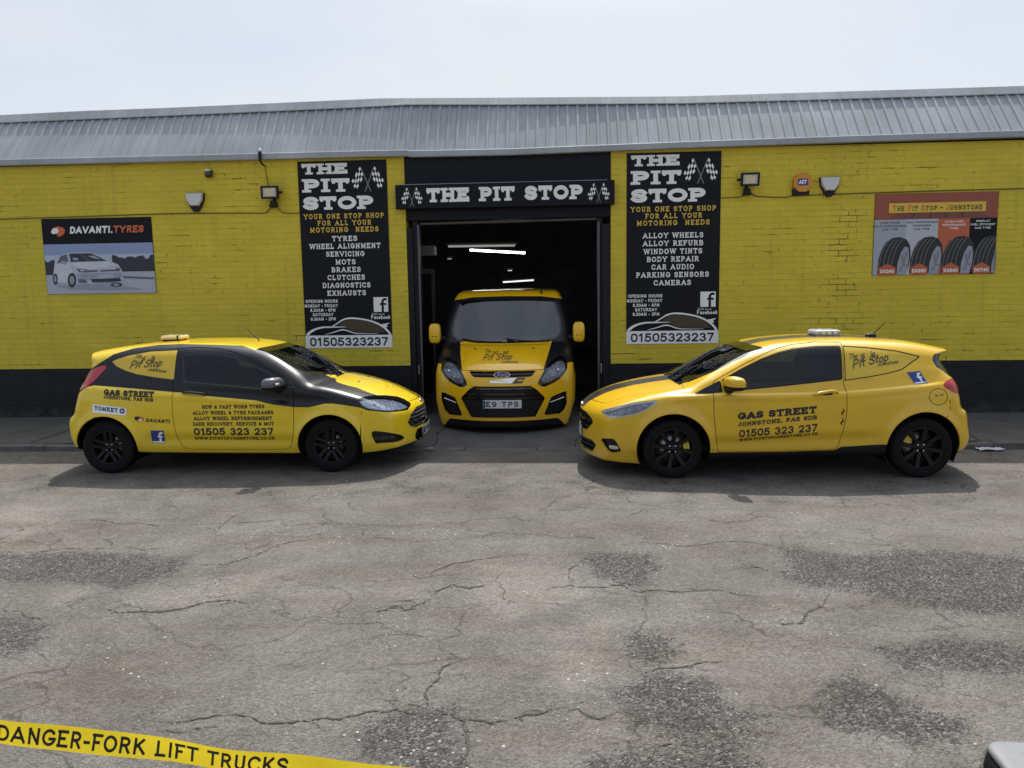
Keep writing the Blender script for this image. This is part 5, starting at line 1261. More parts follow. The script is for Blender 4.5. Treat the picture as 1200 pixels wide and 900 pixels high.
def hatchback(c):
    root = tag(empty(c['name'], c['loc'], c['rz']), c['label'], 'car', 'yellow hatchbacks parked outside the garage')
    F = hatch_field(c); sg = c['near']
    b = skin(F, (-1.95, -1.0, .05), (2.35, 1.0, 1.62), .021)
    wx, wz, wr = c['wheels'], c['wheel_z'], c['arch_r']
    def arches(V, N): return np.maximum(np.minimum(np.hypot(V[:, 0]-wx[0], V[:, 2]-wz)-wr, np.hypot(V[:, 0]-wx[1], V[:, 2]-wz)-wr), .42-np.abs(V[:, 1]))
    _, b = cut(b, arches)
    under, b = cut(b, lambda V, N: np.maximum(N[:, 2]+.62, V[:, 2]-.38))
    put(under, 'underbody', M['black_plastic'], root)
    paint = c['paint']
    # windscreen and rear window
    zp = lambda x: np.interp(x, [p[0] for p in c['pillar']], [p[1] for p in c['pillar']])
    def wscreen(V, N):
        xs = V[:, 0]+.10*(np.abs(V[:, 1])/.75)**2
        return np.maximum(np.maximum(.82*(zp(V[:, 0])-V[:, 2]), c['ws'][0]-xs), np.maximum(xs-c['ws'][1], .5-V[:, 2]))
    seal, b = cut(b, wscreen)
    scr, seal = cut(seal, grown(wscreen, .0) if 0 else (lambda V, N: wscreen(V, N)+.014))
    put(rim(push(scr, .004), .01), 'windscreen', M['clear_glass'], root); put(push(seal, .003), 'windscreen_seal', M['gloss_black'], root)
    def rwin(V, N): return np.maximum(np.maximum(np.abs(V[:, 1])-c['rear_win'][2]+(V[:, 2]-1.0)*.25, c['rear_win'][0]-V[:, 2]), np.maximum(V[:, 2]-c['rear_win'][1], np.maximum(V[:, 0]+1.2, N[:, 0]+.15)))
    rw, b = cut(b, rwin); put(rim(push(rw, .004), .01), 'rear_window', M['gloss_black'], root)
    # side glass
    door_parts = {}
    for nm, poly, seal_w, mt, ym in c['windows']:
        f = side_poly(poly, ym); gl, b = cut(b, f); g2, sl = cut(gl, lambda V, N: f(V, N)+seal_w)
        for s_, h in halves(g2): put(rim(push(h, .005 if mt != 'vinyl' else .002), .012), nm, M['tint_glass'] if mt == 'glass' else M['vinyl_yellow'], root)
        for s_, h in halves(sl): put(rim(push(h, .001), .01), 'window_seal', M['gloss_black'] if c.get('seal') != 'soft' else M['black_plastic'], root)
    # lamps
    f = side_poly(c['headlight'], .30, 2); hl, b = cut(b, f)
    for s_, h in halves(hl):
        o = put(rim(h, .008), 'headlight', M['lamp_glass'], root)
        inner, edge = cut(h, lambda V, N: f(V, N)+.016)
        put(rim(push(edge, .006), .03), 'bezel', M['lamp_bright'] if c['kind'] == 'new' else M['black_plastic'], o); put(push(inner, .024), 'reflector', M['van_reflector'] if c['kind'] == 'new' else M['lamp_chrome'], o)
        mb = MB()
        for (lx, lz, lr) in c['lenses']:
            P, g = on_side(F, [lx], [lz], s_, -.018); mb.ellipsoid(tuple(P[0]), (lr, lr*.55, lr), 1.0, 14, 8)
        mb.build('lens', M['chrome'], o)
    f = side_poly(c['taillight'], .42, 2); tl, b = cut(b, f)
    for s_, h in halves(tl):
        o = put(rim(push(h, -.003), .012), 'tail_light', M['tail_red'], root)
        if c['kind'] == 'old':
            q, _ = cut(h, side_poly([(-1.66, .99), (-1.55, 1.04), (-1.50, .985), (-1.52, .90), (-1.66, .90)], .42)); 
            if len(q.T): put(push(q, -.005), 'clear_lens', M['tail_clear'], o)
    # front openings: dark recess with bars
    for nm, poly, dep, bars, ch in c['front_openings']:
        f = front_poly(poly, 1.45, 0); op, b = cut(b, f)
        o = put(rim(push(op, dep), -dep-.004), nm, M['black_plastic'], root)
        if bars:
            z0 = min(p[1] for p in poly); z1 = max(p[1] for p in poly); pt = (z1-z0)/bars
            st, _ = cut(op, lambda V, N: np.abs(((V[:, 2]-z0)/pt) % 1-.5)-.20); put(rim(push(st, .010), .02), 'grille_bars', ch, o)
    for nm, poly, ym in c['side_openings']:
        f = side_poly(poly, ym, 2); op, b = cut(b, f)
        for s_, h in halves(op):
            o = put(rim(push(h, .035), -.038), nm, M['black_plastic'], root)
            if c['kind'] == 'old':
                st, _ = cut(h, lambda V, N: np.abs(((V[:, 2])/.028) % 1-.5)-.22); put(rim(push(st, .022), .012), 'vent_bars', M['gloss_black'], o)
            else:
                fl, _ = cut(h, side_poly(c['drl'], .3)); 
                if len(fl.T): put(rim(push(fl, .012), .03), 'fog_lamp', M['chrome'], o)
    for nm, poly, mt in c['side_trims']:
        op, b = cut(b, side_poly(poly, .5))
        for s_, h in halves(op): put(rim(push(h, .003), .01), nm, mt, root)
    # panel gaps: narrow sunk lines; the doors come away as parts
    gap = .0035
    for poly, ym in c['gaps']:
        ln, b = groove(b, side_poly(poly, ym), gap); put(push(ln, .006), 'panel_gap', M['black_plastic'], root)
    dr, b = cut(b, grown(side_poly(c['door'], .35), gap)); dr, ln = cut(dr, grown(side_poly(c['door'], .35), -gap))
    put(push(ln, .008), 'door_seal', M['black_plastic'], root)
    hood = lambda V, N: np.maximum(c['hood'](V), np.maximum(.62-V[:, 2], 1.12-V[:, 0]))
    hd, b = cut(b, grown(hood, gap)); hd, ln = cut(hd, grown(hood, -gap)); put(push(ln, .006), 'bonnet_gap', M['black_plastic'], root)
    put(rim(hd, .012), 'bonnet', paint, root, attr=c['livery'](rim(hd, .012).V))
    q = rim(b, .014); put(q, 'body', paint, root, attr=c['livery'](q.V))
    for s_, h in halves(dr):
        q = rim(h, .012); o = put(q, 'door', paint, root, attr=c['livery'](q.V))
        (hx0, hz0), (hx1, hz1) = c['handle']; n = 9; xs = np.linspace(hx0, hx1, n); zs = np.linspace(hz0, hz1, n)
        P, g = on_side(F, xs, zs, s_, .0); t = np.sin(np.linspace(0, math.pi, n))
        mb = MB(); mb.tube([tuple(P[i]+g[i]*(.004+.030*min(1, 1.8*t[i]))) for i in range(n)], [.010+.007*min(1, 2*t[i]) for i in range(n)], 10); mb.ellipsoid(tuple((P[n//2])), (.075, .006, .028), .8, 16, 8, 1)
        mb.build('handle', [c['handle_mat'], M['black_plastic']], o)
    # wheel arches lined in black
    for w0 in wx:
        for s_ in (-1, 1):
            mb = MB(); n = 28; vs = []
            for i in range(n+1):
                a = rad(-25+230*i/n)
                for yy in (.83, .45): vs.append((w0+(wr+.003)*math.cos(a), s_*yy, wz+(wr+.003)*math.sin(a)))
            for i in range(n): mb.add([vs[2*i], vs[2*i+1], vs[2*i+3], vs[2*i+2]], [(0, 1, 2, 3)])
            P0 = [v for i, v in enumerate(vs) if i % 2]; mb.add(P0, [tuple(range(len(P0)))])
            # trim the liner where the flank is narrower
            V = np.array(mb.v); yl, _ = on_side(F, V[:, 0], np.clip(V[:, 2], .25, None), s_, -.012)
            mb.v = [(v[0], s_*min(abs(v[1]), max(abs(float(q[1])), .45)), v[2]) for v, q in zip(mb.v, yl)]
            mb.build('arch_liner', M['rubber'], root)
            make_wheel(root, (w0, s_*c['wheel_y'], c['wr']), s_, c['wr'], .20, c['rim_r'], c['wheel_style'], (c['cal'][0] if w0 > 0 else c['cal'][1]) if c.get('cal') else None)
    # mirrors
    for s_ in (-1, 1):
        mx, mz = c['mirror']; mb = MB(); mb.ellipsoid((mx, s_*.955, mz), (.075, .115, .072), .72, 22, 14, 0)
        mb.v = [(v[0]+.045*(abs(v[1])-.955)/.115*-1, v[1], v[2]) for v in mb.v]
        for i, f in enumerate(mb.f):
            if c['mirror_two'] and sum(mb.v[k][2] for k in f)/len(f) < mz-.022: mb.m[i] = 1
        o = mb.build('wing_mirror', [c['mirror_mat'], M['black_plastic']], root)
        mb = MB(); mb.tube([(mx+.03, s_*.83, mz-.085), (mx+.02, s_*.90, mz-.07), (mx, s_*.93, mz-.05)], [.035, .03, .028], 10); mb.build('mirror_foot', M['black_plastic'], o)
        mb = MB(); mb.ellipsoid((mx-.058, s_*.955, mz+.003), (.025, .095, .055), .72, 18, 10); mb.build('mirror_glass', M['chrome'], o)
        if c['kind'] == 'old':
            mb = MB(); mb.ellipsoid((mx+.068, s_*1.0, mz+.004), (.016, .05, .014), .8, 14, 8); mb.build('side_repeater', M['tail_clear'], o)
    # inside
    mb = MB(); mb.box(.55, 1.08, -.66, .66, .55, .86, bev=.06); mb.ellipsoid((.60, -c['drive']*-.36, .90), (.14, .20, .05), .8); mb.build('dashboard', M['cabin'], root)
    for yy in (-.34, .34):
        mb = MB(); mb.box(-.45, .10, yy-.24, yy+.24, .38, .55, bev=.05)
        pr = [(-.52, .5), (-.38, .5), (-.52, 1.05), (-.62, 1.08)]; mb.prism([(p[0], p[1]) for p in pr], 'y', yy-.23, yy+.23); o = mb.build('front_seat', M['stitch'], root)
        mb = MB(); mb.ellipsoid((-.60, yy, 1.15), (.05, .13, .085), .7, 18, 10); mb.build('headrest', M['stitch'], o)
    mb = MB(); mb.box(-1.2, -.8, -.58, .58, .38, .55, bev=.05); mb.prism([(-1.25, .5), (-1.1, .5), (-1.22, .98), (-1.32, 1.0)], 'y', -.58, .58); mb.build('rear_seat', M['stitch'], root)
    mb = MB(); cc = Vector((.42, -.34, .87)); tl_ = Matrix.Rotation(rad(-65), 3, 'Y'); R_ = .18
    ring = [cc+tl_@Vector((R_*math.cos(t), R_*math.sin(t), 0)) for t in np.linspace(0, 2*math.pi, 25)]; mb.tube(ring, .016, 8, cap=False); mb.tube([ring[0], cc, ring[12]], .014, 6); mb.tube([cc, cc+Vector((.2, 0, -.1))], .025, 8); mb.build('steering_wheel', M['cabin'], root)
    mb = MB(); mb.box(-1.5, 1.2, -.62, .62, .26, .30); mb.build('floor_pan', M['cabin'], root)
    return root, F

def script_logo(d, p0, p1, h, mi, pos_the, pos_fl, j0, j1):
    d.line('Pit Stop', p0, p1, h, mi, slant=.32, wt=.13, gap=.06)
    dx = 1 if p1[0] > p0[0] else -1
    d.line('The', pos_the, (pos_the[0]+dx*.085, pos_the[1]+.012), h*.62, mi, slant=.3, wt=.12, gap=.04)
    d.line('Johnstone', j0, j1, h*.42, mi, slant=.3, wt=.13, gap=.04)
    for k, (fx, fz) in enumerate(pos_fl):
        for i in range(3):
            for j in range(3):
                if (i+j) % 2 == 0:
                    a, b_ = fx+dx*(i-1.5)*.014, fz+(j-1.5)*.013+(i-1)*.005*(1 if k == 0 else -1)
                    d.quad([(a, b_), (a+dx*.014, b_+.003), (a+dx*.014, b_+.016), (a, b_+.013)], mi, n=1)
        d.quad([(fx-dx*.035, fz-.06), (fx-dx*.028, fz-.06), (fx+dx*.012, fz-.01), (fx+dx*.005, fz-.01)], mi, 1, n=1)
DM = lambda: [M['black_print'], M['white_print'], M['blue_print'], M['navy_print'], M['orange_print'], M['soft_black']]
M['soft_black'] = mat('soft_black_print', (.05, .045, .035), .4)
M['navy_print'] = mat('navy_print', (.03, .035, .12), .4)
def badge_f(d, q, mi_sq, mi_f):
    """blue square with a white f; q: four corners image bottom-left, bottom-right, top-right, top-left"""
    d.quad(q, mi_sq)
    def B(u, v): return tuple(q[0][k]*(1-u)*(1-v)+q[1][k]*u*(1-v)+q[2][k]*u*v+q[3][k]*(1-u)*v for k in (0, 1))
    hk = [(.66, .12), (.66, .66), (.675, .74), (.72, .79), (.80, .81), (.90, .80)]
    polys = band(hk, [.15]*6)+[[(.48, .46), (.88, .46), (.87, .58), (.48, .58)], [(.04, .04), (.96, .04), (.96, .13), (.04, .13)]]
    d.flat(union2d(polys), lambda a, b: B(a, b), mi_f, 1)
def plate(root, F, z, h, half, label_txt, x0=1.2):
    mb = MB(); ys = np.linspace(-half, half, 9)
    P, g = on_front(F, ys, np.full(9, z), x0, .0); xm = float(P[:, 0].max())+.004
    vs = []
    for y in ys:
        for dz in (-h/2, h/2): vs.append((xm-.10*(y/.75)**2, y, z+dz))
    n = 9; mb.add(vs, [(2*i, 2*i+2, 2*i+3, 2*i+1) for i in range(n-1)]); mb.add([(v[0]-.012, v[1], v[2]) for v in vs], [(2*i, 2*i+1, 2*i+3, 2*i+2) for i in range(n-1)])
    o = mb.build('number_plate', M['plate_white'], root)
    if not label_txt: return o
    vs, fs, wd = text2d(label_txt, h*.66, wt=.2, width=half*1.7, gap=.2)
    mb = MB(); mb.add([(xm-.10*(p[0]/.75)**2+.0022, p[0], z-h*.33+p[1]) for p in vs], fs); mb.build('plate_lettering', M['black_print'], o)
    mb = MB(); mb.add([(xm-.10*(half/.75)**2+.0018, -half*.99, z-h*.45), (xm-.10*(half/.75)**2+.0018+.004, -half*.88, z-h*.45), (xm-.10*(half/.75)**2+.0058, -half*.88, z+h*.45), (xm-.10*(half/.75)**2+.0018, -half*.99, z+h*.45)], [(0, 1, 2, 3)]); mb.build('plate_band', M['blue_print'], o)
    return o
def oval_badge(root, F, y, z, ry, rz, x0):
    a = np.linspace(0, 2*math.pi, 25)[:-1]; mb = MB()
    P, g = on_front(F, np.array([y]), np.array([z]), x0, .006); c0 = P[0]
    for k, (s_, off) in enumerate(((1, .004), (.86, .0065))):
        vs = [tuple(c0+np.array([off, ry*s_*math.cos(t), rz*s_*math.sin(t)])) for t in a]; base = [(v[0]-.012, v[1], v[2]) for v in vs]
        n = len(vs); mb.add(vs+base, [tuple(range(n))]+[(i, n+i, n+(i+1) % n, (i+1) % n) for i in range(n)], k)
    # a looping script word across the oval
    vs, fs, wd = text2d('Ford', rz*1.15, slant=.3, wt=.12, width=ry*1.15, gap=.05); mb.add([(float(c0[0])+.0085, y+p[0], z-rz*.5+p[1]) for p in vs], fs, 0)
    return mb.build('oval_badge', [M['chrome'], M['blue_print']], root)
GL['r_'] = (.34, [[(.05, 0), (.05, .6)], [(.05, .38), (.14, .55), (.30, .58)]], []); GL['d_'] = (.44, [[(.38, 0), (.38, 1)], arc(.20, .29, .20, .30, 40, 330, 12)], [])

# ---------------------------------------------------------------- left car: older hatch, black upper half
LIV_UP = [(-1.70, 1.06), (-1.50, 1.15), (-1.42, 1.185), (-1.3, 1.262), (-1.227, 1.312), (-1.016, 1.374), (-.746, 1.405), (-.5, 1.412), (-.09, 1.40), (.21, 1.385), (.388, 1.335), (.529, 1.295), (.725, 1.212), (.979, 1.078), (1.17, .992), (1.26, .958), (1.49, .898), (1.73, .812), (1.9, .752), (2.0, .705), (2.06, .67)]
LIV_LO = [(2.05, .632), (1.9, .649), (1.661, .686), (1.60, .715), (1.467, .742), (1.31, .767), (1.212, .768), (1.112, .747), (1.032, .732), (.874, .737), (.658, .765), (.46, .812), (-.111, .868), (-.348, .902), (-.467, .911), (-.904, .951), (-1.373, .986), (-1.45, .965), (-1.55, .90), (-1.75, .88)]
def liv_left(V):
    s = poly_sd(V[:, [0, 2]], LIV_UP+LIV_LO); return np.maximum(s, .30-np.abs(V[:, 1])-.3*(V[:, 0] < -1.3))
def ridge_extra(cz):
    def fn(f, x, y, z, xs): return f
    return fn
def spoiler(x0, x1, z0, z1, hw, k=.03):
    """a roof-end spoiler blended into the tailgate top"""
    def fn(f, x, y, z, xs):
        xm, zm = (x0+x1)/2, (z0+z1)/2; q = np.maximum(np.maximum(np.abs(x+.10*(y/.6)**2-xm)-(x1-x0)/2, np.abs(z+.05*(y/.6)**2-zm-(x-xm)*.22)-(z1-z0)/2), y-hw)
        return -smax(-f, -q, k)
    return fn
old = dict(name='hatchback_car', kind='old', label='yellow hatchback with black upper half, nose to the right, left of the van', loc=(-3.785, -2.212, 0), rz=.0249, near=-1, drive=1,
    outline=[(1.50, .17), (1.86, .185), (2.09, .215), (2.17, .255), (2.19, .31), (2.185, .42), (2.175, .55), (2.155, .63), (2.10, .695), (2.0, .752), (1.85, .822), (1.7, .876), (1.5, .932), (1.3, .975), (1.14, 1.006), (1.0, 1.10), (.85, 1.185), (.7, 1.262), (.5, 1.345), (.33, 1.38), (.15, 1.406), (-.1, 1.422), (-.35, 1.428), (-.65, 1.427), (-.95, 1.412), (-1.2, 1.388), (-1.4, 1.362), (-1.53, 1.338), (-1.575, 1.32), (-1.575, 1.25), (-1.555, 1.20), (-1.60, 1.06), (-1.66, .93), (-1.70, .80), (-1.73, .68), (-1.79, .61), (-1.80, .50), (-1.775, .36), (-1.70, .27), (-1.5, .235), (-.9, .215), (0, .20), (.9, .19)],
    width_z=[(0, .76), (.18, .79), (.30, .835), (.42, .855), (.58, .862), (.72, .862), (.86, .852), (.95, .832), (1.02, .805), (1.15, .745), (1.28, .672), (1.38, .605), (1.48, .52), (1.7, .4)],
    width_x=[(-2.0, .90), (-1.75, .925), (-1.4, .962), (-1.0, .988), (-.5, 1.0), (.5, 1.0), (.95, .995), (1.3, .985), (1.6, .955), (1.85, .905), (2.1, .83), (2.4, .74)],
    glass_x=[(-2.0, .80), (-1.6, .845), (-1.2, .92), (-.7, .985), (-.3, 1.0), (.2, .995), (.7, .985), (1.1, .97), (1.6, .95), (2.4, .8)],
    sweep=[(-2.1, -.12), (-1.75, -.11), (-1.3, -.07), (-.8, -.01), (-.3, 0), (.1, .04), (.6, .09), (1.0, .11), (1.3, .15), (1.7, .21), (2.0, .27), (2.5, .32)],
    crease=[(-2, .985), (-1.4, .965), (-.9, .925), (-.3, .872), (.3, .82), (.9, .765), (1.3, .75), (2.3, .70)], scallop=(.375, -.02), dents=[], extra=[],
    wheels=(1.2445, -1.2445), wheel_z=.30, arch_r=.352, wheel_y=.712, wr=.295, rim_r=.195, wheel_style='five',
    paint=paint_material('left_car_paint', (.80, .56, .012), (.007, .008, .011)),
    pillar=[(.30, 1.36), (.40, 1.318), (.53, 1.278), (.725, 1.195), (.979, 1.06), (1.196, .985), (1.4, .96)], ws=(.44, 1.205), rear_win=(1.02, 1.23, .58),
    windows=[('side_window', [(-.402, 1.299), (-.2, 1.318), (-.0, 1.312), (.19, 1.272), (.40, 1.192), (.62, 1.088), (.675, 1.03), (.669, .925), (.499, .933), (-.347, 1.016)], .012, 'glass', .4),
             ('quarter_light', [(.735, 1.055), (.884, .977), (.876, .940), (.742, .962)], .008, 'glass', .4),
             ('rear_quarter_window', [(-1.231, 1.235), (-1.18, 1.262), (-1.041, 1.306), (-.792, 1.346), (-.475, 1.358), (-.451, 1.038), (-.661, 1.062), (-.9, 1.099), (-1.039, 1.136), (-1.15, 1.18)], .006, 'vinyl', .4)],
    headlight=[(1.56, .812), (1.706, .818), (1.904, .772), (2.03, .71), (2.065, .676), (2.035, .640), (1.9, .653), (1.68, .690), (1.60, .735)], lenses=[(1.74, .75, .018), (1.86, .71, .015)],
    taillight=[(-1.64, .985), (-1.56, 1.06), (-1.436, 1.151), (-1.33, 1.19), (-1.27, 1.186), (-1.295, 1.135), (-1.374, 1.039), (-1.451, .97), (-1.545, .928), (-1.64, .91)],
    front_openings=[('front_grille', [(0, .645), (.30, .64), (.44, .59), (.53, .50), (.47, .44), (.38, .418), (0, .412)], .05, 6, M['steel']), ('lower_intake', [(0, .395), (.36, .395), (.42, .34), (.40, .285), (.32, .262), (0, .258)], .05, 0, None)],
    side_openings=[('fog_vent', [(1.70, .448), (1.80, .446), (1.90, .425), (1.99, .385), (2.02, .335), (1.98, .316), (1.80, .312), (1.735, .322)], .35)], side_trims=[('rear_reflector', [(-1.80, .50), (-1.70, .495), (-1.705, .455), (-1.80, .455)], M['tail_red'])],
    gaps=[([(-1.42, .60), (-1.30, .66), (-1.295, .662), (-1.415, .598)], .5), ([(1.56, .20), (1.585, .42), (1.60, .68), (1.605, .68), (1.59, .42), (1.565, .20)], .5)],
    door=[(-.49, 1.37), (-.457, .911), (-.468, .669), (-.434, .40), (-.37, .292), (-.28, .272), (.74, .262), (.81, .285), (.862, .475), (.872, .734), (.866, .925), (.72, 1.075), (.60, 1.135), (.40, 1.235), (.19, 1.318), (-.02, 1.362), (-.25, 1.378)],
    hood=lambda V: np.maximum(np.abs(V[:, 1])-np.interp(V[:, 0], [1.1, 1.5, 2.0, 2.2], [.68, .63, .47, .40]), V[:, 0]+.30*(np.abs(V[:, 1])/.75)**2-2.085),
    handle=((-.353, .897), (-.095, .884)), handle_mat=M['gloss_black'], mirror=(.69, 1.0), mirror_mat=mat('mirror_silver', (.10, .10, .11), .25, coat=.6), mirror_two=True, livery=liv_left)
car, F = hatchback(old)
d = Decal(F, -1, car)
d.line('GAS STREET', (-1.232, .885), (-.661, .853), .064, 0, serif=True, wt=.28, gap=.05); d.line('JOHNSTONE, PA5 8DB', (-1.236, .846), (-.672, .808), .038, 0, serif=True, wt=.26)
d.line('NEW & PART WORN TYRES', (-.134, .727), (.555, .727), .040, 0, serif=True, wt=.24); d.line('ALLOY WHEEL & TYRE PACKAGES', (-.238, .664), (.65, .661), .040, 0, serif=True, wt=.24)
d.line('ALLOY WHEEL REFURBISHMENT', (-.232, .603), (.633, .598), .040, 0, serif=True, wt=.24); d.line('24HR RECOVERY, SERVICE & MOT', (-.247, .541), (.65, .537), .040, 0, serif=True, wt=.24)
d.line('01505 323 237', (-.239, .438), (.641, .431), .080, 0, serif=True, wt=.22); d.line('WWW.PITSTOPJOHNSTONE.CO.UK', (-.248, .383), (.645, .377), .034, 0, serif=True, wt=.22)
d.build('x', DM(), car); d.auto = None; d.quad([(-1.373, .698), (-.985, .661), (-.978, .742), (-1.365, .786)], 1); d.line('TOMKET', (-1.345, .722), (-1.075, .693), .046, 3, 1, serif=True, wt=.26)
d.build('tyre_badge', DM(), car) if 0 else None
def gear(cx, cz, r): return [[(cx+r*(1 if i % 2 else .74)*math.cos(2*math.pi*i/20), cz+r*(1 if i % 2 else .74)*math.sin(2*math.pi*i/20)) for i in range(20)]]
d.flat(union2d(gear(-1.027, .711, .034)), lambda a, b: (a, b), 3, 1); d.flat(union2d(gear(-1.027, .711, .013)), lambda a, b: (a, b), 1, 2)
d.build('maker_sticker', DM(), car); d.flat(union2d([[(-.84+.055*math.cos(t*.35), .622+.028*math.sin(t*.35)-.0) for t in range(18)]]), lambda a, b: (a, b), 4, 0); d.flat(union2d([[(-.865+.030*math.cos(t*.35), .630+.020*math.sin(t*.35)) for t in range(18)]]), lambda a, b: (a, b), 0, 1)
d.flat(union2d([[(-.83+.022*math.cos(t*.35), .612+.012*math.sin(t*.35)) for t in range(18)]]), lambda a, b: (a, b), 1, 1)
d.line('DAVANTI', (-.771, .588), (-.501, .570), .042, 0, slant=.22, wt=.26, gap=.07)
d.build('maker_sticker', DM(), car); badge_f(d, [(-.729, .351), (-.582, .347), (-.576, .491), (-.724, .495)], 2, 1)
d.build('social_badge', DM(), car); script_logo(d, (-1.0, 1.158), (-.63, 1.183), .085, 5, (-.965, 1.262), ((-.85, 1.262), (-.735, 1.272)), (-.775, 1.138), (-.56, 1.115))
d.build('script_logo', DM(), car)
plate(car, F, .355, .108, .245, 'EO63')
oval_badge(car, F, 0, .675, .060, .024, 1.6)
mb = MB(); mb.box(-.92, -.665, -.12, .12, 1.436, 1.486, bev=.02); o = mb.build('roof_beacon', mat('beacon_cream', (.66, .52, .27), .35, coat=.4, var=.1), car)
mb = MB(); mb.box(-.72, -.70, -.122, .122, 1.434, 1.488, bev=.004); mb.box(-.90, -.69, -.09, .09, 1.41, 1.437); mb.build('beacon_strap', M['black_plastic'], o)
mb = MB(); mb.tube([(.22, 0, 1.41), (.20, 0, 1.43), (.06, 0, 1.56)], [.012, .006, .003], 8); mb.build('aerial', M['black_plastic'], car)
for yy in (.12, .5): mb = MB(); mb.tube([(1.16, yy, 1.0), (1.02, yy-.22, 1.105), (.92, yy-.42, 1.165)], [.009, .006, .004], 6); mb.build('wiper', M['black_plastic'], car)
mb = MB()
for (jx, jy) in ((1.45, -.25), (1.45, .25), (1.75, -.12), (1.78, .05), (1.9, -.02)): 
    P = .96-.28*(jx-1.4)**1.4*.72; mb.ellipsoid((jx, jy, float(np.interp(jx, [1.3, 1.5, 1.7, 1.85, 2.0], [.985, .945, .888, .832, .758]))-.035*(jy/.75)**2-.012), (.014, .010, .006), 1, 10, 6); mb.build('bonnet_stud', M['black_plastic'], car); mb = MB()

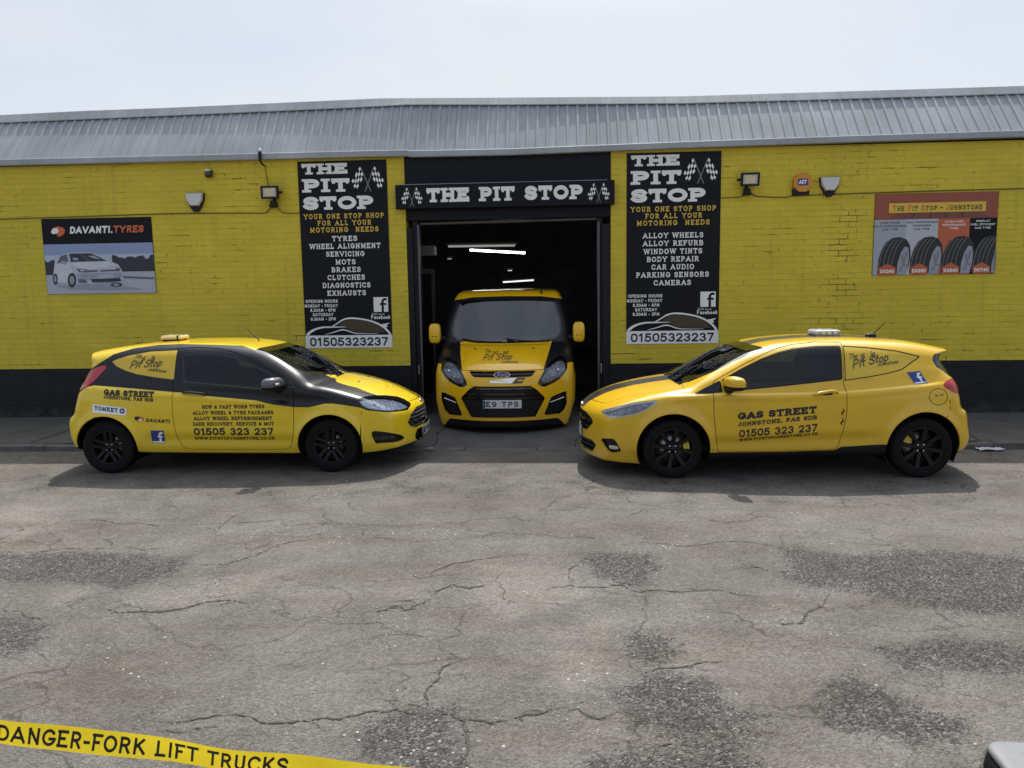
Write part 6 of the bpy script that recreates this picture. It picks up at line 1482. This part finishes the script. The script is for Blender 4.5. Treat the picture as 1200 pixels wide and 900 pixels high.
# ---------------------------------------------------------------- right car: newer hatch, all yellow with dark bonnet stripes
def liv_right(V):
    s = np.maximum(np.abs(V[:, 1])-.19, np.minimum(np.maximum(1.05-V[:, 0], .66-V[:, 2]), np.maximum(V[:, 0]-.5, 1.33-V[:, 2])))
    return s
new = dict(name='hatchback_car', kind='new', label='all-yellow hatchback, nose to the left, dark centre stripe on bonnet, right of van', loc=(2.381, -2.451, 0), rz=math.pi+.0118, near=1, drive=1,
    outline=[(1.50, .125), (1.86, .132), (2.06, .145), (2.145, .17), (2.17, .25), (2.17, .42), (2.175, .55), (2.16, .64), (2.10, .715), (1.98, .785), (1.84, .842), (1.65, .892), (1.45, .928), (1.28, .952), (1.16, .972), (1.0, 1.06), (.85, 1.14), (.7, 1.213), (.5, 1.295), (.33, 1.338), (.15, 1.374), (-.1, 1.396), (-.35, 1.407), (-.65, 1.406), (-.95, 1.391), (-1.2, 1.372), (-1.40, 1.340), (-1.55, 1.308), (-1.645, 1.285), (-1.645, 1.262), (-1.57, 1.235), (-1.56, 1.19), (-1.62, 1.08), (-1.69, .97), (-1.72, .85), (-1.745, .73), (-1.80, .67), (-1.825, .52), (-1.845, .40), (-1.81, .30), (-1.70, .235), (-1.5, .23), (-.9, .225), (0, .215), (.9, .19)],
    width_z=[(0, .77), (.18, .80), (.30, .84), (.42, .858), (.58, .866), (.72, .866), (.84, .858), (.93, .838), (1.0, .808), (1.12, .748), (1.25, .672), (1.35, .602), (1.44, .52), (1.7, .4)],
    width_x=[(-2.0, .89), (-1.75, .92), (-1.4, .962), (-1.0, .99), (-.5, 1.0), (.5, 1.0), (.95, .995), (1.3, .985), (1.6, .958), (1.85, .91), (2.1, .84), (2.4, .76)],
    glass_x=[(-2.0, .80), (-1.6, .85), (-1.2, .92), (-.7, .985), (-.3, 1.0), (.2, .995), (.7, .985), (1.1, .97), (1.6, .95), (2.4, .8)],
    sweep=[(-2.1, -.12), (-1.75, -.11), (-1.3, -.07), (-.8, -.01), (-.3, 0), (.1, .04), (.6, .09), (1.0, .11), (1.3, .15), (1.7, .21), (2.0, .27), (2.5, .32)],
    crease=[(-2, 1.0), (-1.376, .955), (-.952, .918), (-.476, .882), (.3, .868), (.9, .87), (1.3, .86), (2.3, .80)], scallop=(.40, -.03), dents=[], extra=[],
    wheels=(1.2465, -1.2465), wheel_z=.315, arch_r=.372, wheel_y=.715, wr=.308, rim_r=.222, wheel_style='eight', cal=(2.85, .4),
    paint=paint_material('right_car_paint', (.73, .445, .010), (.035, .033, .032)),
    pillar=[(.10, 1.36), (.30, 1.31), (.42, 1.268), (.60, 1.195), (.85, 1.075), (1.05, .975), (1.19, .925), (1.4, .90)], ws=(.34, 1.20), rear_win=(1.02, 1.245, .70), seal='soft',
    windows=[('quarter_light', [(1.06, .874), (.80, 1.005), (.775, 1.017), (.755, .899), (.82, .893)], .010, 'glass', .4),
             ('side_window', [(.757, 1.026), (.54, 1.135), (.33, 1.228), (.16, 1.285), (0, 1.320), (-.237, 1.342), (-.482, 1.341), (-.438, 1.012), (.204, .947), (.737, .900)], .013, 'glass', .4),
             ('rear_quarter_window', [(-.502, 1.341), (-.739, 1.324), (-1.039, 1.286), (-1.277, 1.226), (-1.235, 1.198), (-1.161, 1.158), (-1.046, 1.094), (-.9, 1.063), (-.695, 1.03), (-.459, 1.0)], .010, 'vinyl', .4)],
    headlight=[(1.967, .672), (1.93, .70), (1.859, .728), (1.652, .793), (1.42, .822), (1.41, .81), (1.45, .765), (1.568, .695), (1.734, .648), (1.90, .638)], lenses=[(1.83, .685, .016), (1.70, .72, .016)],
    taillight=[(-1.43, .946), (-1.492, .993), (-1.60, 1.004), (-1.72, .985), (-1.74, .87), (-1.65, .846), (-1.56, .862), (-1.477, .905)],
    front_openings=[('front_grille', [(0, .640), (.34, .635), (.50, .585), (.53, .545), (.40, .455), (.34, .44), (0, .435)], .05, 7, M['gloss_black']), ('lower_intake', [(0, .34), (.50, .35), (.58, .31), (.50, .225), (0, .21)], .05, 4, M['gloss_black'])],
    side_openings=[('fog_vent', [(1.975, .388), (1.93, .408), (1.85, .415), (1.80, .34), (1.775, .288), (1.81, .272), (1.90, .281)], .35)], drl=[(1.91, .345), (1.81, .335), (1.79, .295), (1.89, .30)],
    side_trims=[('sill_trim', [(.90, .278), (.118, .284), (-.373, .300), (-.431, .335), (-.90, .362), (-.90, .15), (.90, .15)], M['black_plastic']), ('rear_reflector', [(-1.79, .575), (-1.755, .565), (-1.775, .465), (-1.80, .475)], M['tail_red'])],
    gaps=[([(-1.375+.092*math.cos(i*math.pi/10), .835+.082*math.sin(i*math.pi/10)) for i in range(20)], .5), ([(-1.49, .86), (-1.50, .70), (-1.44, .58), (-1.436, .582), (-1.496, .70), (-1.486, .86)], .5)],
    door=[(-.50, 1.372), (-.445, .99), (-.465, .901), (-.469, .699), (-.446, .536), (-.404, .345), (-.37, .306), (.10, .290), (.79, .284), (.822, .45), (.846, .666), (.853, .885), (.84, 1.01), (.54, 1.162), (.33, 1.258), (.16, 1.320), (0, 1.355), (-.237, 1.376)],
    hood=lambda V: np.maximum(np.abs(V[:, 1])-np.interp(V[:, 0], [1.1, 1.5, 2.0, 2.2], [.70, .64, .50, .44]), V[:, 0]+.30*(np.abs(V[:, 1])/.75)**2-2.06),
    handle=((-.128, .869), (-.384, .887)), handle_mat=None, mirror=(.67, 1.0), mirror_mat=None, mirror_two=True, livery=liv_right)
new['handle_mat'] = new['mirror_mat'] = mat('right_car_plain_paint', (.73, .445, .010), .3, coat=.7)
car, F = hatchback(new)
d = Decal(F, 1, car)
d.line('GAS STREET', (.610, .622), (-.171, .685), .073, 0, serif=True, wt=.28, gap=.05); d.line('JOHNSTONE, PA5 8DB', (.605, .552), (-.178, .622), .044, 0, serif=True, wt=.24)
d.line('01505 323 237', (.592, .440), (-.184, .500), .078, 0, serif=True, wt=.21); d.line('WWW.PITSTOPJOHNSTONE.CO.UK', (.587, .396), (-.192, .462), .030, 0, serif=True, wt=.22)
d.auto = None; badge_f(d, [(-1.158, .958), (-1.288, .966), (-1.232, 1.083), (-1.094, 1.074)], 2, 1)
d.build('social_badge', DM(), car); script_logo(d, (-.548, 1.115), (-.93, 1.186), .085, 5, (-.535, 1.205), ((-.68, 1.238), (-.79, 1.256)), (-.81, 1.135), (-1.03, 1.163))
d.build('script_logo', DM(), car); d.line('The Pit', (-1.33, .835), (-1.42, .842), .022, 5, slant=.3, wt=.14)
d.build('filler_cap_script', DM(), car)
for (xx, zz, hh) in ((-.435, .66, .07), (-.43, .56, .075)):   # tribal swirl on the door edge
    d.flat(union2d(band(smooth_pts([(xx, zz), (xx+.018, zz+hh*.35), (xx-.006, zz+hh*.6), (xx+.008, zz+hh)], 5), [.003+.010*math.sin(math.pi*i/15) for i in range(16)])), lambda a, b: (a, b), 0)
d.build('door_swirl', DM(), car)
plate(car, F, .405, .108, .245, '')
oval_badge(car, F, 0, .672, .060, .024, 1.6)
mb = MB(); mb.ellipsoid((-.515, 0, 1.446), (.145, .17, .034), .45, 26, 10); o = mb.build('roof_beacon', mat('beacon_clear', (.62, .64, .67), .15, coat=.6), car)
mb = MB()
for k in range(4): mb.box(-.63+.065*k, -.60+.065*k, -.172, .172, 1.431, 1.464, bev=.004)
mb.box(-.65, -.38, -.14, .14, 1.395, 1.418); mb.build('beacon_modules', M['steel'], o)
mb = MB(); mb.ellipsoid((-1.02, 0, 1.395), (.06, .03, .03), .8); mb.tube([(-1.04, 0, 1.41), (-1.17, 0, 1.545)], [.006, .004], 8); mb.build('aerial', M['black_plastic'], car)
for yy in (-.12, -.5): mb = MB(); mb.tube([(1.16, yy, .955), (1.05, yy+.22, 1.045), (.95, yy+.42, 1.10)], [.009, .006, .004], 6); mb.build('wiper', M['black_plastic'], car)

# ================================================================== the van nosing out of the doorway
def van_field():
    sil = Field2(smooth_pts([(-.30, .085), (-.05, .09), (-.005, .13), (.008, .30), (.008, .50), (-.002, .66), (-.02, .77), (-.055, .85), (-.10, .893), (-.20, .955), (-.36, 1.045), (-.54, 1.122), (-.70, 1.182), (-.78, 1.24), (-.98, 1.49), (-1.15, 1.70), (-1.235, 1.80), (-1.32, 1.872), (-1.45, 1.915), (-1.9, 1.938), (-3.5, 1.945), (-4.75, 1.925), (-4.93, 1.84), (-4.96, 1.2), (-4.97, .45), (-4.9, .22), (-4.4, .18), (-2.5, .18)], 4, True), h=.014)
    Wz = curve1([(0, .86), (.15, .905), (.25, .935), (.40, .965), (.60, .972), (.85, .968), (1.1, .958), (1.3, .938), (1.5, .895), (1.7, .84), (1.82, .785), (1.92, .745), (2.1, .64)], sm=6)
    SW = curve1([(-5.2, -.06), (-4.5, 0), (-2.6, 0), (-2.0, .08), (-1.5, .15), (-.9, .25), (-.4, .36), (0, .44), (.4, .46)], sm=8)
    KZ = curve1([(0, .05), (.5, .07), (.85, .10), (1.2, .13), (1.8, .07), (2.1, .06)]); Tx = curve1([(-5.2, .95), (-4.7, 1.), (-1.3, 1.), (-.8, .992), (-.4, .975), (0, .95), (.4, .92)])
    def F(P):
        x, y, z = P[:, 0], np.abs(P[:, 1]), P[:, 2]; yy = np.minimum(y/.9, 1.25)
        xs = x+SW(x)*yy**2.5; zs = z+sstep(.8, 1.1, z)*(.03-.01*sstep(1.5, 1.9, z))*yy**2
        W = Wz(z)*Tx(x)
        for w0 in (-.93, -3.86): W = W+.018*np.exp(-((np.hypot(x-w0, z-.33)-.40)/.06)**2)*sstep(.2, .4, z)
        f = smax((y-W)*.95, sil(xs, zs), KZ(z))
        # raised bonnet centre, sculpted bumper
        f = f-.010*sstep(.0, .06, .56-y)*sstep(.88, .97, z)*(1-sstep(1.1, 1.2, z))*sstep(-1.2, -.9, x)
        return f
    return F
def van():
    root = tag(empty('panel_van', (-.775, -1.1, .03), -math.pi/2), 'yellow and black van with plate E9 TPS nosing out of the dark doorway', 'van')
    F = van_field(); b = skin(F, (-5.1, -1.1, .05), (.2, 1.1, 2.05), .026)
    wx = (-.93, -3.86)
    _, b = cut(b, lambda V, N: np.maximum(np.minimum(np.hypot(V[:, 0]-wx[0], V[:, 2]-.32)-.385, np.hypot(V[:, 0]-wx[1], V[:, 2]-.32)-.385), .5-np.abs(V[:, 1])))
    under, b = cut(b, lambda V, N: np.maximum(N[:, 2]+.62, V[:, 2]-.38)); put(under, 'underbody', M['black_plastic'], root)
    paint = paint_material('van_paint', (.93, .53, .007), (.010, .011, .014))
    def liv(V):
        y, z, x = np.abs(V[:, 1]), V[:, 2], V[:, 0]
        s = np.maximum(np.interp(z, [.80, .87, 1.2, 1.25], [.50, .545, .655, 0])-y, np.interp(y, [0, .6, .9, 1.0], [.86, .86, .93, .90])-z)
        return np.maximum(s, z-np.interp(y, [0, .5, .75, .9], [1.835, 1.825, 1.79, 1.76]))
    ws = front_poly([(0, 1.178), (.42, 1.19), (.70, 1.225), (.775, 1.28), (.795, 1.36), (.772, 1.53), (.70, 1.77), (.45, 1.795), (0, 1.805)], -1.9)
    sc, b = cut(b, ws); sc, sl = cut(sc, grown(ws, -.022)); put(rim(push(sc, .004), .01), 'windscreen', M['van_glass'], root); put(push(sl, .002), 'windscreen_seal', M['gloss_black'], root)
    sw = side_poly([(-1.15, 1.20), (-1.55, 1.55), (-1.75, 1.66), (-2.35, 1.68), (-2.35, 1.17)], .5); gl, b = cut(b, sw)
    for s_, h in halves(gl): put(rim(push(h, .004), .01), 'side_window', M['tint_glass'], root)
    hp = front_poly([(.475, .675), (.49, .745), (.605, .925), (.70, .985), (.775, 1.01), (.85, .975), (.862, .85), (.75, .722), (.64, .668), (.56, .642)], -.95, 2)
    hl, b = cut(b, hp)
    for s_, h in halves(hl):
        o = put(rim(h, .008), 'headlight', M['lamp_glass'], root)
        inn, ed = cut(h, front_poly([(.53, .70), (.55, .775), (.63, .90), (.715, .958), (.80, .968), (.838, .925), (.838, .85), (.74, .748), (.63, .692)], -1, 2)); put(push(ed, .014), 'bezel', M['gloss_black'], o); put(push(inn, .022), 'reflector', M['van_reflector'], o)
        mb = MB()
        for (ly, lz, lr) in ((.74, .85, .03), (.66, .775, .022)):
            P, g = on_front(F, [s_*ly], [lz], -1.2, -.02); mb.ellipsoid(tuple(P[0]), (lr*.5, lr, lr), 1, 14, 8)
        mb.build('lens', M['chrome'], o)
    ip_ = [(0, .665), (.375, .665), (.45, .615), (.565, .495), (.55, .47), (.43, .252), (0, .248)]
    op, b = cut(b, front_poly(ip_, -.6)); o = put(rim(push(op, .05), -.054), 'lower_grille', M['black_plastic'], root)
    st, _ = cut(op, lambda V, N: np.maximum(np.abs(((V[:, 2]-.49)/.042) % 1-.5)-.22, .49-V[:, 2])); put(rim(push(st, .012), .025), 'grille_bars', M['gloss_black'], o)
    pn, _ = cut(op, lambda V, N: np.maximum(V[:, 2]-.47, -.54+np.abs(V[:, 1])*.0)); put(rim(push(pn, .022), .02), 'grille_panel', M['black_plastic'], o)
    op, b = cut(b, front_poly([(0, .862), (.445, .858), (.40, .80), (.37, .785), (0, .778)], -.6)); o = put(rim(push(op, .03), -.034), 'upper_grille', M['black_plastic'], root)
    st, _ = cut(op, lambda V, N: np.abs(V[:, 2]-.823)-.012); put(rim(push(st, .006), .015), 'grille_bars', M['gloss_black'], o)
    fp = front_poly([(.85, .555), (.80, .55), (.645, .50), (.55, .275), (.575, .262), (.755, .264), (.815, .31), (.852, .41)], -.8); op, b = cut(b, fp)
    for s_, h in halves(op):
        o = put(rim(push(h, .04), -.044), 'fog_vent', M['black_plastic'], root)
        ys = np.linspace(.64, .82, 6); zs = np.linspace(.425, .475, 6); P, g = on_front(F, s_*ys, zs, -1.2, -.015); mb = MB(); mb.tube([tuple(p) for p in P], .011, 8); mb.build('chrome_blade', M['chrome'], o)
    op, b = cut(b, front_poly([(0, .200), (.68, .208), (.74, .203), (.81, .12), (.83, .03), (0, .03)], -.6)); put(push(op, .012), 'splitter', M['black_plastic'], root)
    bn = lambda V, N: np.maximum(np.abs(V[:, 1])-np.interp(V[:, 2], [.8, .87, 1.2], [.56, .60, .70]), np.maximum(.868-V[:, 2], np.maximum(V[:, 2]-1.165+.0*V[:, 0], -1.0-V[:, 0])))
    hd, b = cut(b, grown(bn, .004)); hd, ln = cut(hd, grown(bn, -.004)); put(push(ln, .008), 'bonnet_gap', M['black_plastic'], root)
    q = rim(hd, .012); put(q, 'bonnet', paint, root, attr=liv(q.V))
    ln, b = groove(b, front_poly([(0, .70), (.55, .60), (.60, .60), (.95, .68), (.95, .672), (.60, .592), (.55, .592), (0, .69)], -.9) if 0 else side_poly([(-1.25, .25), (-1.28, 1.15), (-2.4, 1.15), (-2.4, .25)], .6), .004); put(push(ln, .008), 'door_gap', M['black_plastic'], root)
    q = rim(b, .014); put(q, 'body', paint, root, attr=liv(q.V))
    for w0 in wx:
        for s_ in (-1, 1):
            mb = MB(); n = 20; vs = []
            for i in range(n+1):
                a = rad(-20+220*i/n)
                for yy in (.90, .55): vs.append((w0+.388*math.cos(a), s_*yy, .32+.388*math.sin(a)))
            for i in range(n): mb.add([vs[2*i], vs[2*i+1], vs[2*i+3], vs[2*i+2]], [(0, 1, 2, 3)])
            P0 = vs[1::2]; mb.add(P0, [tuple(range(len(P0)))]); mb.build('arch_liner', M['rubber'], root)
            make_wheel(root, (w0, s_*.80, .33), s_, .33, .21, .225, 'five')
    for s_ in (-1, 1):
        mb = MB(); mb.ellipsoid((-1.02, s_*1.035, 1.315), (.075, .085, .145), .55, 22, 14); o = mb.build('wing_mirror', M['van_plain'], root)
        mb = MB(); mb.ellipsoid((-1.085, s_*1.035, 1.32), (.02, .07, .125), .55, 16, 10); mb.build('mirror_glass', M['chrome'], o)
        mb = MB(); mb.tube([(-1.12, s_*.88, 1.235), (-1.05, s_*.94, 1.238), (-1.0, s_*1.04, 1.225)], [.05, .036, .03], 10); mb.build('mirror_foot', M['black_plastic'], o)
        for k in (-1, 1):
            mb = MB(); mb.ellipsoid((-.944, s_*1.035+k*.026, 1.275), (.012, .010, .010), 1, 10, 6); mb.build('mirror_stud', M['black_plastic'], o)
    # plate, oval emblem, strip
    o_ = plate(root, F, .43, .108, .255, 'E9 TPS', -.6)
    oval_badge(root, F, -.0, .815, .112, .042, -.6)
    mb = MB(); pts = [(-.16, .71), (.125, .705), (.195, .775), (.10, .772), (-.02, .757), (-.16, .74)]
    P, g = on_front(F, [p[0] for p in pts], [p[1] for p in pts], -.6, .006); mb.add([tuple(p) for p in P]+[tuple(p-np.array([.01, 0, 0])) for p in P], [tuple(range(6))]+[(i, 6+i, 6+(i+1) % 6, (i+1) % 6) for i in range(6)]); mb.build('bright_strip', M['chrome'], root)
    mb = MB(); pts = [(.135, .70), (.26, .705), (.31, .775), (.205, .775)]
    P, g = on_front(F, [p[0] for p in pts], [p[1] for p in pts], -.6, .005); mb.add([tuple(p) for p in P], [(0, 1, 2, 3)])
    P, g = on_front(F, [.20, .27, .28, .21], [.728, .73, .752, .752], -.6, .007); mb.add([tuple(p) for p in P], [(0, 1, 2, 3)], 1); mb.build('grille_emblem', [M['gloss_black'], M['vinyl_yellow']], root)
    # bonnet lettering, projected along the bonnet
    V, T = [], []
    def lay(vf, y0, z0, sl=0.0):
        vs, fs = vf[0], vf[1]; n = sum(len(v) for v in V); P, g = on_front(F, [y0+p[0] for p in vs], [z0+p[1]+sl*p[0] for p in vs], -1.2, .0035); V.append(P); T.extend(tuple(n+i for i in f) for f in fs)
    lay(text2d('Pit Stop', .075, slant=.32, wt=.13, width=.40, align='l', gap=.06), -.285, .985, .03); lay(text2d('Johnstone', .03, slant=.3, wt=.14, width=.22, align='l'), -.02, .955, .0); lay(text2d('The', .04, slant=.3, wt=.14, width=.09, align='l'), -.27, 1.078)
    for fx in (-.11, .03):
        q = [[(fx+(i-1.5)*.024, 1.075+(j-1.5)*.012), (fx+(i-.5)*.024, 1.075+(j-1.5)*.012), (fx+(i-.5)*.024, 1.075+(j-.5)*.012), (fx+(i-1.5)*.024, 1.075+(j-.5)*.012)] for i in range(3) for j in range(3) if (i+j) % 2 == 0]; lay(union2d(q), 0, 0)
    mb = MB(); mb.add([tuple(p) for p in np.concatenate(V)], T); mb.build('bonnet_lettering', M['soft_black'], root)
    for yy in (-.40, .40):
        P, g = on_front(F, [yy], [1.118], -1.4, .004); mb = MB(); mb.ellipsoid(tuple(P[0]), (.016, .014, .010), 1, 10, 6); mb.build('washer_jet', M['black_plastic'], root)
    for y0, y1 in ((.62, .02), (-.05, -.62)):
        mb = MB(); ys = np.linspace(y0, y1, 7); zs = np.array([1.19, 1.188, 1.19, 1.195, 1.20, 1.215, 1.235])+.004; P, g = on_front(F, ys, zs, -1.4, .014); mb.tube([tuple(p) for p in P], .010, 6); mb.build('wiper', M['black_plastic'], root)
    mb = MB(); mb.tube([(-1.35, .50, 1.865), (-1.34, .50, 1.90), (-1.47, .50, 1.98)], [.016, .008, .004], 8); mb.build('aerial', M['black_plastic'], root)
    mb = MB(); mb.box(-1.45, -.84, -.78, .78, .95, 1.165, bev=.06); mb.ellipsoid((-1.3, .38, 1.16), (.12, .24, .06), .7); mb.build('dashboard', M['cabin'], root)
    for yy in (-.45, .40):
        mb = MB(); mb.prism([(-2.25, .7), (-2.08, .7), (-2.28, 1.45), (-2.40, 1.47)], 'y', yy-.24, yy+.24); mb.box(-2.15, -1.75, yy-.25, yy+.25, .62, .82, bev=.05); o = mb.build('front_seat', M['stitch'], root)
        mb = MB(); mb.ellipsoid((-2.38, yy, 1.56), (.05, .14, .09), .7, 18, 10); mb.build('headrest', M['stitch'], o)
    mb = MB(); mb.box(-2.55, -2.50, -.86, .86, .3, 1.80); mb.build('bulkhead', M['cabin'], root)
    return root
M['van_plain'] = mat('van_plain_paint', (.93, .53, .007), .3, coat=.7)
van()

# ================================================================== foreground
def tape_material():
    m_ = mat('tape_yellow', (.64, .50, .03), .35, var=.5, vscale=4, bump=.7, bscale=12); t = m_.node_tree; b = t.nodes['Principled BSDF']; o = [n for n in t.nodes if n.type == 'OUTPUT_MATERIAL'][0]
    tr = t.nodes.new('ShaderNodeBsdfTranslucent'); tr.inputs[0].default_value = (.80, .62, .02, 1); mx = t.nodes.new('ShaderNodeMixShader'); mx.inputs[0].default_value = .38
    t.links.new(b.outputs[0], mx.inputs[1]); t.links.new(tr.outputs[0], mx.inputs[2]); t.links.new(mx.outputs[0], o.inputs[0]); return m_
def hazard_tape():
    """printed yellow tape stretched between two posts that stand outside the picture"""
    a, b = Vector((-3.1, -9.04, .82)), Vector((1.0, -9.04, .378)); n = 60; hw = .0415
    mb = MB(); up = []; 
    d = (b-a); dn = Vector((d.x, d.y, 0)).normalized(); nrm = Vector((-dn.y, dn.x, 0))
    def at(s, v):
        p = a.lerp(b, s); p = p+Vector((0, 0, -.004*4*s*(1-s))); tw = .10*math.sin(s*9+.5); u = Vector((0, 0, math.cos(tw)))+nrm*math.sin(tw); cr_ = nrm*.004*math.sin(s*70)+nrm*.006*math.sin(s*31+v*20)
        return p+u*v+cr_+Vector((0, 0, .003*math.sin(s*47)))
    vs = [at(i/n, v) for i in range(n+1) for v in (-hw, -hw*.33, hw*.33, hw)]
    mb.add(vs, [(4*i+k, 4*i+4+k, 4*i+5+k, 4*i+1+k) for i in range(n) for k in range(3)], 0, True)
    o = mb.build('hazard_tape', tape_material()); tag(o, 'yellow tape printed DANGER-FORK LIFT TRUCKS across the near left corner', 'tape')
    L_ = d.length; t = text2d('DANGER-FORK LIFT TRUCKS', .057, wt=.185, slant=.30, width=.90, align='l', gap=.10)
    s0 = TAPE_S0; lb = MB()
    # cut the letters finely so that they follow the tape
    vs = [at(s0+p[0]/L_, p[1]-.029)-nrm*.0016 for p in t[0]]; lb.add(vs, t[1], 0, False); lb.build('lettering', M['black_print'], o)
    for p, nm in ((a, 'left'), (b, 'right')):
        q = MB(); q.tube([(p.x, p.y+.012, .02), (p.x, p.y+.012, p.z+.12)], .02, 10); q.box(p.x-.16, p.x+.16, p.y-.15, p.y+.17, .0, .04, bev=.015)
        tag(q.build('tape_post', M['grey_plastic']), 'slim grey post holding the %s end of the yellow tape' % nm, 'post', 'posts holding the tape')
TAPE_S0 = .336
hazard_tape()
def barrier_foot():
    o = tag(empty('barrier_foot', (2.045, -8.33, -.005), rad(-4)), 'grey slab with rounded corner and black side, cut off by the lower right corner', 'barrier foot')
    def rr(x0, x1, y0, y1, r, n=7):
        q = []
        for cx, cy_, a0 in ((x1-r, y1-r, 0), (x0+r, y1-r, 90), (x0+r, y0+r, 180), (x1-r, y0+r, 270)):
            q += [(cx+r*math.cos(rad(a0+90*i/n)), cy_+r*math.sin(rad(a0+90*i/n))) for i in range(n+1)]
        return q
    def slab(levels, mats, name):
        mb = MB(); vs = []; m_ = None
        for (g, z) in levels:
            q = rr(-.36+g, .36-g, -.26+g, .24-g, .07-g*.5); m_ = len(q); vs += [(p[0], p[1], z) for p in q]
        fs = [(k*m_+i, k*m_+(i+1) % m_, (k+1)*m_+(i+1) % m_, (k+1)*m_+i) for k in range(len(levels)-1) for i in range(m_)]
        mb.add(vs, fs, 0, True); mb.add(vs[-m_:], [tuple(range(m_))]); return mb.build(name, mats, o)
    slab([(.0, .004), (-.004, .03), (.004, .085), (.012, .095)], M['rubber'], 'rubber_base')
    slab([(.010, .0955), (.006, .105), (.010, .118), (.022, .123), (.05, .124)], M['grey_plastic'], 'top_plate')
    mb = MB(); mb.tube([(.02, .0, .124), (.02, .0, .62)], .035, 16); mb.build('stub_post', mat('tan_post', (.30, .20, .11), .6, var=.2), o)
barrier_foot()
random.seed(21)
def litter(x, y, z, s, label):
    mb = MB(); n = 6; vs = []
    for i in range(n+1):
        for j in range(n+1): vs.append((x+(i/n-.5)*s*1.8, y+(j/n-.5)*s*.8, z+.012+random.uniform(0, .022)))
    mb.add(vs, [(i*(n+1)+j, (i+1)*(n+1)+j, (i+1)*(n+1)+j+1, i*(n+1)+j+1) for i in range(n) for j in range(n)]); tag(mb.build('paper_scrap', mat('paper', (.50, .52, .55), .7)), label, 'litter')
litter(5.02, -1.92, .0, .16, 'crumpled pale paper in the gutter by the kerb behind the right car')
litter(-1.62, -1.88, .01, .045, 'tiny pale scrap on the kerb between left car and van')
